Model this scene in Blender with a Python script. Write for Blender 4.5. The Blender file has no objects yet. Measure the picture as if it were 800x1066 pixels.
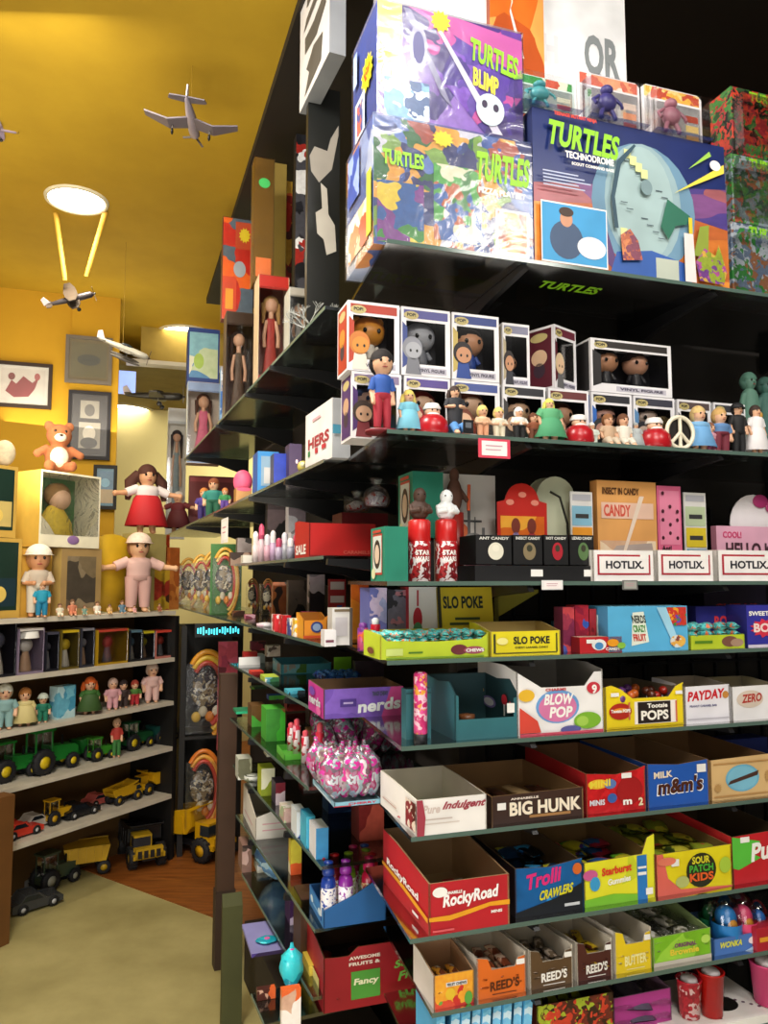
import bpy, math, random
from mathutils import Vector, Matrix
R=random.Random(7)
PI=math.pi
COL=bpy.context.scene.collection
# ------------------------------------------------------------------ camera
F=800.0; PITCH=math.atan(70/F); CH=1.55
CP,SP=math.cos(PITCH),math.sin(PITCH)
cam_d=bpy.data.cameras.new('camera'); cam=bpy.data.objects.new('camera',cam_d); COL.objects.link(cam)
cam.location=(0,0,CH); cam.rotation_euler=(PI/2+PITCH,0,0)
cam_d.sensor_fit='HORIZONTAL'; cam_d.sensor_width=36; cam_d.lens=F/800*36; cam_d.clip_start=.02
bpy.context.scene.camera=cam
def proj(p):
    x,y,z=p[0],p[1],p[2]-CH
    d=y*CP+z*SP; u=z*CP-y*SP
    return 400+F*x/d, 533-F*u/d
def ray(px,py):
    u=(px-400)/F; v=(533-py)/F
    return (u, CP-v*SP, SP+v*CP)
def hitZ(px,py,z):
    r=ray(px,py); t=(z-CH)/r[2]; return (r[0]*t,r[1]*t,z)
def atY(px,py,Y):
    r=ray(px,py); t=Y/r[1]; return (r[0]*t,Y,CH+r[2]*t)
class Frame:
    def __init__(s,o,ang,u0,u1): s.o=o; s.a=ang; s.c=math.cos(ang); s.s=math.sin(ang); s.u0=u0; s.u1=u1
    def P(s,u,v,z): return (s.o[0]+u*s.c-v*s.s, s.o[1]+u*s.s+v*s.c, z)
    def u(s,px,z,v):
        lo,hi=s.u0,s.u1
        for _ in range(40):
            m=(lo+hi)/2
            if proj(s.P(m,v,z))[0]<px: lo=m
            else: hi=m
        return (lo+hi)/2
def zat(p,py):
    lo,hi=-1.0,5.0
    for _ in range(40):
        m=(lo+hi)/2
        if proj((p[0],p[1],m))[1]>py: lo=m
        else: hi=m
    return (lo+hi)/2
C0=atY(403,450,1.6)
FA=Frame(C0,math.radians(90-71.9),-.6,2.6)
FB=Frame(C0,math.radians(-(90-21.9)),-6.0,.45)
FL=Frame((-1.725,3.45),math.atan2(.95,.545),-1.5,2.2)
def place(fr,pl,pr,yt,z=None,yb=None,v=.02,ang=None):
    zz=z if z is not None else CH
    for _ in range(4):
        ul=fr.u(pl,zz,v)
        if ang is None: ur=fr.u(pr,zz,v); w=ur-ul; mid=fr.P((ul+ur)/2,v,zz)
        else:
            p0=fr.P(ul,v,zz); lo,hi=0,2
            for _ in range(30):
                m=(lo+hi)/2
                if proj((p0[0]+m*math.cos(ang),p0[1]+m*math.sin(ang),zz))[0]<pr: lo=m
                else: hi=m
            w=lo; mid=(p0[0]+w/2*math.cos(ang),p0[1]+w/2*math.sin(ang),zz)
        if z is None: zz=zat(mid,yb)
    return (fr.P(ul,v,zz), fr.a if ang is None else ang, w, max(.01,zat(mid,yt)-zz))
AA=FA.a
def zA(py,px=600): return zat(FA.P(FA.u(px,CH,0),0,CH),py)
ZT,ZP,ZH,ZS,ZN,ZW,ZR,ZB=[zA(y) for y in (276,459,605,681,764,852,950,1025)]
ZQ=zat(FB.P(FB.u(320,CH,0),0,CH),580)
ZBB=ZB-.17
# ------------------------------------------------------------------ materials
def lin(c): return c/12.92 if c<=.04045 else ((c+.055)/1.055)**2.4
def rgb(h):
    h=h.lstrip('#'); return tuple(lin(int(h[i:i+2],16)/255) for i in (0,2,4))+(1,)
MC={}
def mat(h,rough=.5,metal=0,emit=0,kind='card'):
    k=(h,rough,metal,emit,kind)
    if k in MC: return MC[k]
    m=bpy.data.materials.new(kind+'_'+h.strip('#')); m.use_nodes=True; nt=m.node_tree; b=nt.nodes['Principled BSDF']
    c=rgb(h); b.inputs['Roughness'].default_value=rough; b.inputs['Metallic'].default_value=metal
    if kind in('card','fabric','foil','paint'):
        tc=nt.nodes.new('ShaderNodeTexCoord'); n=nt.nodes.new('ShaderNodeTexNoise'); n.inputs['Scale'].default_value={'card':9,'fabric':60,'foil':45,'paint':5}[kind]
        nt.links.new(tc.outputs['Object'],n.inputs['Vector'])
        mx=nt.nodes.new('ShaderNodeMixRGB'); mx.blend_type='MULTIPLY'; mx.inputs[0].default_value=.35
        mx.inputs[1].default_value=c; nt.links.new(n.outputs['Color'],mx.inputs[2])
        rr=nt.nodes.new('ShaderNodeValToRGB'); rr.color_ramp.elements[0].color=(.55,.55,.55,1); rr.color_ramp.elements[0].position=.3; rr.color_ramp.elements[1].position=.6
        nt.links.new(n.outputs['Fac'],rr.inputs[0]); nt.links.new(rr.outputs[0],mx.inputs[2]); nt.links.new(mx.outputs[0],b.inputs['Base Color'])
        if kind in('fabric','foil'):
            bp=nt.nodes.new('ShaderNodeBump'); bp.inputs['Strength'].default_value=.6 if kind=='foil' else .3; bp.inputs['Distance'].default_value=.004
            nt.links.new(n.outputs['Fac'],bp.inputs['Height']); nt.links.new(bp.outputs[0],b.inputs['Normal'])
    else: b.inputs['Base Color'].default_value=c
    if emit:
        b.inputs['Emission Color'].default_value=c; b.inputs['Emission Strength'].default_value=emit
    MC[k]=m; return m
def art(cols,scale=14,rough=.35,seed=0,stretch=(1,1,1)):
    k=('art',tuple(cols),scale,rough,seed,stretch)
    if k in MC: return MC[k]
    m=bpy.data.materials.new('printed_art'); m.use_nodes=True; nt=m.node_tree; b=nt.nodes['Principled BSDF']; b.inputs['Roughness'].default_value=rough
    N=nt.nodes.new; L=nt.links.new
    tc=N('ShaderNodeTexCoord'); mp=N('ShaderNodeMapping'); mp.inputs['Location'].default_value=(seed*3.1,seed*1.7,seed*.9); mp.inputs['Scale'].default_value=stretch
    L(tc.outputs['Object'],mp.inputs[0])
    n=N('ShaderNodeTexNoise'); n.inputs['Scale'].default_value=scale*.8; L(mp.outputs[0],n.inputs['Vector'])
    mx=N('ShaderNodeMixRGB'); mx.inputs[0].default_value=.12; L(mp.outputs[0],mx.inputs[1]); L(n.outputs['Color'],mx.inputs[2])
    vo=N('ShaderNodeTexVoronoi'); vo.inputs['Scale'].default_value=scale; L(mx.outputs[0],vo.inputs['Vector'])
    sp=N('ShaderNodeSeparateColor'); L(vo.outputs['Color'],sp.inputs[0])
    cr=N('ShaderNodeValToRGB'); cr.color_ramp.interpolation='CONSTANT'; e=cr.color_ramp.elements
    e[0].color=rgb(cols[0]); e[0].position=0; e[1].color=rgb(cols[1]); e[1].position=1/len(cols)
    for i in range(2,len(cols)): x=e.new(i/len(cols)); x.color=rgb(cols[i])
    L(sp.outputs[0],cr.inputs[0])
    n2=N('ShaderNodeTexNoise'); n2.inputs['Scale'].default_value=scale*3; L(mp.outputs[0],n2.inputs['Vector'])
    m2=N('ShaderNodeMixRGB'); m2.blend_type='OVERLAY'; m2.inputs[0].default_value=.35; L(cr.outputs[0],m2.inputs[1]); L(n2.outputs['Fac'],m2.inputs[2])
    L(m2.outputs[0],b.inputs['Base Color']); MC[k]=m; return m
def clear(tint='#ffffff',gl=.12,bump=0,name='clear_plastic',rough=.08,scale=30):
    k=('clear',tint,gl,bump,rough,scale)
    if k in MC: return MC[k]
    m=bpy.data.materials.new(name); m.use_nodes=True; nt=m.node_tree; nt.nodes.clear(); N=nt.nodes.new; L=nt.links.new
    o=N('ShaderNodeOutputMaterial'); t=N('ShaderNodeBsdfTransparent'); t.inputs[0].default_value=rgb(tint)
    g=N('ShaderNodeBsdfGlossy'); g.inputs['Roughness'].default_value=rough
    lw=N('ShaderNodeLayerWeight'); lw.inputs[0].default_value=.35
    ma=N('ShaderNodeMath'); ma.operation='MULTIPLY_ADD'; ma.inputs[1].default_value=.6; ma.inputs[2].default_value=gl; L(lw.outputs['Fresnel'],ma.inputs[0])
    mx=N('ShaderNodeMixShader'); L(ma.outputs[0],mx.inputs[0]); L(t.outputs[0],mx.inputs[1]); L(g.outputs[0],mx.inputs[2]); L(mx.outputs[0],o.inputs[0])
    if bump:
        tc=N('ShaderNodeTexCoord'); n=N('ShaderNodeTexNoise'); n.inputs['Scale'].default_value=scale; n.inputs['Distortion'].default_value=2.5; L(tc.outputs['Object'],n.inputs['Vector'])
        b=N('ShaderNodeBump'); b.inputs['Strength'].default_value=bump; b.inputs['Distance'].default_value=.01; L(n.outputs['Fac'],b.inputs['Height']); L(b.outputs[0],g.inputs['Normal']); L(b.outputs[0],lw.inputs['Normal'])
    MC[k]=m; return m
CLEAR=clear(gl=.05); WRAP=clear(gl=.05,bump=.3,name='shrink_wrap',rough=.22,scale=9)
GLASS=clear('#a9b5b0',gl=.2,name='shelf_glass',rough=.12)
BAGCLR=clear(gl=.12,bump=1.0,name='bag_film',rough=.12,scale=50)
EDGE=mat('#53685f',.15,0,0,'glass_edge')
BLK=mat('#141416',.35,0,0,'black_metal'); DK=mat('#15120f',.6)
WHT=mat('#f2f0ea',.5); BRN=mat('#8a6a48',.8); DBRN=mat('#4b3626',.8); GRYC=mat('#8b877e',.8)
# ------------------------------------------------------------------ mesh builder
TXT={}
def txtmesh(s):
    if s in TXT: return TXT[s]
    c=bpy.data.curves.new('t','FONT'); c.body=s; c.offset=.038; c.resolution_u=3; c.space_character=1.02
    o=bpy.data.objects.new('t',c); COL.objects.link(o); bpy.context.view_layer.update()
    me=bpy.data.meshes.new_from_object(o)
    vs=[tuple(v.co) for v in me.vertices]; fs=[tuple(p.vertices) for p in me.polygons]
    bpy.data.objects.remove(o); bpy.data.curves.remove(c); bpy.data.meshes.remove(me)
    x0=min(v[0] for v in vs);x1=max(v[0] for v in vs);y0=min(v[1] for v in vs);y1=max(v[1] for v in vs)
    vs=[((v[0]-x0)/(x1-x0),(v[1]-y0)/(y1-y0)) for v in vs]
    TXT[s]=(vs,fs); return TXT[s]
class MB:
    def __init__(s): s.v=[];s.f=[];s.mi=[];s.sm=[];s.ms=[]
    def add(s,vs,fs,m,sm=False,M=None):
        n=len(s.v)
        if M is not None: vs=[tuple(M@Vector(v)) for v in vs]
        s.v+=[tuple(v) for v in vs]
        if m not in s.ms: s.ms.append(m)
        i=s.ms.index(m)
        for f in fs: s.f.append(tuple(n+k for k in f)); s.mi.append(i); s.sm.append(sm)
        return s
    def box(s,x0,y0,z0,x1,y1,z1,m,front=None,left=None,right=None,top=None,M=None,bev=0):
        vs=[(x0,y0,z0),(x1,y0,z0),(x1,y1,z0),(x0,y1,z0),(x0,y0,z1),(x1,y0,z1),(x1,y1,z1),(x0,y1,z1)]
        s.add(vs,[(0,1,5,4)],front or m,M=M); s.add(vs,[(3,0,4,7)],left or m,M=M); s.add(vs,[(1,2,6,5)],right or left or m,M=M)
        s.add(vs,[(4,5,6,7)],top or m,M=M); s.add(vs,[(2,3,7,6),(0,3,2,1)],m,M=M); return s
    def prism(s,pts,y0,y1,m,ax='y',M=None,front=None):
        # polygon in (x,z) extruded along y ; ax='x': polygon in (y,z) extruded along x ; ax='z': polygon (x,y)
        pts=[q[:2] for q in pts]; n=len(pts)
        f3={'y':lambda a,b,t:(a,t,b),'x':lambda a,b,t:(t,a,b),'z':lambda a,b,t:(a,b,t)}[ax]
        vs=[f3(a,b,y0) for a,b in pts]+[f3(a,b,y1) for a,b in pts]
        s.add(vs,[tuple(range(n))],front or m,M=M); s.add(vs,[tuple(range(2*n-1,n-1,-1))]+[(i,(i+1)%n,n+(i+1)%n,n+i) for i in range(n)],m,M=M); return s
    def ell(s,c,r,m,nu=16,nv=10,M=None,v0=0,v1=1):
        vs=[];fs=[]
        for j in range(nv+1):
            t=PI*(v0+(v1-v0)*j/nv)
            for i in range(nu):
                a=2*PI*i/nu; vs.append((c[0]+r[0]*math.sin(t)*math.cos(a),c[1]+r[1]*math.sin(t)*math.sin(a),c[2]+r[2]*math.cos(t)))
        for j in range(nv):
            for i in range(nu): fs.append((j*nu+i,(j+1)*nu+i,(j+1)*nu+(i+1)%nu,j*nu+(i+1)%nu))
        return s.add(vs,fs,m,True,M)
    def tube(s,pts,rs,m,n=10,M=None,cap=True):
        pts=[Vector(p) for p in pts]
        if not isinstance(rs,(list,tuple)): rs=[rs]*len(pts)
        vs=[];fs=[]
        t0=(pts[1]-pts[0]).normalized(); a=t0.orthogonal().normalized()
        for k,p in enumerate(pts):
            t=(pts[min(k+1,len(pts)-1)]-pts[max(k-1,0)]).normalized()
            a=(a-t*a.dot(t)).normalized(); b=t.cross(a)
            for i in range(n):
                q=2*PI*i/n; vs.append(tuple(p+(a*math.cos(q)+b*math.sin(q))*rs[k]))
        for k in range(len(pts)-1):
            for i in range(n): fs.append((k*n+i,k*n+(i+1)%n,(k+1)*n+(i+1)%n,(k+1)*n+i))
        s.add(vs,fs,m,True,M)
        if cap: s.add(vs,[tuple(range(n-1,-1,-1)),tuple((len(pts)-1)*n+i for i in range(n))],m,False,M)
        return s
    def lathe(s,prof,m,c=(0,0,0),n=20,M=None,sc=(1,1)):
        vs=[];fs=[]
        for r,z in prof:
            for i in range(n): a=2*PI*i/n; vs.append((c[0]+r*math.cos(a)*sc[0],c[1]+r*math.sin(a)*sc[1],c[2]+z))
        for k in range(len(prof)-1):
            for i in range(n): fs.append((k*n+i,k*n+(i+1)%n,(k+1)*n+(i+1)%n,(k+1)*n+i))
        return s.add(vs,fs,m,True,M)
    def build(s,name,parent=None,loc=(0,0,0),ang=0,bev=0,remesh=0,rot=None):
        me=bpy.data.meshes.new(name); me.from_pydata(s.v,[],s.f)
        for m in s.ms: me.materials.append(m)
        me.polygons.foreach_set('material_index',s.mi); me.polygons.foreach_set('use_smooth',s.sm); me.update()
        o=bpy.data.objects.new(name,me); COL.objects.link(o); o.location=loc; o.rotation_euler=rot or (0,0,ang)
        if parent: o.parent=parent
        if bev:
            b=o.modifiers.new('b','BEVEL'); b.width=bev; b.segments=2; b.limit_method='ANGLE'
        if remesh:
            r=o.modifiers.new('r','REMESH'); r.mode='VOXEL'; r.voxel_size=remesh; r.use_smooth_shade=True
            q=o.modifiers.new('s','SMOOTH'); q.iterations=3
        return o
def tag(o,label,cat,group=None,kind=None):
    if label: o['label']=label
    if cat: o['category']=cat
    if group: o['group']=group
    if kind: o['kind']=kind
    return o
def empty(name,loc,ang=0,rot=None):
    o=bpy.data.objects.new(name,None); COL.objects.link(o); o.location=loc; o.rotation_euler=rot or (0,0,ang); o.empty_display_size=.02; return o
def dup(o,loc,rot=None,label=None,parent=None):
    c=o.copy(); COL.objects.link(c)
    if parent: c.parent=parent
    if loc is not None: c.location=loc
    if rot is not None: c.rotation_euler=rot
    if label: c['label']=label
    for ch in list(o.children): dup(ch,None,None,None,c)
    return c
# faces of a w*d*h box as 2-D drawing surfaces
def fmap(face,w,d,h,e=.0012):
    return {'F':lambda u,v:(u*w,-e,v*h),'L':lambda u,v:(-e,(1-u)*d,v*h),'R':lambda u,v:(w+e,u*d,v*h),
            'T':lambda u,v:(u*w,v*d,h+e),'K':lambda u,v:(u*w,(1-v)*d,-e)}[face]
def decal(mb,g,spec,e=.0006):
    # spec: ('r',x0,z0,x1,z1,m) ('e',cx,cz,rx,rz,m) ('p',[(u,v)..],m) ('s',cx,cz,r,rz,m)
    k=spec[0]
    if k=='r': x0,z0,x1,z1,m=spec[1:]; pts=[(x0,z0),(x1,z0),(x1,z1),(x0,z1)]
    elif k=='e': cx,cz,rx,rz,m=spec[1:]; pts=[(cx+rx*math.cos(2*PI*i/24),cz+rz*math.sin(2*PI*i/24)) for i in range(24)]
    elif k=='s': cx,cz,rx,rz,m=spec[1:]; pts=[(cx+rx*(1 if i%2 else .72)*math.cos(2*PI*i/24),cz+rz*(1 if i%2 else .72)*math.sin(2*PI*i/24)) for i in range(24)]
    else: pts,m=spec[1:]
    if isinstance(m,str): m=mat(m)
    mb.add([g(u,v) for u,v in pts],[tuple(range(len(pts)))],m)
def text(mb,g,s,x0,z0,x1,z1,m,shear=0,rise=0):
    if isinstance(m,str): m=mat(m,.4,0,0,'ink')
    vs,fs=txtmesh(s)
    if isinstance(mb,LT): mb.l.append(MB()); mb=mb.l[-1]
    q=[]
    for a,b in vs: q.append(g(x0+(x1-x0)*a+shear*b*(x1-x0), z0+(z1-z0)*b+rise*a))
    mb.add(q,fs,m)
class LT:
    def __init__(s): s.l=[]
    @property
    def v(s): return s.l
    def build(s,name,parent=None):
        for m in s.l: m.build(name,parent)
def draw(mb,ltr,w,d,h,decals=(),layer0=1):
    """decals: list of (face, spec) ; ('t',text,x0,z0,x1,z1,m[,shear,rise]) goes to lettering mesh"""
    k=0
    for it in decals:
        face=it[0]; sp=it[1:]; k+=1
        g=fmap(face,w,d,h,.0008+.0003*k)
        if sp[0]=='t': text(ltr,g,*sp[1:])
        else: decal(mb,g,sp)
def carton(pl,d,label,front,side=None,top=None,decals=(),name='candy_carton',cat='box',group=None,wrap=False,tilt=0,bev=.0015):
    loc,ang,w,h=pl
    front=mat(front) if isinstance(front,str) else front
    side=(mat(side) if isinstance(side,str) else side) or front; top=(mat(top) if isinstance(top,str) else top) or side
    mb=MB(); mb.box(0,0,0,w,d,h,side,front=front,left=side,top=top)
    lt=LT(); draw(mb,lt,w,d,h,decals)
    o=mb.build(name,None,loc,rot=(tilt,0,ang)); tag(o,label,cat,group)
    if lt.v: lt.build('lettering',o)
    if wrap:
        e=.003; wb=MB(); wb.box(-e,-e,-e,w+e,d+e,h+e,WRAP); wb.build('plastic_wrap',o)
    return o
def tray(pl,d,label,front,side=None,inner=None,hb=None,decals=(),name='candy_tray',notch=None,prof=None,group=None,cat='box',back=True,t=.003):
    """open display carton; h in pl is the front lip height, hb the back height"""
    loc,ang,w,h=pl; hb=hb or h*1.5
    front=mat(front) if isinstance(front,str) else front
    side=(mat(side) if isinstance(side,str) else side) or front; inner=(mat(inner) if isinstance(inner,str) else inner) or BRN
    mb=MB(); 
    mb.box(t,t,0,w-t,d-t,t,inner)
    fp=[(0,0),(w,0)]+([(x*w,z*h) for x,z in notch] if notch else [(w,h),(0,h)])
    mb.prism(fp,0,t,inner,front=front)
    sp=[(0,0),(d,0)]+([(y*d,z*hb) for y,z in prof] if prof else [(d,hb),(d*.72,hb),(0,h)])
    if notch: sp[-1]=(0,notch[-1][1]*h)
    mb.prism(sp,0,t,inner,'x',front=side); mb.prism(sp,w,w-t,inner,'x',front=side)
    if back: mb.box(t,d-t,0,w-t,d,hb,inner,)
    lt=LT(); draw(mb,lt,w,d,h,decals)
    o=mb.build(name,None,loc,ang=ang); tag(o,label,cat,group)
    if lt.v: lt.build('lettering',o)
    return o
def loc_in(pl,x,y,z):
    loc,ang=pl[0],pl[1]; c,s=math.cos(ang),math.sin(ang)
    return (loc[0]+x*c-y*s,loc[1]+x*s+y*c,loc[2]+z)
BARM={}
def barmesh(L,W,H,m):
    mb=MB(); vs=[];fs=[];nx,n=12,10
    for i in range(nx+1):
        t=i/nx; k=max(0,math.sin(PI*min(1,max(0,(t-.06)/.88))))**.35; 
        for j in range(n):
            a=2*PI*j/n; ww=W/2*(.9+.1*k) ; hh=max(.0012,H/2*k)
            vs.append(((t-.5)*L, ww*math.cos(a)*(1 if abs(math.cos(a))>.3 else 1), hh*math.sin(a)+H/2+(.001*(-1)**i if k<.2 else 0)))
    for i in range(nx):
        for j in range(n): fs.append((i*n+j,i*n+(j+1)%n,(i+1)*n+(j+1)%n,(i+1)*n+j))
    mb.add(vs,fs,m,True); return mb
def fill_bars(pl,d,n,size,m,label,group,base=.004,ang=PI/2,name='candy_bar',rows=1,cat='candy',jit=.25,layers=1):
    """candy lying in a tray: columns across the width, `rows` deep, `layers` high"""
    loc,a0,w,h=pl; L,W,H=size; ms=m if isinstance(m,list) else [m]
    protos=[None]*len(ms); k=0
    cols=max(1,n)
    for l in range(layers):
        for r in range(rows):
            for c in range(cols):
                x=(c+.5)*w/cols; y=d*(r+.5)/rows; q=k%len(ms); k+=1
                P=loc_in(pl,x,y,base+l*H*.9+R.uniform(0,.002)); rot=(R.uniform(-.05,.05),R.uniform(-.1,.1),a0+ang+R.uniform(-jit,jit))
                if protos[q] is None:
                    o=barmesh(L,W,H,ms[q]).build(name,None,P,rot=rot); tag(o,label,cat,group); protos[q]=o
                else: dup(protos[q],P,rot)
# ------------------------------------------------------------------ figures
SKIN=mat('#e2b08c',.5,0,0,'skin')
def figure(loc,H,label,skin='#e2b08c',hair='#3a2415',top='#3060a8',bottom='#26282e',ang=AA,pose='stand',hairlen=.1,hat=None,dress=None,bighead=1.0,
           name='figurine',cat='figurine',group=None,arms='down',base=None,fab='paint',wide=1.0,shoe=None,extra=None):
    """toy person, height H, front toward local -y"""
    o=empty(name,loc,ang); tag(o,label,cat,group)
    S=mat(skin,.5,0,0,'paint'); hr=.105*H*bighead; hz=H-hr*1.15
    neck=hz-hr*.9; hip=.44*H if pose=='stand' else .16*H
    if pose=='sit': pass
    b=MB(); w=wide
    b.ell((0,0,hz),(hr*.9,hr*.92,hr*1.12),S); b.tube([(0,0,neck-.03*H),(0,0,hz-hr*.4)],.035*H*w,S)
    b.lathe([(.001,hip-.03*H),(.085*H*w,hip),(.08*H*w,hip+.1*H),(.1*H*w,neck-.09*H),(.085*H*w,neck-.04*H),(.02*H,neck)],S,sc=(1,.68),n=14)
    for sx in(-1,1):
        sh=(sx*.1*H*w,0,neck-.07*H)
        if arms=='down': el=(sx*.135*H*w,.01*H,neck-.22*H); hd=(sx*.13*H*w,-.05*H,neck-.36*H)
        elif arms=='out': el=(sx*.2*H*w,-.02*H,neck-.13*H); hd=(sx*.31*H*w,-.07*H,neck-.15*H)
        else: el=(sx*.14*H*w,-.03*H,neck-.2*H); hd=(sx*.05*H*w,-.13*H,neck-.2*H)
        b.tube([sh,el,hd],[.035*H*w,.03*H*w,.022*H*w],S,8); b.ell(hd,(.028*H*w,.028*H*w,.032*H*w),S,8,6)
        if pose=='stand': b.tube([(sx*.05*H*w,0,hip+.02*H),(sx*.055*H*w,-.005*H,hip*.5),(sx*.058*H*w,0,.03*H)],[.055*H*w,.042*H*w,.03*H*w],S,8); b.ell((sx*.06*H*w,-.03*H,.022*H),(.035*H*w,.06*H,.022*H),S,8,6)
        else: b.tube([(sx*.05*H*w,0,hip),(sx*.07*H*w,-.2*H,hip+.03*H),(sx*.07*H*w,-.34*H,.035*H)],[.06*H*w,.05*H*w,.035*H*w],S,8); b.ell((sx*.07*H*w,-.38*H,.035*H),(.035*H*w,.05*H,.035*H),S,8,6)
    b.build('body',o,remesh=H/48)
    c=MB(); T=mat(top,.7,0,0,fab); Bm=mat(bottom,.7,0,0,fab)
    if dress:
        D=mat(dress,.7,0,0,fab); k=.05*H if pose=='stand' else .02*H
        c.lathe([(.2*H*w,k+.06*H),(.205*H*w,k+.065*H),(.13*H*w,hip+.06*H),(.1*H*w,hip+.12*H)],D,sc=(1,.75))
        if top=='#3060a8': T=D
        c.lathe([(.103*H*w,hip+.1*H),(.12*H*w,neck-.09*H),(.102*H*w,neck-.03*H),(.03*H,neck+.005*H)],T,sc=(1,.76))
    else:
        c.lathe([(.1*H*w,hip-.01*H),(.1*H*w,hip+.1*H),(.118*H*w,neck-.09*H),(.1*H*w,neck-.03*H),(.03*H,neck+.005*H)],T,sc=(1,.75))
    for sx in(-1,1):
        sh=Vector((sx*.09*H*w,0,neck-.06*H)); el=Vector((sx*(.135 if arms!='out' else .2)*H*w,(.01 if arms=='down' else -.02)*H,neck-(.2 if arms!='out' else .13)*H))
        c.tube([sh,el],[.045*H*w,.042*H*w],T,10)
    c.build('dress' if dress else 'shirt',o)
    if not dress:
        p=MB(); p.lathe([(.05*H*w,hip-.05*H),(.098*H*w,hip-.03*H),(.1*H*w,hip+.03*H)],Bm,sc=(1,.78))
        for sx in(-1,1):
            if pose=='stand': p.tube([(sx*.05*H*w,0,hip+.01*H),(sx*.055*H*w,-.005*H,hip*.5),(sx*.058*H*w,0,.07*H)],[.065*H*w,.052*H*w,.045*H*w],Bm,10)
            else: p.tube([(sx*.05*H*w,0,hip),(sx*.07*H*w,-.2*H,hip+.03*H),(sx*.07*H*w,-.31*H,.07*H)],[.07*H*w,.06*H*w,.045*H*w],Bm,10)
        p.build('trousers',o)
    if shoe:
        p=MB()
        for sx in(-1,1): p.ell((sx*.06*H*w,-.03*H if pose=='stand' else -.38*H,.028*H),(.042*H*w,.068*H,.03*H),mat(shoe,.4),10,6); p.build('shoe',o) ; p=MB()
    h=MB(); hm=mat(hair,.8,0,0,'fabric')
    h.ell((0,hr*.12,hz+hr*.12),(hr*1.02,hr*1.0,hr*1.14),hm,16,8,v0=0,v1=.5)
    h.ell((0,hr*.3,hz),(hr*1.03,hr*.85,hr*1.12),hm,16,10)
    if hairlen>.15:
        for sx in(-1,0,1): h.tube([(sx*hr*.8,hr*.35,hz+hr*.3),(sx*hr*(1.1+(hairlen>.32)*.5),hr*.45,hz-hr*.7),(sx*hr*(1.15+(hairlen>.32)*.7),hr*.4,hz-hairlen*H)],[hr*.45,hr*(.42+.2*(hairlen>.32)),hr*.25],hm,8)
    h.build('hair',o)
    e=MB(); em=mat('#17120f',.2,0,0,'ink')
    for sx in(-1,1): e.ell((sx*hr*.36,-hr*.84,hz+hr*.05),(hr*.12,hr*.08,hr*.15),em,8,6)
    e.ell((0,-hr*.93,hz-hr*.2),(hr*.1,hr*.12,hr*.12),S,8,6); e.ell((0,-hr*.84,hz-hr*.5),(hr*.24,hr*.06,hr*.06),mat('#a0403a'),8,6)
    e.build('face_features',o)
    if hat:
        p=MB(); hm=mat(hat,.7,0,0,'fabric'); p.ell((0,hr*.05,hz+hr*.35),(hr*1.12,hr*1.15,hr*.98),hm,16,8,v0=0,v1=.5)
        p.lathe([(hr*1.12,.0),(hr*1.3,-.004),(hr*1.1,-.012*H)],hm,c=(0,-hr*.1,hz+hr*.38)); p.build('hat',o)
    if base:
        p=MB(); p.lathe([(.001,0),(.2*H,0),(.2*H,.03*H),(.001,.035*H)],mat(base)); p.build('base',o)
    return o
def pfig(fr,px,yt,z,v=.06,**k):
    """location + height for a figure whose axis is at px"""
    u=fr.u(px,z,v); p=fr.P(u,v,z); return p,zat(p,yt)-z
def plush(loc,H,label,body='#b0855a',belly='#e8d8c0',ang=0,name='plush_animal',ears=True,rot=None,cat='soft toy',group=None):
    o=empty(name,loc,ang,rot); tag(o,label,cat,group); m=mat(body,.9,0,0,'fabric'); m2=mat(belly,.9,0,0,'fabric')
    b=MB(); b.ell((0,0,.3*H),(.24*H,.2*H,.28*H),m); b.ell((0,-.03*H,.72*H),(.23*H,.21*H,.22*H),m)
    for sx in(-1,1):
        b.tube([(sx*.18*H,-.02*H,.48*H),(sx*.36*H,-.1*H,.36*H)],[.08*H,.07*H],m,10); b.ell((sx*.37*H,-.1*H,.35*H),(.08*H,.08*H,.08*H),m)
        b.tube([(sx*.12*H,-.05*H,.12*H),(sx*.2*H,-.32*H,.1*H)],[.1*H,.08*H],m,10); b.ell((sx*.2*H,-.33*H,.11*H),(.09*H,.08*H,.1*H),m)
        if ears: b.ell((sx*.18*H,.0,.9*H),(.09*H,.05*H,.1*H),m,10,8)
    b.build('body',o,remesh=H/40)
    p=MB(); p.ell((0,-.12*H,.3*H),(.17*H,.1*H,.2*H),m2); p.build('belly_patch',o)
    p=MB(); p.ell((0,-.2*H,.66*H),(.11*H,.09*H,.08*H),m2,12,8); p.ell((0,-.28*H,.69*H),(.035*H,.03*H,.025*H),mat('#2a1a12'),8,6)
    for sx in(-1,1): p.ell((sx*.09*H,-.2*H,.78*H),(.028*H,.025*H,.03*H),mat('#120c0a',.2),8,6)
    p.build('muzzle',o); return o
def wheel(parent,x,y,r,w,tyre='#15151a',hub='#d8b21c'):
    mb=MB(); M=Matrix.Translation((x,y,r))@Matrix.Rotation(PI/2,4,'X')
    mb.lathe([(r*.5,-w/2),(r*.9,-w/2),(r,-w*.3),(r,w*.3),(r*.9,w/2),(r*.5,w/2)],mat(tyre,.7),M=M,n=20)
    for i in range(14):
        a=2*PI*i/14; mb.box(-w*.5,-.0,-.0,w*.5,r*.06,r*.08,mat(tyre,.7),M=Matrix.Translation((x,y,r))@Matrix.Rotation(a,4,'Y')@Matrix.Translation((0,0,r*.97))@Matrix.Rotation(PI/2,4,'Z'))
    o=mb.build('wheel',parent)
    hb=MB(); hb.lathe([(.001,-w*.45),(r*.5,-w*.4),(r*.5,w*.4),(.001,w*.45)],mat(hub,.4),M=M,n=14); hb.build('hub',o); return o
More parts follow.
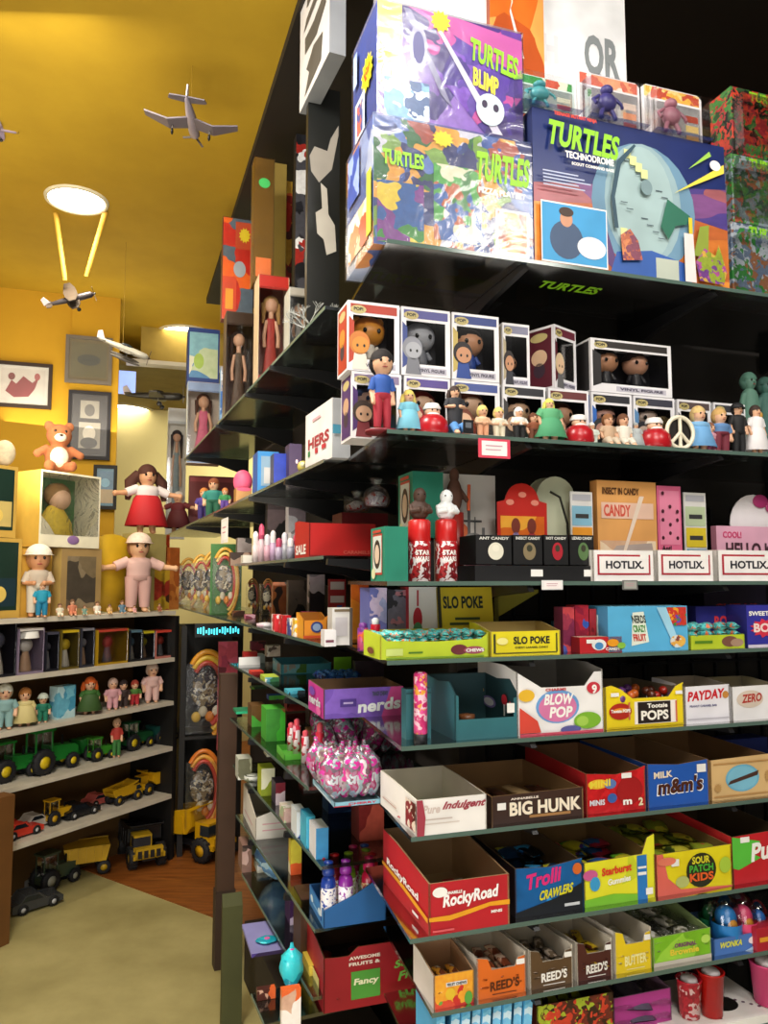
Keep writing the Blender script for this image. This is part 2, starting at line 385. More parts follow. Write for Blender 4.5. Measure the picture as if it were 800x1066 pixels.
def dump_truck(loc,L,ang,label,col='#d9a514',dark='#1c1c20',name='toy_dump_truck',bed_tilt=.0,group=None,cat='toy truck',bedcol=None):
    o=empty(name,loc,ang); tag(o,label,cat,group); Y=mat(col,.35); D=mat(dark,.5); W=L*.42; r=L*.13
    BY=mat(bedcol or col,.35)
    c=MB(); c.box(-.46*L,-.18*W,r*.8,.46*L,.18*W,r*1.35,D); c.box(.26*L,-.46*W,r*1.1,.5*L,.46*W,r*1.5,Y); c.build('chassis',o,bev=.003)
    b=MB(); h=L*.24; z=r*1.6
    prof=[(-.48*L,z+h*.45),(-.4*L,z),(.12*L,z),(.2*L,z+h*.3),(.2*L,z+h),(.34*L,z+h*1.2),(.34*L,z+h*1.3),(.17*L,z+h*1.1),(-.5*L,z+h*.85)]
    M=Matrix.Translation((-.4*L,0,z))@Matrix.Rotation(bed_tilt,4,'Y')@Matrix.Translation((.4*L,0,-z))
    b.prism(prof,-.5*W,-.47*W,BY,M=M); b.prism(prof,.47*W,.5*W,BY,M=M)
    b.prism([(-.48*L,z+h*.45),(-.4*L,z),(.12*L,z),(.2*L,z+h*.3),(.2*L,z+h),(.34*L,z+h*1.2),(.34*L,z+h*1.26),(.18*L,z+h*1.04),(.16*L,z+h*.35),(.1*L,z+.03*h),(-.38*L,z+.04*h),(-.46*L,z+h*.5)],-.47*W,.47*W,BY,M=M)
    for i in range(4): x=-.33*L+i*.13*L; b.box(x,-.52*W,z+.05*h,x+.03*L,.52*W,z+.8*h,BY,M=M)
    b.build('dump_bed',o,bev=.002)
    k=MB(); k.box(.22*L,-.42*W,r*1.5,.42*L,.1*W,z+h*.85,Y); k.box(.3*L,-.44*W,z+h*.3,.43*L,.06*W,z+h*.75,mat('#2a3036',.1)); k.box(.42*L,-.4*W,r*1.1,.5*L,.4*W,z+h*.25,Y); 
    for i in range(4): k.box(.5*L,(-.34+i*.18)*W,r*1.2,.505*L,(-.22+i*.18)*W,z+h*.15,D)
    k.build('cab',o,bev=.003)
    for x in(-.3*L,.33*L):
        for s in(-1,1): wheel(o,x,s*.42*W,r,L*.1,dark,col)
    return o
def tractor(loc,L,ang,label,col='#1f7a2c',hub='#e0c21a',name='toy_tractor',cat='toy tractor',group=None,wagon=False):
    o=empty(name,loc,ang); tag(o,label,cat,group); G=mat(col,.35); r=L*.2
    b=MB(); b.prism([(-.1*L,r*.8),(.45*L,r*.8),(.47*L,r*1.6),(.4*L,r*1.9),(-.1*L,r*2.1)],-.09*L,.09*L,G); b.box(-.4*L,-.1*L,r*.7,.0,.1*L,r*1.3,G)
    b.box(.2*L,-.015*L,r*1.9,.23*L,.015*L,r*2.7,mat('#101010')); b.build('hood',o,bev=.002)
    k=MB()
    if not wagon:
        for x,y in((-.36,-.12),(-.36,.12),(-.06,-.12),(-.06,.12)): k.box((x-.01)*L,(y-.01)*L,r*1.2,(x+.01)*L,(y+.01)*L,r*3.3,G)
        k.box(-.4*L,-.15*L,r*3.3,-.02*L,.15*L,r*3.5,G); k.box(-.35*L,-.11*L,r*1.6,-.07*L,.11*L,r*3.2,CLEAR); k.box(-.3*L,-.08*L,r*1.2,-.15*L,.08*L,r*1.6,mat('#1a1a1a')); k.build('cab',o)
    else:
        k.prism([(-.5*L,r*2.6),(-.4*L,r*1),(.0,r*1),(.1*L,r*2.6)],-.2*L,.2*L,G); k.build('hopper',o,bev=.002)
    for s in(-1,1): wheel(o,-.25*L,s*.17*L,r,L*.1,'#15151a',hub); wheel(o,.32*L,s*.14*L,r*.62,L*.07,'#15151a',hub)
    return o
def toy_car(loc,L,ang,label,col,group=None,name='toy_car'):
    o=empty(name,loc,ang); tag(o,label,'toy car',group); m=mat(col,.25); r=L*.1; W=L*.42
    b=MB(); b.prism([(-.5*L,r*.6),(.5*L,r*.6),(.5*L,r*1.7),(.42*L,r*2),(.15*L,r*2.2),(.02*L,r*3.4),(-.25*L,r*3.5),(-.36*L,r*2.3),(-.5*L,r*2.1)],-W/2,W/2,m); b.build('body',o,bev=L*.015)
    g=MB(); g.prism([(.1*L,r*2.25),(.0,r*3.2),(-.23*L,r*3.3),(-.32*L,r*2.35)],-W/2-.0006,W/2+.0006,mat('#1b2228',.1)); g.build('window',o)
    for x in(-.3*L,.3*L):
        for s in(-1,1): wheel(o,x,s*W*.46,r,L*.09,'#141414','#c8c8c8')
    return o
def airplane(loc,S,rot,label,body='#8b8796',wing='#7c7888',prop='#4a4038',biplane=False,floats=False,name='model_airplane',gull=True):
    """nose toward local +y, span S"""
    o=empty(name,loc,rot=rot); tag(o,label,'model airplane'); m=mat(body,.4,.3); w=mat(wing,.45,.2); L=S*.85
    b=MB(); P=[(.001,.5),(.035,.49),(.065,.44),(.07,.3),(.068,.05),(.05,-.2),(.028,-.42),(.001,-.5)]
    b.lathe([(r*L,y*L) for r,y in P],m,M=Matrix.Rotation(-PI/2,4,'X'),n=16)
    b.build('fuselage',o)
    cn=MB(); cn.ell((0,.06*L,.06*L),(.04*L,.12*L,.045*L),mat('#222a30',.1)); cn.build('canopy',o)
    for lv in ([0] if not biplane else [0,1]):
        wb=MB(); zz=-.03*L+lv*.16*L
        for s in(-1,1):
            x1=s*.24*S; x2=s*.5*S; dz=-.05*S if gull and not lv else 0
            q=[(0,.2*L,zz),(x1,.19*L,zz+dz),(x2,.12*L,zz+.02*S),(x2,.0,zz+.02*S),(x1,-.05*L,zz+dz),(0,-.07*L,zz)]
            vs=[(a,b_,c+.008*S) for a,b_,c in q]+[(a,b_,c-.008*S) for a,b_,c in q]
            fs=[(0,1,4,5),(1,2,3,4),(11,10,7,6),(10,9,8,7)]+[(i,(i+1)%6,6+(i+1)%6,6+i) for i in range(6)]
            wb.add(vs,fs,w)
        wb.build('wing',o)
    if biplane:
        st=MB()
        for x in(-.35,-.15,.15,.35):
            for y in(-.02,.14): st.tube([(x*S,y*L,-.03*L),(x*S,y*L,.13*L)],.005*S,w,6)
        st.build('wing_struts',o)
    t=MB(); t.prism([(-.2*S,-.38*L),(-.17*S,-.36*L),(0,-.33*L),(.17*S,-.36*L),(.2*S,-.38*L),(.18*S,-.46*L),(0,-.47*L),(-.18*S,-.46*L)],.0,.012*S,w,'z'); t.build('tailplane',o)
    t=MB(); t.prism([(-.34*L,0),(-.5*L,0),(-.52*L,.13*L),(-.45*L,.17*L)],-.006*S,.006*S,mat('#d8d4dc'),'x'); t.build('tail_fin',o)
    p=MB(); pm=mat(prop,.4)
    for k in range(3):
        M=Matrix.Translation((0,.505*L,0))@Matrix.Rotation(k*2*PI/3+.3,4,'Y'); p.box(-.012*S,-.004*S,0,.012*S,.004*S,.14*S,pm,M=M)
    p.ell((0,.51*L,0),(.02*S,.03*S,.02*S),pm,10,6); p.build('propeller',o)
    gm=mat('#5a5550')
    for s in(-1,1):
        g=MB()
        g.tube([(s*.2*S,.1*L,-.06*S),(s*.2*S,.12*L,-.13*S)],.008*S,gm,6)
        if floats: g.ell((s*.2*S,.1*L,-.15*S),(.03*S,.25*S,.03*S),gm)
        else: g.ell((s*.2*S,.12*L,-.14*S),(.015*S,.035*S,.035*S),mat('#151515'),12,8)
        g.build('landing_gear',o)
    return o
def bottle(loc,H,r,label,cap,body,lab,ang=0,group=None,name='candy_bottle'):
    mb=MB(); B=mat(body,.25); mb.lathe([(.001,0),(r*.95,0),(r,.03*H),(r,.62*H),(r*.85,.7*H),(r*.5,.76*H),(.001,.77*H)],B)
    o=mb.build(name,None,loc,ang=ang); tag(o,label,'bottle',group)
    c=MB(); c.lathe([(r*.55,.76*H),(r*.8,.77*H),(r*.8,.86*H),(r*.6,.9*H),(r*.62,.98*H),(.001,H)],mat(cap,.3)); c.build('cap',o)
    l=MB(); l.lathe([(r*1.01,.1*H),(r*1.015,.12*H),(r*1.015,.55*H),(r*1.01,.57*H)],art([lab,lab,cap,'#ffffff',lab],60,seed=R.randint(0,9))); l.build('bottle_label',o)
    return o
# ------------------------------------------------------------------ room
def noisy(name,c1,c2,scale,rough=.7,bump=0,c3=None,detail=6,stretch=(1,1,1)):
    m=bpy.data.materials.new(name); m.use_nodes=True; nt=m.node_tree; b=nt.nodes['Principled BSDF']; b.inputs['Roughness'].default_value=rough; N=nt.nodes.new; L=nt.links.new
    tc=N('ShaderNodeTexCoord'); mp=N('ShaderNodeMapping'); mp.inputs['Scale'].default_value=stretch; L(tc.outputs['Object'],mp.inputs[0])
    n=N('ShaderNodeTexNoise'); n.inputs['Scale'].default_value=scale; n.inputs['Detail'].default_value=detail; n.inputs['Roughness'].default_value=.6; L(mp.outputs[0],n.inputs['Vector'])
    cr=N('ShaderNodeValToRGB'); cr.color_ramp.elements[0].color=rgb(c1); cr.color_ramp.elements[0].position=.3; cr.color_ramp.elements[1].color=rgb(c2); cr.color_ramp.elements[1].position=.7
    if c3: e=cr.color_ramp.elements.new(.8); e.color=rgb(c3)
    L(n.outputs['Fac'],cr.inputs[0]); L(cr.outputs[0],b.inputs['Base Color'])
    if bump: bp=N('ShaderNodeBump'); bp.inputs['Strength'].default_value=bump; bp.inputs['Distance'].default_value=.01; L(n.outputs['Fac'],bp.inputs['Height']); L(bp.outputs[0],b.inputs['Normal'])
    return m
M_CEIL=noisy('ceiling_paint','#a8860f','#bd9a1c',1.6,.8,.1)
M_WALL=noisy('wall_paint','#b88a10','#c99a18',1.5,.8)
M_CREAM=noisy('cream_paint','#d8c98a','#e2d59a',1.2,.8)
M_FLOOR=noisy('concrete','#8f8452','#b5a972',2.2,.55,.15)
M_WOOD=noisy('wood_floor','#6d3a12','#9a5a22',6,.45,.05,stretch=(1,7,1))
def struct(mb,name,**k):
    o=mb.build(name,**k); o['kind']='structure'; return o
HC=CH+1.9
# ceiling: yellow, with a black dropped part to the right of a line parallel to the aisle
e1=hitZ(310,0,HC); e2=hitZ(215,310,HC)
dv=Vector((e2[0]-e1[0],e2[1]-e1[1])); e0=(e1[0]-dv[0]*2.2,e1[1]-dv[1]*2.2)
mb=MB(); mb.box(-5.5,-3.5,HC,5.5,10.5,HC+.05,M_CEIL); struct(mb,'ceiling')
BC=noisy('black_ceiling','#0c0b0b','#1c1815',1.2,.6,stretch=(1,.15,1))
mb=MB(); mb.prism([e0,(5.4,e0[1]),(5.4,e2[1]+1.2),(e2[0]+.35,e2[1]+.1),(e2[0],e2[1])],HC-.04,HC-.001,BC,'z'); struct(mb,'ceiling_soffit')
# floor: concrete with a wood area beyond a straight joint
f1=hitZ(85,905,0); f2=hitZ(240,962,0); dx=(f2[0]-f1[0]); dy=(f2[1]-f1[1])
g1=(f1[0]-dx*3,f1[1]-dy*3); g2=(f2[0]+dx*5,f2[1]+dy*5)
mb=MB(); mb.box(-5.5,-3.5,-.05,5.5,10.5,0,M_FLOOR); struct(mb,'floor')
mb=MB(); mb.prism([f1,g2,(g2[0],10),(f1[0]-.2,10),(f1[0]-.2,f1[1]+.2)],.0,.004,M_WOOD,'z'); struct(mb,'floor_wood')
# walls
PY=5.0
cA,sA=math.cos(AA),math.sin(AA)
def wallA(y_at,px0,px1,z0,z1,m,name,th=.1):
    # vertical wall parallel to the candy display through depth y_at at px 60
    p=atY(60,603,y_at); fr=Frame((p[0],p[1],0),AA,-3,5); u0=fr.u(px0,CH,0) if px0 is not None else -3; u1=fr.u(px1,CH,0) if px1 is not None else 5
    mb=MB(); mb.box(u0,0,z0,u1,th,z1,m); o=struct(mb,name,loc=(p[0],p[1],0),ang=AA); return fr,o
FW,_=wallA(5.0,None,117,0,HC,M_WALL,'wall_left')
pw=FW.P(FW.u(66,CH,0),0,0)
mb=MB(); mb.box(0,-.03,0,FW.u(117,CH,0)-FW.u(66,CH,0),0,HC,M_WALL); struct(mb,'wall_pier',loc=pw,ang=AA)
# room beyond the opening: header, lower ceiling, cream wall
HZ=CH+1.62
hd=FW.P(FW.u(117,CH,0),0,0)
mb=MB(); mb.box(0,.1,HZ,3.4,.22,HC,mat('#a98f3c',.8)); struct(mb,'wall_header',loc=(hd[0],hd[1]+.45,0),ang=AA)
mb=MB(); mb.box(-.1,.0,HZ-.03,3.4,.1,HZ+.0,mat('#cfc9b8',.5)); struct(mb,'trim_header',loc=(hd[0],hd[1]+.45,0),ang=AA)
mb=MB(); mb.box(-.5,.22,HZ,3.4,4.5,HZ+.04,mat('#8a7a3c',.8)); struct(mb,'ceiling_back_room',loc=(hd[0],hd[1]+.45,0),ang=AA)
mb=MB(); mb.box(-1.2,1.75,0,3.4,1.85,HZ+.3,M_CREAM); struct(mb,'wall_back',loc=(hd[0],hd[1]+.45,0),ang=AA)
mb=MB(); mb.box(-5.5,-3.6,0,5.5,-3.5,HC,M_CREAM); struct(mb,'wall_behind')
mb=MB(); mb.box(-5.6,-3.5,0,-5.5,10.5,HC,M_WALL); struct(mb,'wall_far_left')
mb=MB(); mb.box(5.5,-3.5,0,5.6,10.5,HC,DK); struct(mb,'wall_right')
mb=MB(); mb.box(-5.5,10.5,0,5.5,10.6,HC,M_WALL); struct(mb,'wall_end')
# pale blue window high in the back room header
p=FW.P(FW.u(119,HZ+.1,0),0,0); q=place(FW,118,141,386,yb=410,v=.6)
mb=MB(); mb.box(0,0,0,q[2],.01,q[3],mat('#8fa8e8',.5,0,1.2)); struct(mb,'window_1',loc=q[0],ang=q[1])
def downlight(px,py,z,r,label,pw=1):
    p=hitZ(px,py,z); o=empty('recessed_light',(p[0],p[1],z)); tag(o,label,'ceiling light')
    mb=MB(); mb.lathe([(.001,-.004),(r*.93,-.004)],mat('#fff6e0',.5,0,14),n=32); mb.build('diffuser',o)
    mb=MB(); mb.lathe([(r*.93,-.002),(r*.95,-.012),(r*1.04,-.01),(r*1.06,0)],mat('#d8cfb0'),n=32); mb.build('trim_ring',o)
    return p
pl1=downlight(80,208,HC,.145,'bright round recessed ceiling light above the hanging dark propeller aircraft')
downlight(193,347,HC,.2,'small recessed light at the far end of the yellow ceiling beside the display')
downlight(126,427,HZ-.002,.3,'oval ceiling light in the back room seen under the header')
# ------------------------------------------------------------------ candy display carcass
def shelfA(z,px_arms,label,d=.40,u1=2.0,t=.009,px0=None):
    U=FA.u(px0,z,0) if px0 else 0; px_arms=[a-U for a in px_arms]; u1=u1-U
    o=empty('glass_shelf',FA.P(U,0,z),AA); tag(o,label,'shelf')
    # left edge follows the aisle direction
    k=math.tan(math.radians(90)-(FA.a-FB.a))
    mb=MB(); pts=[(0,0),(u1,0),(u1,d),(d*k,d)]
    mb.prism(pts,-t,0,GLASS,'z'); mb.build('glass_pane',o)
    e=MB(); e.box(0,-.0015,-t,u1,0,0,EDGE); e.build('polished_edge',o)
    for px in px_arms:
        u=FA.u(px,z,0) if px>20 else px
        b=MB(); b.prism([(.01,-t-.001),(.0,-t-.014),(d*.5,-t-.03),(d,-t-.07),(d,-t-.001)],u-.007,u+.007,BLK,'x'); b.build('bracket',o)
    return o
arms=[548,745]
ua=[FA.u(p,ZT,0) for p in arms]; ua=ua+[ua[1]+(ua[1]-ua[0])]
LB={'T':'top glass shelf carrying the big boxed playsets','P':'glass shelf carrying the white window boxes and small figurines','H':'glass shelf carrying the three white framed-letter trays',
 'S':'glass shelf carrying the lime and yellow candy trays','N':'glass shelf carrying the teal open carton and white lollipop carton','W':'glass shelf carrying the white tray, dark brown tray and blue tray',
 'R':'glass shelf carrying the big red open carton at its corner','B':'glass shelf carrying the narrow orange and brown cartons','Z':'lowest glass shelf carrying red cups and light blue packs'}
ZZ=ZB-.16
for z,k in((ZT,'T'),(ZP,'P'),(ZH,'H'),(ZS,'S'),(ZN,'N'),(ZW,'W'),(ZR,'R'),(ZB,'B'),(ZZ,'Z')): shelfA(z,ua,LB[k],d=.40,px0={'N':418,'W':428,'R':427,'B':450,'Z':452}.get(k))
def shelfB(z,pn,pf,label,pxs,d=.36,t=.009,v0=0):
    un=FB.u(pn,z,v0) if pn>5 else pn; uf=FB.u(pf,z,v0); un=min(un,-.44) if pn<=5 else un
    o=empty('glass_shelf',FB.P(uf,v0,z),FB.a); tag(o,label,'shelf')
    L=un-uf; mb=MB(); mb.box(0,0,-t,L,d,0,GLASS); mb.build('glass_pane',o)
    e=MB(); e.box(0,-.0015,-t,L,0,0,EDGE); e.build('polished_edge',o)
    for px in pxs:
        u=FB.u(px,z,v0)-uf
        b=MB(); b.prism([(-.01,-t-.001),(-.012,-t-.016),(d*.5,-t-.04),(d,-t-.1),(d,-t-.001)],u-.008,u+.008,BLK,'x'); b.build('bracket',o)
    return o
shelfB(ZT,0,192,'top glass shelf along the aisle with black brackets under the boxed dolls',[284,258,227,196])
shelfB(ZP,0,172,'aisle glass shelf with the white slanted box and the clown dolls',[300,262,225,196])
shelfB(ZQ,0,245,'aisle glass shelf carrying the red cartons and pale lip balm tubes',[262,300,345])
shelfB(ZS,0,164,'aisle glass shelf carrying the orange display card and white cartons',[262,300])
shelfB(ZN,0,240,'aisle glass shelf carrying the purple carton and light blue carton',[262,300])
shelfB(ZW,0,240,'aisle glass shelf carrying the shiny pink bag heap',[262,300],v0=-.035)
shelfB(ZR,0,243,'aisle glass shelf carrying the folded white tray',[262,300])
shelfB(ZB,0,246,'aisle glass shelf carrying the blue tray of bottles',[262,300],v0=-.015)
ZF=zat(FB.P(FB.u(300,.5,-.1),-.1,0),1078)
shelfB(ZF,0,262,'bottom aisle shelf carrying the big red carton and violet carton',[],v0=-.14,d=.5)
# dark back panels / core
uL=FB.u(245,CH,0)
shelfB(ZZ,326,252,'lowest short aisle glass shelf under the crumpled blue bag',[300],v0=-.02)
mb=MB(); mb.box(.36,.425,.02,2.2,.45,CH+1.25,mat('#221d19',.9)); o=mb.build('display_back_panel',None,(FA.P(0,0,0)[0],FA.P(0,0,0)[1],0),ang=AA); o['kind']='structure'; o.name='wall_display_front'
pB=FB.P(FB.u(245,CH,0),0,0)
uF=FB.u(196,CH,0); pF=FB.P(uF,0,0)
mb=MB(); mb.box(0,.37,.02,-.4-uF,.395,CH+.98,mat('#2a221b',.9)); o=mb.build('wall_display_side',None,(pF[0],pF[1],0),ang=FB.a); o['kind']='structure'
# wire grid seen behind the lower shelves
o=empty('wire_grid_panel',FA.P(.42,.412,.32),AA); tag(o,'black wire grid standing behind the candy trays','wire grid')
g=MB()
for i in range(22): x=i*.085; g.box(x,0,0,x+.008,.008,CH-.1,BLK)
g.build('upright_wires',o); g=MB()
for i in range(12): z=i*.14; g.box(0,.0,z,1.8,.006,z+.007,BLK)
g.build('cross_wires',o)
# plinth and brown end post
mb=MB(); mb.box(0,.06,0,-.5-uL,.3,min(.22,ZF-.03),mat('#2a2117',.7)); o=mb.build('plinth',None,(pB[0],pB[1],0),ang=FB.a); tag(o,'dark plinth under the aisle side of the candy display','plinth')
mb=MB(); mb.box(.05,.0,0,2.0,.33,.28,mat('#241c14',.7)); o=mb.build('plinth',None,FA.P(.1,.05,0),ang=AA); tag(o,'dark plinth under the front of the candy display','plinth')
up=FB.P(FB.u(236,.8,0),-.03,0)
mb=MB(); mb.box(-.05,0,0,.0,.07,1.16,mat('#4a3222',.6)); mb.box(-.055,-.005,0,.005,.075,.3,mat('#3a281c',.6)); o=mb.build('end_post',None,up,ang=FB.a); tag(o,'brown upright post at the far end of the candy display by the floor','post')
mb=MB(); mb.prism([(0,0),(.03,0),(.02,.4),(.0,.44)],0,.07,mat('#4a4c26',.7)); o=mb.build('green_board',None,FB.P(FB.u(240,.4,-.05),-.08,0),ang=FB.a); tag(o,'dull green board leaning against the brown end post','board')
# black tower panel with two grey cut-outs and the tall silver box above the aisle
pt=FB.P(FB.u(352,ZT,.0),.10,ZT)
zt2=zat(pt,-40)
# ================================================================== items on the front of the display
def PA(pl_,pr,yt,z=None,yb=None,v=.02): return place(FA,pl_,pr,yt,z=z,yb=yb,v=v)
def PB_(pf,pn,yt,z=None,yb=None,v=.02): return place(FB,pf,pn,yt,z=z,yb=yb,v=v)
def PC(pl_,pr,yt,z=None,yb=None,v=.02): return place(FB,pl_,pr,yt,z=z,yb=yb,v=v,ang=AA)
W='#f4f2ec'; PURP=art(['#4a2a80','#6a3fa0','#2a1d5c','#8f6ac0','#c04a9a','#3a2a78'],14,seed=1)
TURT='#8fd01e'
# ---- top shelf: boxed playsets
a=art(['#2c3f7a','#5a78b8','#2f6a3a','#7aa048','#c8c8d8','#a04a3a','#3d5aa0','#d8a040','#28306a'],22,seed=2)
pl=PA(389,556,135,z=ZT,v=.03)
o=carton(pl,.22,'shrink-wrapped blue and green playset carton at the left corner of the top shelf',a,art(['#9fb2dc','#6a86c8','#c8d4ee','#4a66b0','#e8a060'],9,seed=3),'#5a70b0',
 [('K','t','TURTLES',.1,.1,.5,.35,TURT),('K','r',.55,.1,.9,.5,'#c8b830'),('F','r',.02,.02,.3,.5,art(['#3a8a3a','#d8c040','#7a3a8a','#2a5a9a'],20,seed=4)),('F','r',.36,.1,.66,.7,art(['#2f7a35','#4aa045','#b05a30','#2d5aa0','#d8d8c0'],24,seed=5)),
  ('F','r',.75,.05,.97,.42,'#d8dce8'),('F','r',.765,.08,.955,.4,art(['#d87a3a','#e8b070','#a04a28','#f0d8b0'],28,seed=6)),
  ('F','s',.42,.9,.07,.07,'#e8d820'),('F','t','TURTLES',.62,.62,.97,.86,TURT,.04),('F','t','PIZZA PLAYSET',.64,.52,.95,.57,W),('F','t','TURTLES',.05,.62,.3,.74,TURT),
  ('L','r',.12,.08,.85,.42,art(['#d8703a','#e8c090','#f0e0c8','#b04a2a'],22,seed=7)),('L','r',.1,.55,.55,.95,art(['#4a6ac0','#8aa0d8','#2a4aa0'],15,seed=8)),('L','r',.82,.1,.98,.6,'#c8d040')],
 name='playset_box',wrap=True)
pl2=PA(393,545,18,z=pl[0][2]+pl[3]+.006,v=.05)
pl2=(pl2[0],pl2[1],pl2[2],pl2[3])
o=carton(pl2,.2,'purple and pink playset carton stacked on the shrink-wrapped carton',PURP,'#2c4a9a','#c8c8e0',
 [('F','p',[(.0,1),(.35,1),(1,.72),(1,.0),(.75,.0)],art(['#5a3aa0','#432a88','#c0489a','#7a4ab8','#3a2570'],20,seed=9)),('F','p',[(.2,1),(.55,1),(1,.93),(1,.6)],'#c85aa8'),
  ('F','r',0,.62,.16,1,'#e8d878'),('F','r',0,.3,.14,.6,'#d8c050'),('F','p',[(.17,.98),(.22,.98),(.5,.2),(.42,.3)],'#8a88a8'),('F','p',[(.4,.85),(.43,.85),(.85,.05),(.78,.05)],'#d8d4e4'),('F','e',.27,.66,.06,.2,'#b0b0c8'),('F','e',.27,.66,.04,.14,'#6a6a98'),
  ('F','r',.04,.02,.34,.36,art(['#7aa8d8','#c8d8e8','#48608a','#e0c0b0'],25,seed=10)),('F','s',.42,.93,.07,.1,'#f0e020'),
  ('F','t','TURTLES',.62,.66,.96,.86,TURT,.03,-.1),('F','t','BLIMP',.64,.44,.82,.6,'#e8e040',.02,-.06),('F','e',.76,.25,.1,.14,'#c8d8e0'),('F','e',.72,.29,.02,.035,'#302040'),('F','e',.8,.27,.02,.035,'#302040'),
  ('L','s',.68,.52,.24,.16,'#f0e018'),('L','t','NEW!',.56,.46,.8,.58,'#c02020'),('L','r',.2,.08,.6,.42,'#c8d8e8'),('L','r',.27,.1,.52,.38,art(['#c05a4a','#3a4a8a','#d8b090'],30,seed=11)),('L','r',.12,.6,.28,.9,'#9ab0e0')],
 name='playset_box',wrap=True)
# dome playset box
pl=PA(557,760,133,z=ZT,v=.025)
sky=mat('#1d2c66',.3)
fr_=[('F','p',[(0,.0),(1,0),(1,.42),(.6,.5),(0,.4)],art(['#c8702a','#e08a35','#d07a30','#b8602c'],5,seed=12,stretch=(1,1,3))),
 ('F','p',[(0,.4),(.0,.52),(.55,.62),(1,.7),(1,.42),(.6,.5)],art(['#4a3a80','#7a4a80','#a05a60'],5,seed=13,stretch=(1,1,3))),
 ('F','e',.55,.48,.27,.42,'#6a92ac'),('F','e',.545,.5,.2,.4,'#94b0b6'),('F','e',.54,.5,.165,.38,'#a2bcbc'),
 ('F','p',[(.33,.1),(.35,.3),(.42,.0)],'#5a3a70'),('F','p',[(.36,.0),(.4,.16),(.58,.2),(.75,.15),(.8,.0)],'#2c5aa8'),('F','r',.6,.0,.72,.16,'#b8c0b0')]
for i in range(14):
    x=.42+.27*((i*37)%10)/10; z_=.24+.56*((i*23)%14)/14
    fr_.append(('F','r',x,z_,x+.035,z_+.006,'#3a4a55')); 
    if i%3==0: fr_.append(('F','r',x,z_+.02,x+.035,z_+.08,'#dadf9a'))
fr_+=[('K','t','TURTLES',.1,.1,.4,.5,TURT),('F','p',[(.7,.6),(.98,.8),(.98,.86)],'#e8d848'),('F','p',[(.78,.78),(.9,.93),(.91,.9)],'#a0d050'),('F','e',.93,.84,.03,.035,W),('F','e',.28,.25,.06,.03,'#6a3a80'),
 ('F','p',[(.62,.36),(.66,.55),(.78,.46),(.76,.4),(.7,.38),(.66,.28)],'#1f6a52'),('F','p',[(.42,.1),(.41,.26),(.46,.31),(.5,.24),(.52,.12)],art(['#b05a3a','#7a3a50','#c87a48'],40,seed=31)),('F','r',.77,.3,.79,.45,'#e8c828'),('F','p',[(.79,.2),(.83,.4),(.88,.42),(.87,.2)],'#8a9a30'),
 ('F','p',[(.82,.04),(.8,.16),(.85,.26),(.91,.22),(.93,.3),(.97,.12),(.95,.03)],art(['#a04a8a','#6a3a80','#8a9a30','#c8a040'],40,seed=32)),('F','e',.55,.6,.03,.05,'#7a9498'),('F','p',[(.4,.3),(.385,.5),(.42,.72),(.5,.86),(.49,.87),(.4,.74),(.365,.5),(.38,.3)],'#2a4a5a'),('F','p',[(.74,.02),(.74,.34),(.79,.34),(.8,.02)],'#e8e0dc'),
 ('F','r',.02,.02,.34,.4,W),('F','r',.025,.03,.335,.39,'#3a9ad0'),('F','e',.14,.17,.08,.12,'#3a5070'),('F','e',.14,.3,.03,.05,'#c89070'),('F','e',.14,.345,.035,.03,'#3a2418'),('F','e',.26,.14,.07,.07,'#e0e4e8'),
 ('F','t','TURTLES',.05,.76,.4,.92,TURT,.05,-.03),('F','t','TEENAGE MUTANT NINJA',.09,.945,.3,.975,'#e04828'),('F','t','TECHNODROME',.14,.69,.38,.735,W),('F','t','SCOUT COMMAND BASE',.17,.65,.38,.67,W)]
for i in range(5): fr_.append(('F','r',.03,.58-.022*i,.2+.03*(i%3),.588-.022*i,'#b8c0d8'))
o=carton(pl,.11,'dark blue carton with a domed fortress picture and green lettering on the top shelf',sky,'#16224f','#28356a',fr_,name='playset_box')
# brown glossy toy between the big cartons
p,Hh=pfig(FA,537,130,pl2[0][2],v=.1)
figure((p[0],p[1],p[2]),.1,'glossy dark brown crouching toy squeezed between the two big playset cartons',skin='#3a1a10',hair='#2a120a',top='#4a2214',bottom='#3a1a10',name='brown_toy',cat='toy figure',wide=1.4,arms='front')
# clear clamshell packs on top of the dome carton
zt=pl[0][2]+pl[3]+.001
def clam(pl,label,card,figc,band,yel=None,group=None,name='carded_figure'):
    loc,ang,w,h=pl
    mb=MB(); mb.prism([(0,0),(w,0),(w,h*.93),(w*.93,h),(.07*w,h),(0,h*.93)],.055,.058,mat(card,.4)); 
    g=fmap('F',w,0,h,0); f=lambda u,v:(u*w,.0545,v*h)
    decal(mb,f,('r',.04,.78,.96,.98,art(band,30,seed=R.randint(0,9)))); 
    for i in range(3): mb.box(w*.72,.054,h*(.1+.18*i),w*.93,.0545,h*(.22+.18*i),mat(band[i%len(band)]))
    o=mb.build(name,None,loc,ang=ang); tag(o,label,'packaged toy',group)
    b=MB(); b.prism([(.04*w,.02*h),(.7*w if yel is None else .96*w,.02*h),(.7*w if yel is None else .96*w,.74*h),(.04*w,.74*h)],.005,.054,CLEAR); b.build('blister',o)
    q=MB(); m=mat(figc,.4); q.ell((.37*w,.03,.6*h),(.09*w,.015,.09*h),m); q.ell((.37*w,.03,.38*h),(.14*w,.018,.16*h),m)
    for s in(-1,1): q.tube([(.37*w+s*.12*w,.03,.48*h),(.37*w+s*.22*w,.028,.38*h),(.37*w+s*.2*w,.02,.28*h)],.03*h,m,8); q.tube([(.37*w+s*.06*w,.03,.26*h),(.37*w+s*.1*w,.028,.16*h),(.37*w+s*.11*w,.025,.07*h)],.04*h,m,8)
    q.build('toy_figure',o); return o
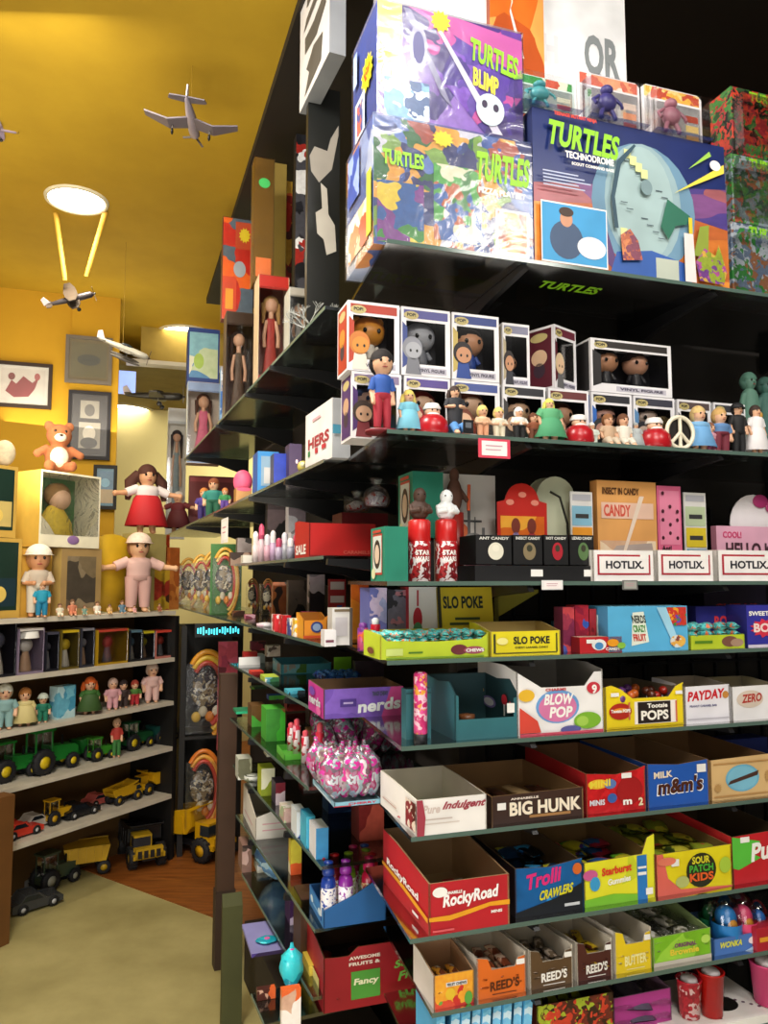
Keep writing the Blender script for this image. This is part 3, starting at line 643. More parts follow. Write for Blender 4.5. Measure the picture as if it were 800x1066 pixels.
clam(PA(543,612,66,z=zt,v=.0),'clear clamshell toy pack with a pale teal figure, leftmost above the dome carton','#d8e8e4','#4a9aa0',['#2f8a3a','#c04a30','#d8d8c0'],1)
clam(PA(615,682,66,z=zt,v=.0),'clear clamshell toy pack with a dark violet figure above the dome carton','#ece8ea','#3f3a78',['#c8604a','#e89a70','#f0d8c8'],1)
clam(PA(684,748,80,z=zt,v=.0),'clear clamshell toy pack with a red and grey figure, rightmost above the dome carton','#f4f2f2','#a06a78',['#e8b040','#f0d080','#c04a30'],1)
# right stack
zz=ZT
for i,(yt,lab,cs,fc) in enumerate(((236,'lowest carded toy pack in the stack right of the dome carton',['#5a6a80','#2f7a35','#a0a8b0','#8a5a3a'],'#7a8a70'),
    (166,'middle carded toy pack with grey and green art right of the dome carton',['#3a5a48','#8a98a0','#4a8a40','#b05a40'],'#3a8a40'),
    (97,'topmost carded toy pack with red and green art right of the dome carton',['#2a4a2a','#a02a30','#3f7a38','#101810','#c8402a'],'#a83030'))):
    q=PA(764,826,yt,z=zz,v=.05)
    w,h=q[2],q[3]; mb=MB(); mb.box(0,.0,0,w,.08,h,art(cs,42,seed=i+20)); g=fmap('F',w,.08,h,.001)
    o=mb.build('carded_figure',None,q[0],ang=q[1]); tag(o,lab,'packaged toy')
    lt=LT(); text(lt,g,'TURTLES',.3,.84,.95,.98,TURT); lt.build('lettering',o)
    mb=MB(); mb.box(.02*w,-.035,.04*h,.98*w,0,.8*h,CLEAR); mb.build('blister',o)
    zz+=h+.002
# tall things behind the playsets
q=PA(400,524,-45,z=ZT,v=.27); carton(q,.08,'big white carton standing behind the purple playset carton','#f6f4f4','#e8e6e8',None,[('F','e',.2,.55,.1,.03,'#8a86a0'),('F','e',.35,.6,.06,.04,'#a8a4b8'),('F','r',.1,.7,.9,.74,'#dcd8e4'),('F','r',.3,.5,.8,.53,'#c8c4d4')],name='toy_carton',wrap=True)
q=PA(514,572,-45,z=ZT,v=.25); carton(q,.03,'orange stormy picture carton standing behind the clamshell packs',art(['#d86a20','#e88a38','#b8501c','#5a3040','#e8a050'],5,seed=30,stretch=(1,1,.6)),'#8a4020',None,
  [('F','p',[(.25,1),(.32,1),(.42,.86),(.38,.84),(.62,.7),(.55,.7),(.36,.83),(.4,.86)],'#fff2e8'),('F','p',[(0,0),(0,.68),(.35,.72),(.3,.5),(.5,.4),(.4,0)],'#4a2030'),('F','r',.4,.93,.85,.99,'#3a4048')],name='toy_carton')
q=PA(568,660,-40,z=ZT,v=.26); carton(q,.03,'white carton with large grey OR lettering standing behind the clamshell packs','#f8f8f8','#dcdcdc',None,[('F','t','H',.02,.68,.2,.76,'#e0dede'),('F','t','OR',.5,.67,.92,.79,'#8a8f90')],name='toy_carton')
# ---- second shelf: window boxes with vinyl figures
def windowbox(pl,d,label,side,band,skin,hair,body,sideart=None,double=False,yaw=0,group=None,ears=False):
    loc,ang,w,h=pl; ang+=yaw; t=.0012
    P=mat('#f3f1f3',.35); S=mat(side,.4); BK=mat('#1b1a22',.5)
    mb=MB()
    mb.box(0,0,0,w,d,t,P); mb.box(0,0,h-t,w,d,h,P); mb.box(0,0,t,t,d,h-t,BK,left=P); mb.box(w-t,0,t,w,d,h-t,BK,right=P); mb.box(t,d-t,t,w-t,d,h-t,BK)
    x0,x1,z0,z1=.1*w,.9*w,.17*h,.8*h
    if double: x0,x1=.04*w,.96*w
    mb.box(0,-t,0,w,0,z0,P); mb.box(0,-t,z1,w,0,h,P); mb.box(0,-t,z0,x0,0,z1,P); mb.box(x1,-t,z0,w,0,z1,P)
    g=lambda u,v:(u*w,-t-.0006,v*h); gl=lambda u,v:(-.0006,(1-u)*d,v*h)
    decal(mb,g,('r',.05,.84,.95,.96,band)); decal(mb,lambda u,v:(u*w,-t-.0009,v*h),('e',.2 if not double else .12,.88,.15 if not double else .08,.06,'#c8b87a')); decal(mb,g,('r',.3,.04,.92,.13,'#c8c4d0'))
    decal(mb,g,('p',[(.02,.1),(.12,.16),(.12,.7),(.02,.78)],side))
    decal(mb,gl,('r',.08,.04,.92,.96,side)); 
    if sideart: decal(mb,lambda u,v:(-.0009,(1-u)*d,v*h),('e',.5,.84,.3,.07,'#c8b87a')); decal(mb,lambda u,v:(-.0009,(1-u)*d,v*h),('e',.5,.52,.27,.13,skin)); decal(mb,lambda u,v:(-.0009,(1-u)*d,v*h),('e',.5,.32,.2,.12,'#3a2a38'))
    o=mb.build('window_box',None,loc,ang=ang); tag(o,label,'packaged toy',group)
    lt=LT(); text(lt,lambda u,v:(u*w,-t-.0015,v*h),'POP!',.11 if not double else .06,.86,.29 if not double else .17,.91,'#1a1a1a'); text(lt,lambda u,v:(u*w,-t-.0015,v*h),'VINYL FIGURE',.34,.06,.88,.11,'#4a4858'); lt.build('lettering',o)
    for k,cx in enumerate([w*.5] if not double else [w*.3,w*.68]):
        f=MB(); hr=min(.3*w,.045) if not double else .034; H=mat(hair if k==0 else '#2a1c16',.5); K=mat(skin if k==0 else '#d8a080',.4)
        zc=z0+hr*2.05; f.ell((cx,d*.5,zc),(hr*1.05,hr*.9,hr*.9),K); f.ell((cx,d*.54,zc+hr*.15),(hr*1.1,hr*.92,hr*.92),H,16,8,v0=0,v1=.5)
        f.lathe([(.001,0),(hr*.5,.002),(hr*.55,hr*.5),(hr*.4,hr*1.25)],mat(body),c=(cx,d*.5,z0-.02 if z0>.03 else z0))
        for s in(-1,1):
            f.ell((cx+s*hr*.45,d*.5-hr*.85,zc-.05*hr),(hr*.13,hr*.1,hr*.16),mat('#0c0c0c',.15),8,6); f.tube([(cx+s*hr*.5,d*.5,zc-hr*.9),(cx+s*hr*.75,d*.45,zc-hr*1.4)],hr*.17,mat(body),8)
            if ears: f.ell((cx+s*hr*.75,d*.5,zc+hr*.75),(hr*.3,hr*.2,hr*.3),K,8,6)
        f.build('vinyl_figure',o)
    # printed figure overlapping the window corner, as on the real boxes
    pr=MB(); e2=lambda u,v:(u*w,-t-.0012,v*h)
    if not double:
        decal(pr,e2,('e',.22,.4,.2,.17,hair)); decal(pr,lambda u,v:(u*w,-t-.0016,v*h),('e',.24,.37,.16,.12,skin)); decal(pr,e2,('p',[(.08,.02),(.12,.25),(.34,.25),(.4,.02)],body))
        for s in(.18,.31): decal(pr,lambda u,v:(u*w,-t-.002,v*h),('e',s,.36,.022,.022,'#101010'))
        pr.build('printed_portrait',o)
    v=MB(); v.box(x0,-.0004,z0,x1,-.0001,z1,CLEAR); v.build('window_film',o)
    return o
vP=.12; dP=.09
low=[(366,418,'white window box with purple side panel, left end of the lower row','#4a2a6a','#8a7a9a','#c8a080','#3a2a20','#7a2a30',1),
 (421,469,'white window box with red figure inside, second in the lower row','#3a3a6a','#5a4a90','#d8b090','#8a2020','#a02020',0),
 (471,521,'white window box with brown-haired figure, third in the lower row','#c8b060','#4a5a98','#d8b090','#6a3018','#a04030',0),
 (524,569,'white window box behind the kissing figurines in the lower row','#3a3838','#2a2a30','#c8a080','#2a1a14','#3a3a3a',0),
 (572,614,'white window box behind the green winged figurine','#3a5a3a','#6a3030','#c09070','#5a3018','#6a3028',0),
 (617,659,'white window box with blue corner stripe in the lower row','#2f6ac0','#2a2a30','#b08070','#2a2a2a','#25252a',0),
 (661,704,'white window box with light blue corner stripe above the peace sign figurine','#5a8ab8','#3a3a48','#b8a090','#202028','#303038',0),
 (707,742,'white window box behind the blue couple figurine','#48484a','#5a4a48','#b89078','#3a2a20','#503a30',0),
 (745,778,'white window box at the right end of the lower row','#48484a','#3a3a40','#b89078','#202020','#383838',0)]
for L_,r_,lb,sd,bd,sk,hr_,bo,sa in low: q=PA(L_,r_,392,z=ZP,v=vP); lowh=q[3]; windowbox((q[0],q[1],q[2],.153),dP,lb,sd,bd,sk,hr_,bo,sa)
zu=ZP+.1545
def up(L_,r_,lb,sd,bd,sk,hr_,bo,sa=0,v=vP,yaw=0,dbl=False,ears=False,h=.162,zb=None):
    q=PA(L_,r_,300,z=zb or zu,v=v); return windowbox((q[0],q[1],q[2],h),dP,lb,sd,bd,sk,hr_,bo,sa,dbl,yaw,ears=ears)
up(362,416,'white window box with round-eared orange figure, left end of upper row','#b83a1c','#b03a28','#d08a30','#c8762a','#e8e0d0',1,ears=True)
up(418,469,'white window box with a smooth silver helmeted figure in the upper row','#3a4a8a','#5a5a9a','#a8aab0','#8a8c94','#7a7c84')
up(471,520,'white window box with a dark-haired figure in blue in the upper row','#c8b060','#384888','#c8906a','#1c1414','#2a4a98')
up(524,552,'narrow-looking white window box set back in the upper row','#b8a888','#8888a0','#c88f68','#241814','#2c2c34',v=.15)
up(578,612,'white window box turned to show its maroon printed side','#5a1526','#6a2838','#e0bc98','#d8c098','#6a6a6a',1,yaw=.42)
# maroon side of the turned box reads as its own panel
up(616,700,'wide white double window box holding two dark-suited figures','#1f1c1c','#2c2622','#c8906a','#101014','#1c1c22',dbl=True,h=.138)
# ---- figurines in front of the window boxes
def fg(px,yt,label,**k):
    v=k.pop('v',.05); p,H=pfig(FA,px,yt,ZP,v); H=k.pop('H',H); return figure(p,H,label,**k)
fg(398,364,'large-headed boy figurine in blue outfit with red trousers and dark hair',hair='#191312',top='#2b57a8',bottom='#a82838',bighead=1.35,shoe='#8a1a24',base='#7a1a28')
fg(426,406,'small figurine in pale blue dress with blond hair',hair='#e6cf6a',dress='#7cc6dc',top='#7cc6dc',hairlen=.3,wide=1.5,bighead=1.2)
def santa(px,yt,label,red='#b01822',group=None,v=.05,s=1):
    p,H=pfig(FA,px,yt,ZP,v); H=max(.03,H)*s; o=empty('shaker_figurine',p,AA); tag(o,label,'figurine',group)
    b=MB(); m=mat(red,.3); b.lathe([(.001,0),(.42*H,0),(.5*H,.15*H),(.46*H,.45*H),(.3*H,.62*H),(.001,.64*H)],m,n=18); b.build('body',o)
    h=MB(); h.ell((0,-.03*H,.72*H),(.24*H,.22*H,.2*H),mat('#e8b898',.5,0,0,'paint'),12,8); h.build('head',o)
    c=MB(); wm=mat('#f0ece6',.6); c.lathe([(.26*H,.8*H),(.27*H,.86*H),(.2*H,.98*H),(.001,1.02*H)],wm,n=14); c.ell((0,-.12*H,.6*H),(.22*H,.16*H,.13*H),wm,12,8); c.build('cap_and_beard',o)
    e=MB()
    for s in(-1,1): e.ell((s*.08*H,-.24*H,.76*H),(.03*H,.02*H,.03*H),mat('#101010'),6,4)
    e.build('face_features',o); return o
santa(450,420,'red and white seated holiday shaker figurine beside the blue-dressed figurine',s=1.0)
fg(474,402,'seated figurine in black top and blue jeans holding a black laptop',hair='#3a2a22',top='#24262c',bottom='#4f86c0',pose='sit',arms='front',wide=1.4,hairlen=.25)
pq,_=pfig(FA,488,412,ZP,.0); mb=MB(); mb.box(-.012,0,.0,.012,.003,.03,mat('#15151a',.3)); mb.box(-.007,-.0008,.012,.007,0,.024,mat('#5a6068')); o=mb.build('toy_laptop',None,(pq[0],pq[1],ZP+.002),ang=AA,); tag(o,'tiny open black toy laptop in front of the seated jeans figurine','toy laptop')
fg(503,422,'blond cherub figurine in peach leaning to its partner',hair='#e8cf74',top='#f0c8a0',bottom='#e8a880',bighead=1.5,wide=1.6,arms='front')
fg(520,424,'second kissing cherub figurine in cream white',hair='#e0c878',top='#ece4cc',bottom='#e8dcc0',bighead=1.5,wide=1.7,arms='front')
fg(541,424,'small white figurine holding a black pot',hair='#e8e8e4',top='#f0ece0',bottom='#1a1a1a',bighead=1.3,wide=1.7,arms='front')
fg(556,430,'tiny brown crouching figurine beside the green winged one',hair='#6a3a20',top='#8a4a2a',bottom='#6a3a22',bighead=1.4,wide=1.8)
o=fg(573,415,'green winged figurine with yellow headdress',hair='#e8de6a',top='#5fae7a',dress='#4fa070',wide=2.0,hairlen=.3)
santa(603,432,'red seated holiday shaker figurine right of the green winged figurine')
fg(617,440,'tiny white dove-like figurine between red shaker and brown-haired bust',hair='#e8e8e0',top='#dfe8dc',bottom='#c8d0c4',wide=2.2,bighead=1.3)
fg(634,431,'brown-haired bust figurine in tan, left of the elderly pair',hair='#8a5a34',top='#c8a888',bottom='#c8b8a0',pose='sit',wide=1.8,bighead=1.6)
fg(650,431,'brown-haired bust figurine in cream, right of the elderly pair',hair='#6a4228',top='#e8e0d0',bottom='#d8d0c0',pose='sit',wide=1.8,bighead=1.6)
fg(663,440,'tiny silver bell-shaped figurine beside the red shaker',hair='#9aa0a0',top='#b8c0c0',dress='#a8b0b0',wide=1.8)
santa(682,435,'red seated holiday shaker figurine left of the peace sign')
# peace sign
p,H=pfig(FA,709,432,ZP,.03); o=empty('peace_sign',p,AA); tag(o,'cream round peace sign ornament standing on the glass shelf','ornament')
r=H/2; mb=MB(); pm=mat('#efe6cc',.4); mb.tube([(r*.88*math.cos(t*PI/16),0,r+r*.88*math.sin(t*PI/16)) for t in range(33)],r*.12,pm,8,cap=False); mb.build('ring',o)
mb=MB(); mb.tube([(0,0,r*.1),(0,0,r*1.9)],r*.11,pm,8); mb.tube([(0,0,r),(-r*.62,0,r*.38)],r*.11,pm,8); mb.tube([(0,0,r),(r*.62,0,r*.38)],r*.11,pm,8); mb.build('spokes',o)
mb=MB(); mb.prism([(r*.86*math.cos(t*PI/12),r+r*.86*math.sin(t*PI/12)) for t in range(24)],.005,.007,mat('#1a1512')); mb.build('backing_disc',o)
fg(729,423,'chubby figurine in pale blue with blond hair, left of the blue pair',hair='#d8b878',top='#7fb4dc',dress='#6fa8d8',wide=1.9,bighead=1.5)
fg(741,440,'tiny baby figurine in pink between the blue pair',hair='#8a5a40',top='#d89aa8',bottom='#b05a78',wide=1.8,bighead=1.5)
fg(751,425,'chubby figurine in blue and maroon, right of the blue pair',hair='#c8a060',top='#5f88b8',bottom='#7a2a3a',wide=1.9,bighead=1.5)
fg(770,420,'bearded groom figurine in black suit and tall hat',hair='#1a1412',top='#141416',bottom='#121214',hat='#0e0e10',wide=1.3)
fg(789,422,'bride figurine in white gown with dark hair',hair='#3a2a22',top='#f0ecec',dress='#ece8e8',wide=1.3)
o=fg(784,388,'green verdigris robed statue figurine with a raised torch',skin='#5f8a78',hair='#4f7a68',top='#5f8a78',dress='#567f6e',v=.2,bighead=.8,wide=.75)
t_=MB(); t_.tube([(.02,0,.1),(.025,-.01,.14)],.004,mat('#5f8a78'),8); t_.ell((.026,-.01,.147),(.006,.006,.01),mat('#d8a040'),8,6); t_.build('torch',o)
p,H=pfig(FA,801,393,ZP,.2); figure(p,H,'second green verdigris statue figurine at the right edge of the shelf',skin='#3f6a60',hair='#355a50',top='#3f6a60',dress='#37625a',bighead=.8,wide=.75)
# price card on shelf edge
def pcard(fr,px0,px1,y0,y1,z,label,col='#f8f0ee',border='#e0405a',v=-.006):
    u0=fr.u(px0,z,v); u1=fr.u(px1,z,v); p=fr.P(u0,v,z); zb=zat(p,y1); zt_=zat(p,y0); w=u1-u0; h=zt_-zb
    mb=MB(); mb.box(0,-.001,0,w,0,h,mat(border)); g=fmap('F',w,0,h,.0016); decal(mb,g,('r',.1,.12,.9,.88,col)); decal(mb,lambda u,v_:(u*w,-.002,v_*h),('r',.22,.6,.75,.66,'#c890a0')); decal(mb,lambda u,v_:(u*w,-.002,v_*h),('r',.22,.4,.7,.45,'#c890a0'))
    o=mb.build('price_card',None,(p[0],p[1],zb),ang=fr.a); tag(o,label,'price card'); return o
pcard(FA,498,531,456,476,ZP,'white price card with red border clipped on the shelf edge below the figurines')
pcard(FA,564,586,604,614,ZH,'small white price label on the shelf edge below the black cartons',border='#e8e8e8',v=-.01)
pcard(FA,648,664,604,614,ZH,'small grey price label on the shelf edge below the first white tray',col='#a8a8a0',border='#6a6a68',v=-.01)
# ---- third shelf
pk=lambda *a,**k: PA(*a,**k)
# green window cartons (their window faces the aisle side)
def greenbox(pf,pn,pr,yt,z,v,label,yb=None):
    q=PA(pn,pr,yt,z=z,yb=yb,v=v); d=.1
    p0=FA.P(FA.u(pn,q[0][2],v),v,q[0][2])
    o=carton((p0,q[1],q[2],q[3]),d,label,'#1c7f66','#1f8a70','#187058',[('L','r',.16,.12,.84,.88,'#c04a3a'),('L','r',.2,.16,.8,.84,'#d8e0d8'),('L','e',.5,.5,.24,.27,'#38302c'),('L','e',.5,.5,.16,.18,'#e0c8b0'),('L','e',.25,.14,.14,.1,'#e0e0b0'),('L','r',.2,.9,.8,.95,'#c84838')],name='mug_carton')
    return o
greenbox(376,401,425,548,ZH,.02,'front green carton with a window in its side at the left end of the shelf')
q=PA(412,452,560,z=ZH,v=.16); carton(q,.1,'plain black carton under the upper green carton','#18181a',name='plain_carton')
greenbox(405,430,462,491,q[0][2]+q[3]+.001,.15,'upper green window carton behind the red canisters')
# canisters
def canister(px,yt_body,yt_fig,label,fig,r=.0245):
    v=.05; u=FA.u(px,ZH,v); p=FA.P(u,v,ZH); h=zat(p,yt_body)-ZH; H2=zat(p,yt_fig)-ZH-h
    o=empty('candy_canister',p,AA); tag(o,label,'candy canister')
    b=MB(); b.lathe([(.001,0),(r,0),(r,h*.62),(r*.96,h*.64)],art(['#a01820','#b82028','#c82a30','#e8e0e0','#7a1018'],50,seed=40)); b.build('tube',o)
    b=MB(); b.lathe([(r*.96,h*.64),(r,h*.66),(r,h*.97),(r*.8,h),(.001,h)],mat('#c02020',.3)); b.build('cap',o)
    lt=LT(); g=lambda u_,v_:(r*1.02*math.sin((u_-.5)*2),-r*1.02*math.cos((u_-.5)*2),v_*h)
    text(lt,g,'STAR',.15,.42,.85,.5,W); text(lt,g,'WARS',.15,.32,.85,.4,W); lt.build('lettering',o)
    f=MB()
    m=mat(fig[0],.6,0,0,'fabric' if fig[1] else 'paint'); f.ell((0,0,h+H2*.3),(r*.95,r*.7,H2*.34),m); f.ell((0,-.003,h+H2*.75),(r*.6,r*.6,H2*.26),m)
    for s in(-1,1): f.tube([(s*r*.8,0,h+H2*.45),(s*r*.9,-.012,h+H2*.25),(s*r*.2,-.02,h+H2*.3)],r*.25,m,8)
    f.build('bust_topper',o,remesh=.0016)
    e=MB()
    for s in(-1,1): e.ell((s*r*.25,-r*.55,h+H2*.78),(r*.13,r*.12,r*.1),mat('#0c0c0c',.2),8,6)
    e.build('face_features',o)
canister(437,541,508,'red candy canister topped with a shaggy dark brown bust',('#4a3226',1))
canister(465,541,510,'red candy canister topped with a white armoured bust',('#eceff0',0))
q=PA(468,482,526,z=ZH,v=.16); 
p=FA.P(FA.u(474,ZH,.17),.17,ZH); Hc=zat(p,487)-ZH
mb=MB(); mb.lathe([(.001,0),(.022,0),(.022,Hc*.6),(.001,Hc*.6)],mat('#8a2018',.4)); o=mb.build('candy_canister',None,p,ang=AA); tag(o,'rear red canister with a tall brown figure holding orange pieces','candy canister')
f=MB(); m=mat('#5a3828',.8,0,0,'fabric'); f.ell((0,0,Hc*.75),(.02,.016,Hc*.16),m); f.ell((0,0,Hc*.93),(.012,.012,Hc*.07),m); f.tube([(.015,0,Hc*.8),(.03,-.01,Hc*.7)],.006,m); f.build('bust_topper',o,remesh=.0016); f=MB(); f.tube([(.032,-.01,Hc*.62),(.034,-.01,Hc*.85)],.004,mat('#d85a28')); f.build('orange_piece',o)
q=PA(457,517,494,z=ZH,v=.22); carton(q,.03,'white book-shaped tin printed with grey spiky drawings','#dcd8d0','#c0bcb4',None,[('F','e',.35,.4,.2,.15,'#d86a3a'),('F','r',.4,.55,.75,.57,'#4a4a4a'),('F','r',.5,.3,.55,.75,'#6a6a6a'),('F','r',.62,.3,.64,.6,'#5a5a5a'),('F','r',.75,.3,.8,.5,'#7a7a7a'),('F','r',.45,.1,.9,.16,'#9a5a6a'),('F','e',.6,.35,.2,.1,'#8a8a88')],name='gift_tin')
# black front cartons with pictures
for i,(x0,x1,lb,t1,c) in enumerate(((496,533,'black candy carton with a white larva picture, left of the row','ANT CANDY','#e8e4d0'),(535,565,'black candy carton with a dim beige picture, second in the row','INSECT CANDY','#8a7a5a'),(567,592,'black candy carton with a red picture, third in the row','HOT CANDY','#b02030'),(594,619,'black candy carton with a green lizard picture, right of the row','LIZARD CANDY','#5a7a4a'))):
    q=PA(x0,x1,557,z=ZH+.0375,v=.035); carton(q,.09,lb,'#121214',None,None,[('F','e',.55,.45,.22,.3,c),('F','e',.55,.55,.1,.12,'#f0ecd8' if i==0 else '#3a3a2a'),('F','t',t1,.08,.84,.92,.94,'#d8d8d0')],name='candy_carton')
q=PA(495,620,591,z=ZH,v=.03); q=(q[0],q[1],q[2],.035); carton(q,.1,'long low black base carton under the black picture cartons','#0e0e10',None,None,[('F','r',.45,.3,.55,.75,W),('F','r',.9,.3,.97,.75,W)],name='base_carton')
# red arch card, cream tin
q=PA(519,571,503,z=ZH,v=.15); w,h=q[2],q[3]; o=empty('header_card',q[0],AA); tag(o,'red arched header card with an orange centre behind the black cartons','display card')
arch=[(0,0),(w,0),(w,h*.8),(w*.85,h*.82)]+[(w*.5+w*.33*math.cos(t*PI/10),h*.82+h*.18*math.sin(t*PI/10)) for t in range(1,10)]+[(w*.15,h*.82),(0,h*.8)]
mb=MB(); mb.prism(arch,0,.003,mat('#c8281e',.4)); mb.build('card',o)
mb=MB(); g=fmap('F',w,0,h,.0006); decal(mb,g,('r',.06,.05,.94,.66,art(['#e88a28','#f0a83a','#d86820'],9,seed=50))); g=fmap('F',w,0,h,.0012); decal(mb,g,('e',.36,.3,.12,.2,'#8a7ab0')); decal(mb,g,('e',.68,.3,.13,.2,'#a83038')); decal(mb,g,('e',.36,.56,.09,.08,'#7a3020')); decal(mb,g,('e',.68,.56,.09,.08,'#7a3020'))
for x in(.25,.5,.75): decal(mb,g,('e',x,.8+.08*(x==.5),.08,.03,'#f0907a'))
mb.build('printed_picture',o)
q=PA(560,601,496,z=ZH,v=.17); w,h=q[2],q[3]; o=empty('rounded_tin',q[0],AA); tag(o,'pale green round-topped tin with a dark curved tail drawing','tin')
pts=[(0,0),(w,0),(w,h*.75)]+[(w*.5+w*.5*math.cos(t*PI/12),h*.78+h*.22*math.sin(t*PI/12)) for t in range(0,13)]+[(0,h*.75)]
mb=MB(); mb.prism(pts,0,.05,mat('#b9bda0',.35),front=mat('#c4c8ac',.3)); mb.build('tin_body',o,bev=.002)
mb=MB(); mb.tube([(w*.35,-.001,h*.85),(w*.6,-.001,h*.8),(w*.78,-.001,h*.55),(w*.8,-.001,h*.2)],.003,mat('#2a2a20'),6); mb.build('curved_drawing',o)
def cardstrip(x0,x1,yt,label,cols,v=.13,name='card_strip'):
    q=PA(x0,x1,yt,z=ZH,v=v); dec=[('F','r',.08,.9,.92,.97,'#b8b8c0')]
    for i,c in enumerate(cols): z0=.62-.24*i; dec+=[('F','r',.05,z0,.95,z0+.22,c),('F','r',.2,z0+.08,.8,z0+.13,'#3a3a3a')]
    return carton(q,.004,label,'#e4e2de',None,None,dec,name=name,cat='display card')
cardstrip(596,619,512,'narrow hanging card strip of blue, orange and pink panels',['#8ac0d8','#e89a28','#e8a0b8'])
cardstrip(715,738,513,'narrow hanging card strip of green, yellow and blue panels',['#c0d0a8','#e0c830','#6aa8c8'])
q=PA(624,686,501,z=ZH,v=.12); carton(q,.03,'orange and cream candy carton with a diagonal insect drawing behind the first white tray','#e8a860','#c88a48',None,[('F','r',.03,.03,.97,.4,art(['#e8c8a8','#d8b090','#f0d8b8','#b8c0c8'],10,seed=51)),('F','p',[(.05,.15),(.3,.35),(.9,.38),(.95,.2),(.6,.1)],'#b8a8a0'),('F','r',.06,.62,.94,.78,'#f0c8b0'),('F','t','CANDY',.1,.64,.55,.76,'#d85a48'),('F','t','INSECT IN CANDY',.08,.86,.7,.93,'#5a3a20'),('F','p',[(.3,.1),(.4,.2),(.78,.85),(.7,.85)],'#f0dcc8')],name='candy_carton')
q=PA(687,712,506,z=ZH,v=.12); carton(q,.03,'pink carton with small dark ant prints behind the second white tray','#e06a90','#b84a6a',None,[('F','r',.08,.38,.92,.95,'#ea8aa8')]+[('F','e',.2+.3*(i%3),.45+.14*(i//3)+.05*(i%2),.06,.02,'#4a1a28') for i in range(10)]+[('F','t','ANT-LIX',.05,.16,.98,.3,'#a01828'),('F','t','Ant!',.1,.31,.5,.37,'#2a1a1a')],name='candy_carton')
q=PA(748,812,548,z=ZH,v=.12); carton(q,.02,'pink carton lettered HELLO KITTY behind the third white tray','#eab0c8','#d890a8',None,[('F','t','COOL!',.1,.78,.4,.9,'#d84a7a'),('F','t','HELLO KITTY',.14,.44,1.3,.7,'#4a3038')],name='candy_carton')
p=PA(762,812,508,z=ZH+.07,v=.16); w,h=p[2],p[3]; o=empty('header_card',p[0],AA); tag(o,'plain white rounded header card with a pink bow at the right edge','display card')
mb=MB(); mb.prism([(w*.5+w*.5*math.cos(t*PI/12),h*.45+h*.45*math.sin(t*PI/12)) for t in range(24)],0,.003,mat('#f4f0f2')); mb.build('card',o); mb=MB(); mb.ell((w*.62,-.004,h*.8),(w*.16,.004,h*.1),mat('#b83a78')); mb.ell((w*.85,-.004,h*.72),(w*.13,.004,h*.1),mat('#b83a78')); mb.build('bow',o)
# HOTLIX trays
for x0,x1,lb in((618,682,'leftmost white tray with red-framed HOTLIX lettering'),(685,744,'middle white tray with red-framed HOTLIX lettering, right of the first'),(748,812,'rightmost white tray with red-framed HOTLIX lettering at the photo edge')):
    q=PA(x0,x1,573,z=ZH,v=.02); 
    tray(q,.1,lb,'#f2eeea','#e0dcd6','#b0a898',hb=q[3]*1.05,decals=[('F','r',.07,.2,.93,.86,'#b02838'),('F','r',.1,.26,.9,.8,'#f2eeea'),('F','t','HOTLIX.',.2,.4,.82,.66,'#20202a'),('F','r',.76,.72,.9,.95,W)],notch=[(1,1),(0,1)],prof=[(1,1),(0,1)])
# ---- fourth shelf
q=PA(385,403,612,z=ZS,v=.2); carton(q,.08,'small blue and violet carton left of the dark speckled carton',art(['#6a70b8','#9aa0d0','#c8b8d8'],25,seed=60),'#5a60a0',name='candy_carton')
q=PA(404,424,614,z=ZS,v=.2); carton(q,.08,'dark speckled carton with pink swirls behind the lime tray',art(['#3a3a48','#2a2a34','#a8707a','#6a6878'],30,seed=61),'#2a2a34',name='candy_carton')
q=PA(426,456,611,z=ZS,v=.18); carton(q,.06,'white carton with a red ornament picture behind the lime tray','#e8e4e2','#b82838',None,[('F','e',.3,.5,.16,.18,'#b82030'),('F','e',.3,.33,.16,.12,'#4a8a5a'),('F','r',.27,.7,.33,.95,'#b82030')],name='candy_carton')
q=PA(458,516,611,z=ZS,v=.16); carton(q,.004,'large yellow SLO POKE back card standing behind the lime tray','#d8c024','#a89018',None,[('F','t','SLO POKE',.1,.66,.82,.86,'#1a2a2a'),('F','r',.3,.48,.75,.52,'#3a4a20'),('F','r',.2,.4,.85,.44,'#3a4a20'),('F','t','THE ORIGINAL',.2,.28,.8,.34,'#3a4a20'),('F','r',.0,.0,.06,1,'#2a2a18')],name='display_card',cat='display card',tilt=-.12)
q=PA(516,562,614,z=ZS,v=.2); w,h=q[2],q[3]; mb=MB(); mb.prism([(0,h*.5),(w,h*.95),(w,h),(0,h)],0,.003,mat('#8a8420')); mb.prism([(0,0),(.01,0),(.01,h),(0,h)],.0,.004,mat('#6a6418')); o=mb.build('folded_flap',None,q[0],ang=AA); tag(o,'dull yellow folded card flap behind the SLO POKE tray','card')
q=PA(396,509,667,z=ZS,v=.02)
LIME='#b9cc2c'
tray(q,.12,'long lime green tray with brown print heaped with teal wrapped candies',LIME,'#c4d634','#c8c040',hb=q[3]*1.5,decals=[('F','e',.72,.45,.08,.3,'#6a2a30'),('F','e',.86,.4,.1,.22,'#a04a60'),('F','r',.05,.2,.2,.6,'#c8d878'),('F','r',.25,.3,.38,.4,'#4a7a20'),('F','r',.05,.02,.95,.1,'#7aa028'),('F','t','CHEWS',.78,.3,.95,.5,W),('L','e',.5,.4,.2,.2,'#7a4a30')],notch=[(1,1.4),(.93,1.05),(.5,.95),(.06,1.05),(0,1.4)],name='candy_tray')
TEAL=[art(['#3fb0b0','#58c8c4','#2a8a98','#e07a50','#8ad8d0'],60,seed=s) for s in(62,63)]
fill_bars(q,.11,9,(.035,.018,.014),TEAL,'small teal and orange wrapped candy heaped in the long lime tray','teal candies in the lime tray',base=.028,rows=3,layers=2,jit=.8,name='wrapped_candy')
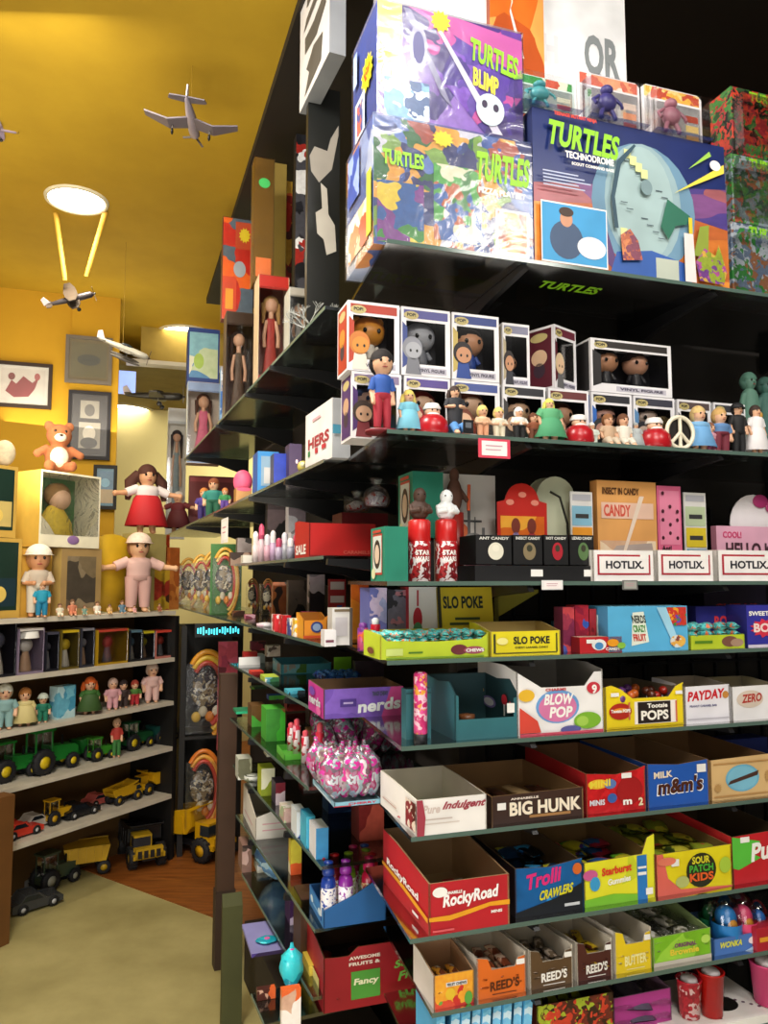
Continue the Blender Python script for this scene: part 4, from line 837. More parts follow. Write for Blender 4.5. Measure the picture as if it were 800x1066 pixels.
q=PA(511,584,657,z=ZS,v=.02)
tray(q,.11,'bright yellow tray lettered SLO POKE','#e8d820','#e0d024','#b8a060',hb=q[3]*1.3,decals=[('F','t','SLO POKE',.32,.46,.84,.78,'#1a2026'),('F','t','CHEWY CARAMEL CANDY',.34,.28,.82,.36,'#3a4020'),('F','r',.04,.1,.07,.9,'#3a4020'),('F','r',.93,.1,.95,.9,'#3a4020'),('F','r',.06,.08,.94,.12,'#3a4020'),('F','e',.16,.6,.08,.15,'#f0e890')],notch=[(1,1),(0,1)])
fill_bars(q,.1,6,(.06,.02,.01),mat('#d8b868',.3,0,0,'foil'),'yellow wrapped caramel lying in the SLO POKE tray','caramels in the SLO POKE tray',base=.02,rows=1,layers=2)
for i,(x0,x1,yt,lb,cs) in enumerate(((587,599,632,'tall purple and red candy packet left of the red tray',['#7a2a4a','#a03a50','#4a5aa8','#c84a50']),(600,614,630,'tall red and blue candy packet behind the red tray',['#a82838','#3a5ab0','#8a2038']),(615,622,634,'thin dark red candy packet behind the red tray',['#7a1820','#a02830']),(623,632,640,'small white candy jar packet beside the light blue carton',['#d8e0d8','#b8c8c0','#c04a50']))):
    q=PA(x0,x1,yt,z=ZS,v=.06); carton(q,.04,lb,art(cs,28,seed=65+i),cs[0],name='candy_packet',cat='candy packet')
q=PA(604,648,663,z=ZS,v=.02); carton(q,.035,'low red candy carton with white and yellow round pictures','#c01c24','#a0161e','#d8b8a0',[('F','e',.45,.5,.17,.36,W),('F','e',.45,.42,.1,.24,'#4a90c8'),('F','e',.78,.6,.14,.25,'#e89a20'),('F','r',.15,.6,.35,.85,W),('F','t','CANDY',.6,.12,.95,.3,W)],name='candy_carton')
q=PA(600,680,620,z=ZS,v=.2); q2=(q[0],q[1],q[2],.055); carton(q2,.12,'flat teal blue carton lying behind the light blue carton','#4a98b8','#3a88a8','#5aa8c8',[('F','r',.4,.3,.65,.6,W)],name='candy_carton')
q=PA(634,717,631,z=ZS,v=.02)
carton(q,.1,'large light blue candy carton with tilted lettering and fruit print','#58b0dc','#4a9ac8','#88c8e4',[('F','p',[(.28,.12),(.5,.2),(.44,.88),(.3,.86)],'#e8f0e0'),('F','t','NERDS',.3,.62,.47,.8,'#28302a',-.1),('F','t','CRAZY',.31,.42,.47,.58,'#3f8a3a',-.1),('F','t','FRUIT',.31,.22,.47,.38,'#c83a30',-.1),('F','r',.72,.55,.98,.97,art(['#c83a30','#3f8a3a','#e8a030','#6a4aa0'],40,seed=70)),('F','p',[(.6,.97),(.72,.97),(.9,.05),(.82,.05)],'#a0d4ec'),('F','e',.86,.2,.1,.14,art(['#d8d8d0','#8a4a40','#e8b050'],40,seed=71)),('F','e',.15,.14,.05,.07,'#8ac040')])
q=PA(719,776,661,z=ZS,v=.02)
tray(q,.09,'short lime tray with brown picture right of the light blue carton',LIME,'#a8c030','#90a030',hb=q[3]*1.3,decals=[('F','e',.72,.5,.15,.4,'#7a5040'),('F','e',.85,.4,.12,.3,'#a88870'),('F','r',.08,.4,.4,.6,'#5a8a20')],notch=[(1,1),(0,1)])
fill_bars(q,.08,4,(.04,.022,.02),TEAL,'teal wrapped candy poking out of the short lime tray','teal candies in the short lime tray',base=.022,rows=2,layers=2,jit=.8,name='wrapped_candy')
q=PA(726,779,631,z=ZS,v=.09); carton(q,.05,'dark indigo carton with red lettering behind the short lime tray','#2a2a80','#1f1f60',None,[('F','t','BOOM',.35,.45,.9,.75,'#d83a40',0,.03)],name='candy_carton')
q=PA(779,822,630,z=ZS,v=.02); carton(q,.07,'indigo carton lettered in red at the right edge of the shelf','#34349a','#28287a',None,[('F','t','SWEETS',.05,.75,.6,.86,W),('F','s',.45,.45,.4,.24,'#d8344a'),('F','t','BON',.15,.35,.75,.57,'#f0d8d0'),('F','r',0,0,1,.06,'#d8d0e0')],name='candy_carton')
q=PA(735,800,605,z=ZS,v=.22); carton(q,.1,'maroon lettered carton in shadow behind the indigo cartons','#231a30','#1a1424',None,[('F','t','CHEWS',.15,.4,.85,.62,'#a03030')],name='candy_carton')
# ---- fifth shelf
q=PA(474,540,735,z=ZN,v=.02)
TL='#2f6a72'
tray(q,.16,'dark teal open carton with an arched cut-out, nearly empty',TL,'#3a7680','#274a50',hb=q[3]*1.75,notch=[(1,1.25),(.93,1.2),(.93,.62),(.06,.62),(.06,1.35),(0,1.4)],prof=[(1,1),(.6,.95),(.2,1),(0,.7)],decals=[('F','r',.82,.75,.94,1.05,W)])
p=loc_in(q,.05,.05,.004); mb=MB(); mb.lathe([(.001,0),(.016,0),(.017,.03),(.018,.032),(.018,.04),(.001,.042)],mat('#7a4a2a',.4)); o=mb.build('candy_jar',None,p); tag(o,'small brown round jar inside the dark teal carton','jar')
q=PA(423,449,717,z=ZN,v=.06); carton(q,.03,'plain dark teal folded carton left of the arched teal carton',TL,'#31707a','#1f4048',[('F','r',.0,.9,1,.93,'#1f4a50')],name='plain_carton')
q=PA(446,520,700,z=ZN,v=.25); carton(q,.004,'dark green lid card with faint gold lettering behind the teal carton','#1a3030','#142424',None,[('F','t','FINE CANDIES',.2,.72,.9,.84,'#6a6a4a')],name='display_card',cat='display card')
q=PA(434,449,700,z=ZN,v=.015); mb=MB(); w,h=q[2],q[3]; r=w*.45
mb.lathe([(.001,0),(r,0),(r,.12*h),(r*.9,.12*h)],mat('#1a1a20'),n=14); o=mb.build('candy_tube',None,loc_in(q,r,r,0),ang=AA); tag(o,'upright pink candy tube with white print on the shelf corner','candy tube')
mb=MB(); mb.lathe([(r*.9,.12*h),(r,.13*h),(r,.97*h),(r*.7,h),(.001,h)],art(['#d83a80','#e04a90','#c82a70','#f0c0d0','#e8a040'],45,seed=72)); mb.build('tube_body',o)
# white lollipop carton
q=PA(539,629,715,z=ZN,v=.02)
tray(q,.2,'white lollipop carton lettered Blow Pop with fruit pictures','#f2f0ee','#efedea','#8a8680',hb=q[3]*1.45,notch=[(1,1.3),(.9,1.3),(.78,1.0),(.28,1.0),(.0,1.35)],prof=[(1,1),(.3,1),(0,.9)],
 decals=[('F','e',.46,.58,.25,.36,'#6aa0d8'),('F','e',.46,.56,.22,.31,'#d87aa8'),('F','t','BLOW',.3,.62,.63,.86,W,.06),('F','t','POP',.36,.34,.62,.58,W,.06),('F','t','CHARMS',.32,.92,.56,.98,'#c02a30'),('F','e',.88,.95,.08,.13,'#c83040'),('F','t','9',.86,.82,.92,1.02,W),('F','e',.8,.25,.16,.18,'#7ab030'),('F','e',.74,.24,.07,.11,'#a0c850'),('F','p',[(.02,.05),(.02,.6),(.22,.3),(.26,.05)],'#d84838'),('F','e',.1,.85,.09,.13,'#e8b830'),('F','e',.6,.08,.12,.08,'#5a5a9a'),('F','r',.02,.0,.98,.04,'#c84a60'),
  ('L','e',.35,.55,.18,.13,'#8a7ab8'),('L','e',.35,.55,.13,.09,'#f0eef0'),('L','e',.75,.7,.07,.12,'#c82838'),('L','r',.73,.35,.77,.6,'#e8e8e8'),('L','e',.15,.78,.08,.07,'#d8b040')])
def lolly(q,d,n,rows,cols_,label,group,base=.02):
    ms=[mat(c,.3) for c in cols_]; pr=[None]*len(ms); k=0
    for i in range(n):
        for j in range(rows):
            P=loc_in(q,q[2]*(i+.5)/n+R.uniform(-.004,.004),d*(j+.5)/rows,base+R.uniform(0,.01)); kk=k%len(ms); k+=1; rot=(R.uniform(-.3,.3),R.uniform(-.3,.3),R.uniform(0,6))
            if pr[kk] is None:
                o=MB(); o.ell((0,0,.045),(.011,.011,.011),ms[kk],10,8); o=o.build('lollipop',None,P,rot=rot); tag(o,label,'lollipop',group); s=MB(); s.tube([(0,0,-.01),(0,0,.036)],.0016,mat('#f4f0e8'),6); s.build('stick',o); pr[kk]=o
            else: dup(pr[kk],P,rot)
lolly(q,.13,5,3,['#c83040','#7ab030','#d87aa8'],'small round lollipop inside the white lollipop carton','lollipops in the white carton')
q=PA(631,713,727,z=ZN,v=.02)
tray(q,.2,'yellow lollipop carton lettered Tootsie POPS on a black panel','#ecd21c','#e8cc18','#7a6e5a',hb=q[3]*1.3,notch=[(1,1.5),(.9,1.38),(.8,1.02),(.34,1.02),(.2,1.35),(.08,1.5),(0,1.45)],prof=[(1,1),(.2,1),(0,1.1)],
 decals=[('F','r',.36,.12,.9,.9,'#f4ece0'),('F','r',.4,.14,.82,.88,'#241814'),('F','t','POPS',.44,.24,.79,.58,'#f4efe4'),('F','t','Tootsie',.52,.66,.78,.82,'#f4efe4'),('F','e',.18,.6,.14,.28,'#b02818'),('F','e',.18,.64,.09,.08,'#e89020'),('F','r',.28,.3,.3,.9,'#d06a50'),('F','r',.88,.14,.9,.88,'#d06a50'),('F','t','Tootsie POPS',.06,.56,.3,.68,W),('F','r',.02,.04,.98,.08,'#c8b010'),('F','r',.06,1.12,.16,1.25,W),('F','r',.88,1.1,.97,1.22,W)])
lolly(q,.12,6,3,['#b02818','#5a2a18','#d86a28','#6a3a80'],'small round lollipop inside the yellow lollipop carton','lollipops in the yellow carton')
q=PA(714,761,714,z=ZN,v=.02)
tray(q,.12,'white carton lettered PAYDAY in red','#eceaf0','#dedce2','#9a9080',hb=q[3]*1.1,decals=[('F','t','PAYDAY',.06,.6,.86,.86,'#cc1f2a',.03,.06),('F','e',.9,.74,.07,.1,'#c88a40'),('F','t','PEANUT CARAMEL BAR',.1,.44,.7,.5,'#6a6a90'),('F','r',.04,.1,.96,.14,'#c8c4cc')],notch=[(1,1.02),(0,1)])
fill_bars(q,.11,5,(.07,.02,.014),[mat('#e8e4e0',.3,0,0,'foil'),mat('#d8a070',.3,0,0,'foil')],'pale wrapped nut bar inside the white PAYDAY carton','nut bars in the PAYDAY carton',base=.03,rows=1,layers=2)
q=PA(763,812,714,z=ZN,v=.02)
tray(q,.12,'white carton with a red oval emblem right of the PAYDAY carton','#eceaea','#dedcdc','#9a9080',hb=q[3]*1.1,decals=[('F','e',.38,.62,.28,.26,'#d8c8b8'),('F','t','ZERO',.2,.5,.62,.76,'#b03a30',.05,.04)],notch=[(1,1.02),(0,1)])
fill_bars(q,.11,5,(.07,.02,.014),art(['#c8c020','#a8a018','#e0d840'],30,seed=74),'yellow wrapped bar inside the white carton with the red oval emblem','yellow bars in the oval emblem carton',base=.035,rows=1,layers=2)
# ---- sixth shelf
q=PA(434,507,830,z=ZW,v=.0)
tray(q,.24,'white open tray with thin cursive lettering on the shelf corner','#efebe6','#f2efea','#ddd8c8',hb=q[3]*1.08,decals=[('F','t','Pure',.08,.6,.32,.84,'#d0c0b8',.1),('F','t','Indulgent',.34,.62,.94,.9,'#9a3a48',.12),('F','r',.1,.42,.5,.45,'#c8b8b0'),('F','r',.1,.3,.6,.33,'#d8ccc4'),('F','p',[(-.0,0),(.1,0),(.12,.5),(.08,1),(.0,1)],'#a03848'),('L','r',.75,.1,1,.9,art(['#8a2a30','#c88a50','#e8d8c8','#5a2018'],35,seed=75)),('L','r',.1,.3,.5,.34,'#c8a8a0')],notch=[(1,1),(0,1)],prof=[(1,1),(.6,1),(0,.8)])
fill_bars(q,.15,3,(.09,.022,.012),[art(['#8a2a30','#e8e0dc','#3a2a28','#b04a50'],40,seed=76)],'white and maroon wrapped chocolate bar lying in the white cursive tray','chocolate bars in the white cursive tray',rows=1,layers=2,jit=.6)
q=PA(512,608,825,z=ZW,v=.02)
tray(q,.28,'dark brown tray lettered BIG HUNK in cream letters','#3a241c','#43291f','#9a7850',hb=q[3]*1.06,decals=[('F','t','BIG HUNK',.19,.24,.97,.74,'#efe3cc'),('F','r',.4,.12,.85,.22,'#a87a48'),('F','r',.06,.5,.15,.75,W),('F','t','ANNABELLE',.2,.82,.5,.9,'#e8dcd0')],notch=[(1,1.05),(0,1)])
fill_bars(q,.25,4,(.12,.03,.013),[mat('#c8a878',.3,0,0,'foil'),mat('#4a2c20',.3,0,0,'foil')],'brown wrapped nougat bar inside the BIG HUNK tray','nougat bars in the BIG HUNK tray',rows=1,layers=2)
q=PA(611,673,803,z=ZW,v=.02)
tray(q,.28,'red tray with round yellow and blue pictures between the brown and blue trays',art(['#c01c22','#cc2228','#b8181e'],30,seed=77),'#a8181e','#8a6444',hb=q[3]*1.06,decals=[('F','e',.2,.72,.17,.12,'#e8b030'),('F','e',.4,.7,.1,.12,'#5a78b0'),('F','t','MINI',.06,.62,.4,.8,'#e8d040',0,.04),('F','t','MINIS',.05,.2,.3,.34,'#d8d8e0'),('F','e',.72,.5,.22,.35,'#a01418'),('F','e',.42,.35,.08,.12,'#3a60a8'),('F','t','m',.6,.15,.75,.28,W),('F','t','2',.86,.1,.94,.3,'#e8d8b0'),('F','r',.58,.82,.75,.95,W)],notch=[(1,1.08),(.85,1.0),(.5,.92),(0,1)])
fill_bars(q,.25,4,(.06,.04,.02),[art(['#b02028','#6a1a18','#d8a040','#3a2018'],30,seed=78)],'red candy packet inside the red tray with round pictures','red packets in the small red tray',rows=2,layers=1,jit=.8)
q=PA(675,739,795,z=ZW,v=.02)
tray(q,.28,'bright blue tray with large white-outlined brown letters m&m','#1f56ae','#1b4a98','#8a6a48',hb=q[3]*1.06,decals=[('F','t',"m&m's",.14,.25,.9,.68,'#f4f4f4',.03,.04),('F','t',"m&m's",.155,.275,.885,.655,'#4a2416',.03,.04),('F','t','MILK',.1,.68,.4,.84,'#e8d8c0',0,.02),('F','r',.8,.75,.95,.95,W)],notch=[(1,1.05),(.5,.98),(0,1.05)])
fill_bars(q,.25,4,(.06,.04,.02),[art(['#2050a0','#d8d0c8','#8a8a90','#3a6ac0'],30,seed=79)],'blue and silver candy packet inside the bright blue tray','packets in the blue m&m tray',rows=2,layers=1,jit=.8,base=.02)
q=PA(741,806,789,z=ZW,v=.02)
tray(q,.3,'tan tray with a light blue oval and brown bar picture','#d8b47c','#c8a068','#94704a',hb=q[3]*1.06,decals=[('F','e',.5,.5,.27,.34,'#6ab0cc'),('F','e',.5,.5,.24,.3,'#7cbcd4'),('F','p',[(.26,.35),(.3,.45),(.76,.66),(.74,.54)],'#4a3028'),('F','r',.04,.06,.96,.1,'#b88a50'),('F','r',.04,.88,.96,.91,'#b88a50'),('F','s',.1,.3,.06,.12,'#b89058'),('F','s',.9,.5,.05,.16,'#b89058')],notch=[(1,1.05),(0,1)])
fill_bars(q,.22,3,(.12,.03,.013),[mat('#6a4a34',.3,0,0,'foil')],'brown wrapped bar inside the tan tray','bars in the tan tray',rows=1,layers=2)
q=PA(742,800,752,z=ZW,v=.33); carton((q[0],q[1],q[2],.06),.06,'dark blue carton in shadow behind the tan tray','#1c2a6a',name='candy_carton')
# ---- seventh shelf
q=PA(447,531,915,z=ZR,v=.0)
RED='#b81a26'
tray(q,.3,'large red open carton lettered Rocky Road with a yellow wave on the shelf corner',RED,'#c01d2a','#a58560',hb=q[3]*1.2,decals=[('F','p',[(0,.27),(.25,.25),(.5,.33),(.75,.42),(1,.4),(1,.5),(.75,.5),(.5,.42),(.25,.35),(0,.35)],'#e8a01e'),('F','t','RockyRoad',.16,.44,.84,.76,'#f4f0ee',.03,.08),('F','e',.13,.82,.09,.1,W),('F','t','ANNABELLE',.18,.76,.4,.82,W),('F','t','MINIS',.76,.28,.9,.34,W),('F','r',.04,.06,.3,.1,'#d85a60'),
 ('L','p',[(0,.42),(.5,.36),(1,.24),(1,.34),(.5,.46),(0,.5)],'#e8a01e'),('L','t','RockyRoad',.12,.48,.82,.68,'#f4f0ee',0,-.06),('L','r',.7,.12,.82,.18,'#f0e8e4')],notch=[(1,1),(0,1)],prof=[(1,1),(.7,.98),(0,.78)],t=.004)
fill_bars(q,.25,4,(.13,.032,.013),[mat('#b82030',.3,0,0,'foil'),mat('#c8b8b0',.3,0,0,'foil')],'red wrapped marshmallow bar lying in the Rocky Road carton','marshmallow bars in the Rocky Road carton',rows=1,layers=2)
q=PA(537,607,900,z=ZR,v=.02)
tray(q,.28,'blue and black tray lettered Trolli with a pink name',art(['#1c78c0','#2a90d8','#125a98','#0e2a48'],9,seed=80),'#1a1a20','#6a543a',hb=q[3]*1.05,decals=[('F','p',[(0,0),(1,0),(1,.55),(.6,.3),(.0,.1)],'#10161e'),('F','t','Trolli',.14,.52,.66,.84,'#d82a78',.05,.12),('F','t','CRAWLERS',.34,.28,.84,.48,'#d8d020',.05,.1),('F','r',.72,.1,.95,.16,'#c8ccd0'),('F','e',.92,.85,.07,.12,'#d86a28')],notch=[(1,1.05),(.5,.95),(0,1)])
fill_bars(q,.25,3,(.07,.05,.02),[art(['#2a88d0','#1a3a60','#d8d030','#0e1c28'],25,seed=81),art(['#1c6ab0','#38a0e0','#101820'],25,seed=82)],'blue gummy candy bag packed in the blue and black tray','gummy bags in the blue and black tray',rows=2,layers=2,jit=.5,base=.035,name='candy_bag')
q=PA(609,683,893,z=ZR,v=.02)
tray(q,.28,'yellow and green tray lettered Starburst Gummies with blue stripe',art(['#d8d424','#c8d030','#e0dc30'],6,seed=83),'#3a78b8','#8a6c44',hb=q[3]*1.05,notch=[(1,1.45),(.9,1.38),(.82,1.02),(.12,.98),(0,.98)],decals=[('F','p',[(0,0),(.74,0),(.74,.14),(.4,.22),(.0,.16)],'#7ac030'),('F','r',.74,0,.88,1.0,'#2a78c0'),('F','r',.75,.55,.87,.62,W),('F','r',.75,.7,.87,.75,W),('F','t','Starburst',.24,.64,.66,.82,'#d83828',.0,.05),('F','t','Gummies',.32,.42,.64,.56,'#f4f4e8',0,.05),('F','e',.08,.7,.1,.12,'#c85a90'),('F','e',.14,.5,.07,.16,'#3a9ad0'),('F','r',.85,.1,.95,.25,W)])
fill_bars(q,.25,3,(.07,.05,.02),[art(['#6ac030','#3a8ad0','#5a3a90','#d8d030'],25,seed=84),art(['#a8c828','#b83048','#3060a0'],25,seed=85)],'bright green and purple candy bag packed in the yellow and green tray','bags in the yellow and green tray',rows=2,layers=2,jit=.6,base=.035,name='candy_bag')
q=PA(685,763,885,z=ZR,v=.02)
tray(q,.3,'yellow and coral tray lettered SOUR PATCH KIDS',art(['#e8dc2a','#e0d020','#f0e640'],6,seed=86),'#d85a50','#8a6c44',hb=q[3]*1.05,decals=[('F','p',[(0,0),(0,1),(.08,1),(.14,.4),(.3,.1),(1,.02),(1,0)],'#e0685a'),('F','e',.58,.5,.2,.42,'#2a2a18'),('F','t','SOUR',.46,.66,.7,.84,'#d8d030'),('F','t','PATCH',.42,.46,.74,.64,'#4aa838'),('F','t','KIDS',.42,.24,.74,.44,'#e0602a'),('F','e',.32,.28,.09,.14,'#b8c070'),('F','e',.9,.55,.08,.2,'#a8c840'),('F','r',.18,.68,.28,.85,'#e8e8e0'),('F','e',.12,.82,.12,.1,'#e07a60')],notch=[(1,1.03),(0,1)])
fill_bars(q,.28,3,(.08,.06,.02),[art(['#7a8a28','#b0b828','#3a4a1c','#d8d040','#5a6a20'],25,seed=87),art(['#5a7020','#98a830','#c8583a','#d0cc38'],25,seed=88)],'olive and yellow gummy bag heaped in the yellow and coral tray','gummy bags in the yellow and coral tray',rows=3,layers=2,jit=.5,base=.04,name='candy_bag')
q=PA(764,822,868,z=ZR,v=.02)
tray(q,.32,'red and green tray lettered Punch at the right edge of the shelf','#c4202a','#d02a30','#5a4a34',hb=q[3]*1.08,decals=[('F','p',[(0,.35),(.0,1),(.5,.85),(.35,.6),(.5,.5),(.1,.3)],'#5ac040'),('F','t','Pun',.32,.42,.82,.82,W,.06,.06),('F','t','ch',.84,.46,1.0,.8,W,.02,.02),('F','r',.14,.86,.3,.98,W)],notch=[(1,1.05),(0,1)])
# ---- eighth shelf
q=PA(452,494,1013,z=ZB,v=.01)
tray(q,.12,'small tray with red, yellow and green patches at the left end of the shelf',art(['#c8302a','#e8a030','#d84a30','#6aa040'],25,seed=90),'#d8cfc8','#b08a68',hb=q[3]*1.2,decals=[('F','r',.3,.62,.82,.75,W),('F','e',.4,.4,.12,.18,'#e8c030'),('F','e',.85,.2,.1,.2,'#5aa040'),('F','t','FRUIT CHEWS',.32,.64,.8,.73,'#404048')],notch=[(1,1),(0,1)])
fill_bars(q,.1,3,(.05,.02,.014),[art(['#d84a30','#e8e0d8','#7a3a20','#e8a030'],40,seed=91)],'orange and white wrapped roll in the small patchwork tray','rolls in the small patchwork tray',rows=2,layers=2,base=.01)
def reed(x0,x1,yt,lb,col,tcol,label_s='REED\'S',side='#d8d0c4',cands=None,cg=None,cl=None,zb=ZB,seed=0):
    q=PA(x0,x1,yt,z=zb,v=.015)
    tray(q,.16,lb,col,side,'#c8bfae',hb=q[3]*1.35,notch=[(1,1.35),(.84,1.3),(.78,1.0),(.3,1.0),(.22,1.4),(0,1.5)],decals=[('F','t',label_s,.26,.22,.86,.58,tcol,0,.05),('F','r',.3,.1,.8,.13,tcol),('F','r',.8,1.05,.97,1.25,W)])
    fill_bars(q,.14,3,(.05,.022,.014),cands,cl,cg,rows=3,layers=2,base=.014,jit=.4)
    return q
reed(497,548,1008,'orange narrow open carton lettered REED\'S','#dc6a1c','#5a2a10',cands=[art(['#a8402a','#d8a080','#7a3a20','#e8c8b0'],40,seed=92)],cl='brown and white wrapped stick inside the orange carton',cg='sticks in the orange carton')
reed(552,597,1000,'olive brown narrow open carton lettered REED\'S','#5a4228','#f0ece4',cands=[art(['#3a3028','#b8a898','#6a5a48'],40,seed=93)],cl='dark wrapped stick inside the olive brown carton',cg='sticks in the olive brown carton')
reed(601,638,992,'maroon brown narrow open carton lettered REED\'S','#4a2018','#e8e4dc',cands=[art(['#e0c030','#c8a820','#4a2018'],40,seed=94)],cl='yellow wrapped stick inside the maroon brown carton',cg='sticks in the maroon brown carton')
reed(641,679,982,'yellow narrow open carton with pale lettering','#e6c81c','#f0e8a0','BUTTER',cands=[art(['#d8d4c8','#e0c430','#b8b4a0'],40,seed=95)],cl='pale yellow wrapped stick inside the yellow carton',cg='sticks in the yellow carton')
q=PA(681,741,972,z=ZB,v=.015)
tray(q,.2,'lime green tray with pale base stripe and blurred purple lettering',art(['#8ac430','#7ab828','#9ad040'],8,seed=96),'#9ad03a','#a0b878',hb=q[3]*1.3,decals=[('F','r',0,0,1,.14,'#c8c0b0'),('F','t','ORIGINAL',.36,.55,.74,.7,'#7a3a6a'),('F','t','Brownie',.28,.3,.78,.52,'#e8d040'),('F','e',.9,.7,.08,.15,'#b8e060')],notch=[(1,1.05),(0,1)])
fill_bars(q,.18,4,(.06,.035,.02),[art(['#b8b4a8','#8a8a70','#d8d4c8','#5a5a48'],35,seed=97),BAGCLR],'grey and white wrapped sweet heaped in the lime green tray','sweets in the lime green tray',rows=3,layers=2,base=.022,jit=.8,name='wrapped_candy')
q=PA(744,796,974,z=ZB,v=.015)
tray(q,.14,'low blue tray with yellow lettering holding clear-topped toy eggs','#4a78c0','#3a68b0','#5a80b8',hb=q[3]*1.0,decals=[('F','t','WONKA',.1,.4,.55,.78,'#e0e040',.05),('F','e',.8,.6,.12,.25,'#e8e0e8'),('F','p',[(.6,0),(1,0),(1,.5)],'#a8c8e8'),('F','e',.93,.8,.05,.12,'#e89040')],notch=[(1,1),(0,1)],prof=[(1,1),(0,1)])
def egg(px,yt,v,lb,c1,base=ZB):
    u=FA.u(px,base,v); p=FA.P(u,v,base+.004); H=zat(p,yt)-base; o=empty('toy_egg',p,AA); tag(o,lb,'toy egg')
    r=H*.3; b=MB(); b.lathe([(.001,0),(r*.8,.0),(r,H*.2),(r*1.02,H*.45)],mat(c1,.3),n=16); b.build('egg_base',o)
    b=MB(); b.lathe([(r*1.02,H*.45),(r*.95,H*.65),(r*.7,H*.85),(r*.3,H*.97),(.001,H)],CLEAR,n=16); b.build('clear_dome',o); b=MB(); b.ell((0,0,H*.5),(r*.7,r*.7,r*.8),mat(c1,.4)); b.ell((0,-r*.6,H*.42),(r*.35,r*.3,r*.4),mat('#e8a030')); b.build('toy_inside',o)
egg(741,932,.1,'green clear-topped toy egg at the back of the blue tray','#2a8a58')
egg(757,930,.05,'blue clear-topped toy egg in the blue tray','#2a80c8'); egg(774,930,.05,'pink clear-topped toy egg in the blue tray','#e04a78'); egg(790,938,.05,'blue and red clear-topped toy egg at the right of the blue tray','#2468b8')
q=PA(789,815,965,z=ZB,v=.0); carton((q[0],q[1],q[2],q[3]),.1,'red candy carton at the right edge beside the low blue tray','#b02030',None,None,[('F','r',.1,.4,.9,.6,'#e8a030')])
# ---- lowest shelf
for i in range(9):
    q=PA(455+i*11,466+i*11,1052+0*i,z=ZZ,v=.02+.006*(i%2))
    if i==0: pz=carton((q[0],q[1],q[2]*.8,q[3]),.12,'upright light blue candy packet in the row at the bottom left of the lowest shelf',art(['#5ab0e0','#78c4ec','#3a90c8','#c8e4f4'],30,seed=100),'#4aa0d0',None,[],name='candy_packet',cat='candy packet',group='light blue packets on the lowest shelf')
    else: dup(pz,q[0],(0,.08,AA))
q=PA(560,640,1040,z=ZZ,v=.03); tray(q,.2,'long tray with dark red and green print on the lowest shelf',art(['#6a2a20','#a0b030','#3a2418','#c8402a'],45,seed=101),'#7a3020','#4a3020',hb=q[3]*1.2,notch=[(1,1),(0,1)])
fill_bars(q,.18,6,(.06,.03,.02),[art(['#b8c020','#5a1a18','#d8d040','#3a2418'],30,seed=102)],'yellow and dark red wrapped sweet in the long dark tray','sweets in the long dark tray',rows=3,layers=1,base=.035,jit=.5,name='wrapped_candy')
q=PA(640,700,1034,z=ZZ,v=.05); w,h=q[2],q[3]; tray(q,.2,'bright magenta edged tray holding silvery bags on the lowest shelf','#b03a8a','#c03a90','#8a6a80',hb=q[3]*1.1,notch=[(1,1),(0,1)])
fill_bars(q,.18,3,(.11,.07,.03),[BAGCLR,mat('#6a6478',.25,.3,0,'foil')],'silvery clear candy bag leaning in the magenta edged tray','silvery bags in the magenta edged tray',rows=2,layers=2,base=.02,jit=.3,name='candy_bag')
def cup(px,yt,r,v,lb,c,group=None,pat=None,rim='#d8d0d0'):
    u=FA.u(px,ZZ,v); p=FA.P(u,v,ZZ+.02); H=zat(p,yt)-ZZ-.02; o=empty('candy_cup',p,AA); tag(o,lb,'cup',group)
    b=MB(); b.lathe([(.001,0),(r*.8,0),(r*.98,H*.96),(r*1.04,H*.97),(r*1.04,H),(r*.9,H),(r*.75,.01)],pat or mat(c,.25),n=24); b.build('cup_body',o)
    b=MB(); b.ell((0,0,H*.96),(r*.7,r*.7,r*.35),mat(rim,.4,0,0,'fabric')); b.build('filling',o)
cup(719,1018,.028,.05,'red speckled candy cup with white spots on the lowest shelf','#c02030',pat=art(['#b81c2c','#c82434','#e8c8c8','#a01824'],50,seed=103))
cup(742,1010,.03,.04,'plain red candy cup beside the speckled one','#b81a12'); cup(731,1004,.026,.16,'dark red candy cup standing behind the other red cups','#7a1420')
cup(801,1000,.04,.04,'large pink candy cup at the right edge of the lowest shelf','#d8487e')
q=PA(700,812,1046,z=ZZ,v=.0); w=q[2]; mb=MB(); mb.box(0,0,0,w,.2,.018,WHT); g=lambda u,v_:(u*w,v_*.2,.0186)
decal(mb,g,('e',.66,.35,.13,.16,'#15120f')); decal(mb,g,('e',.7,.8,.12,.12,'#15120f'))
for i in range(12): decal(mb,g,('e',.5+.45*((i*7)%12)/12,.1+.8*((i*5)%12)/12,.015,.02,'#6a4a60'))
o=mb.build('cup_holder_tray',None,q[0],ang=AA); tag(o,'white tray with oval holes holding the red and pink cups','tray')
# ================================================================== items on the aisle side of the display
def box3(pl,d,label,front,side=None,top=None,dec=(),**k): return carton(pl,d,label,front,side,top,dec,**k)
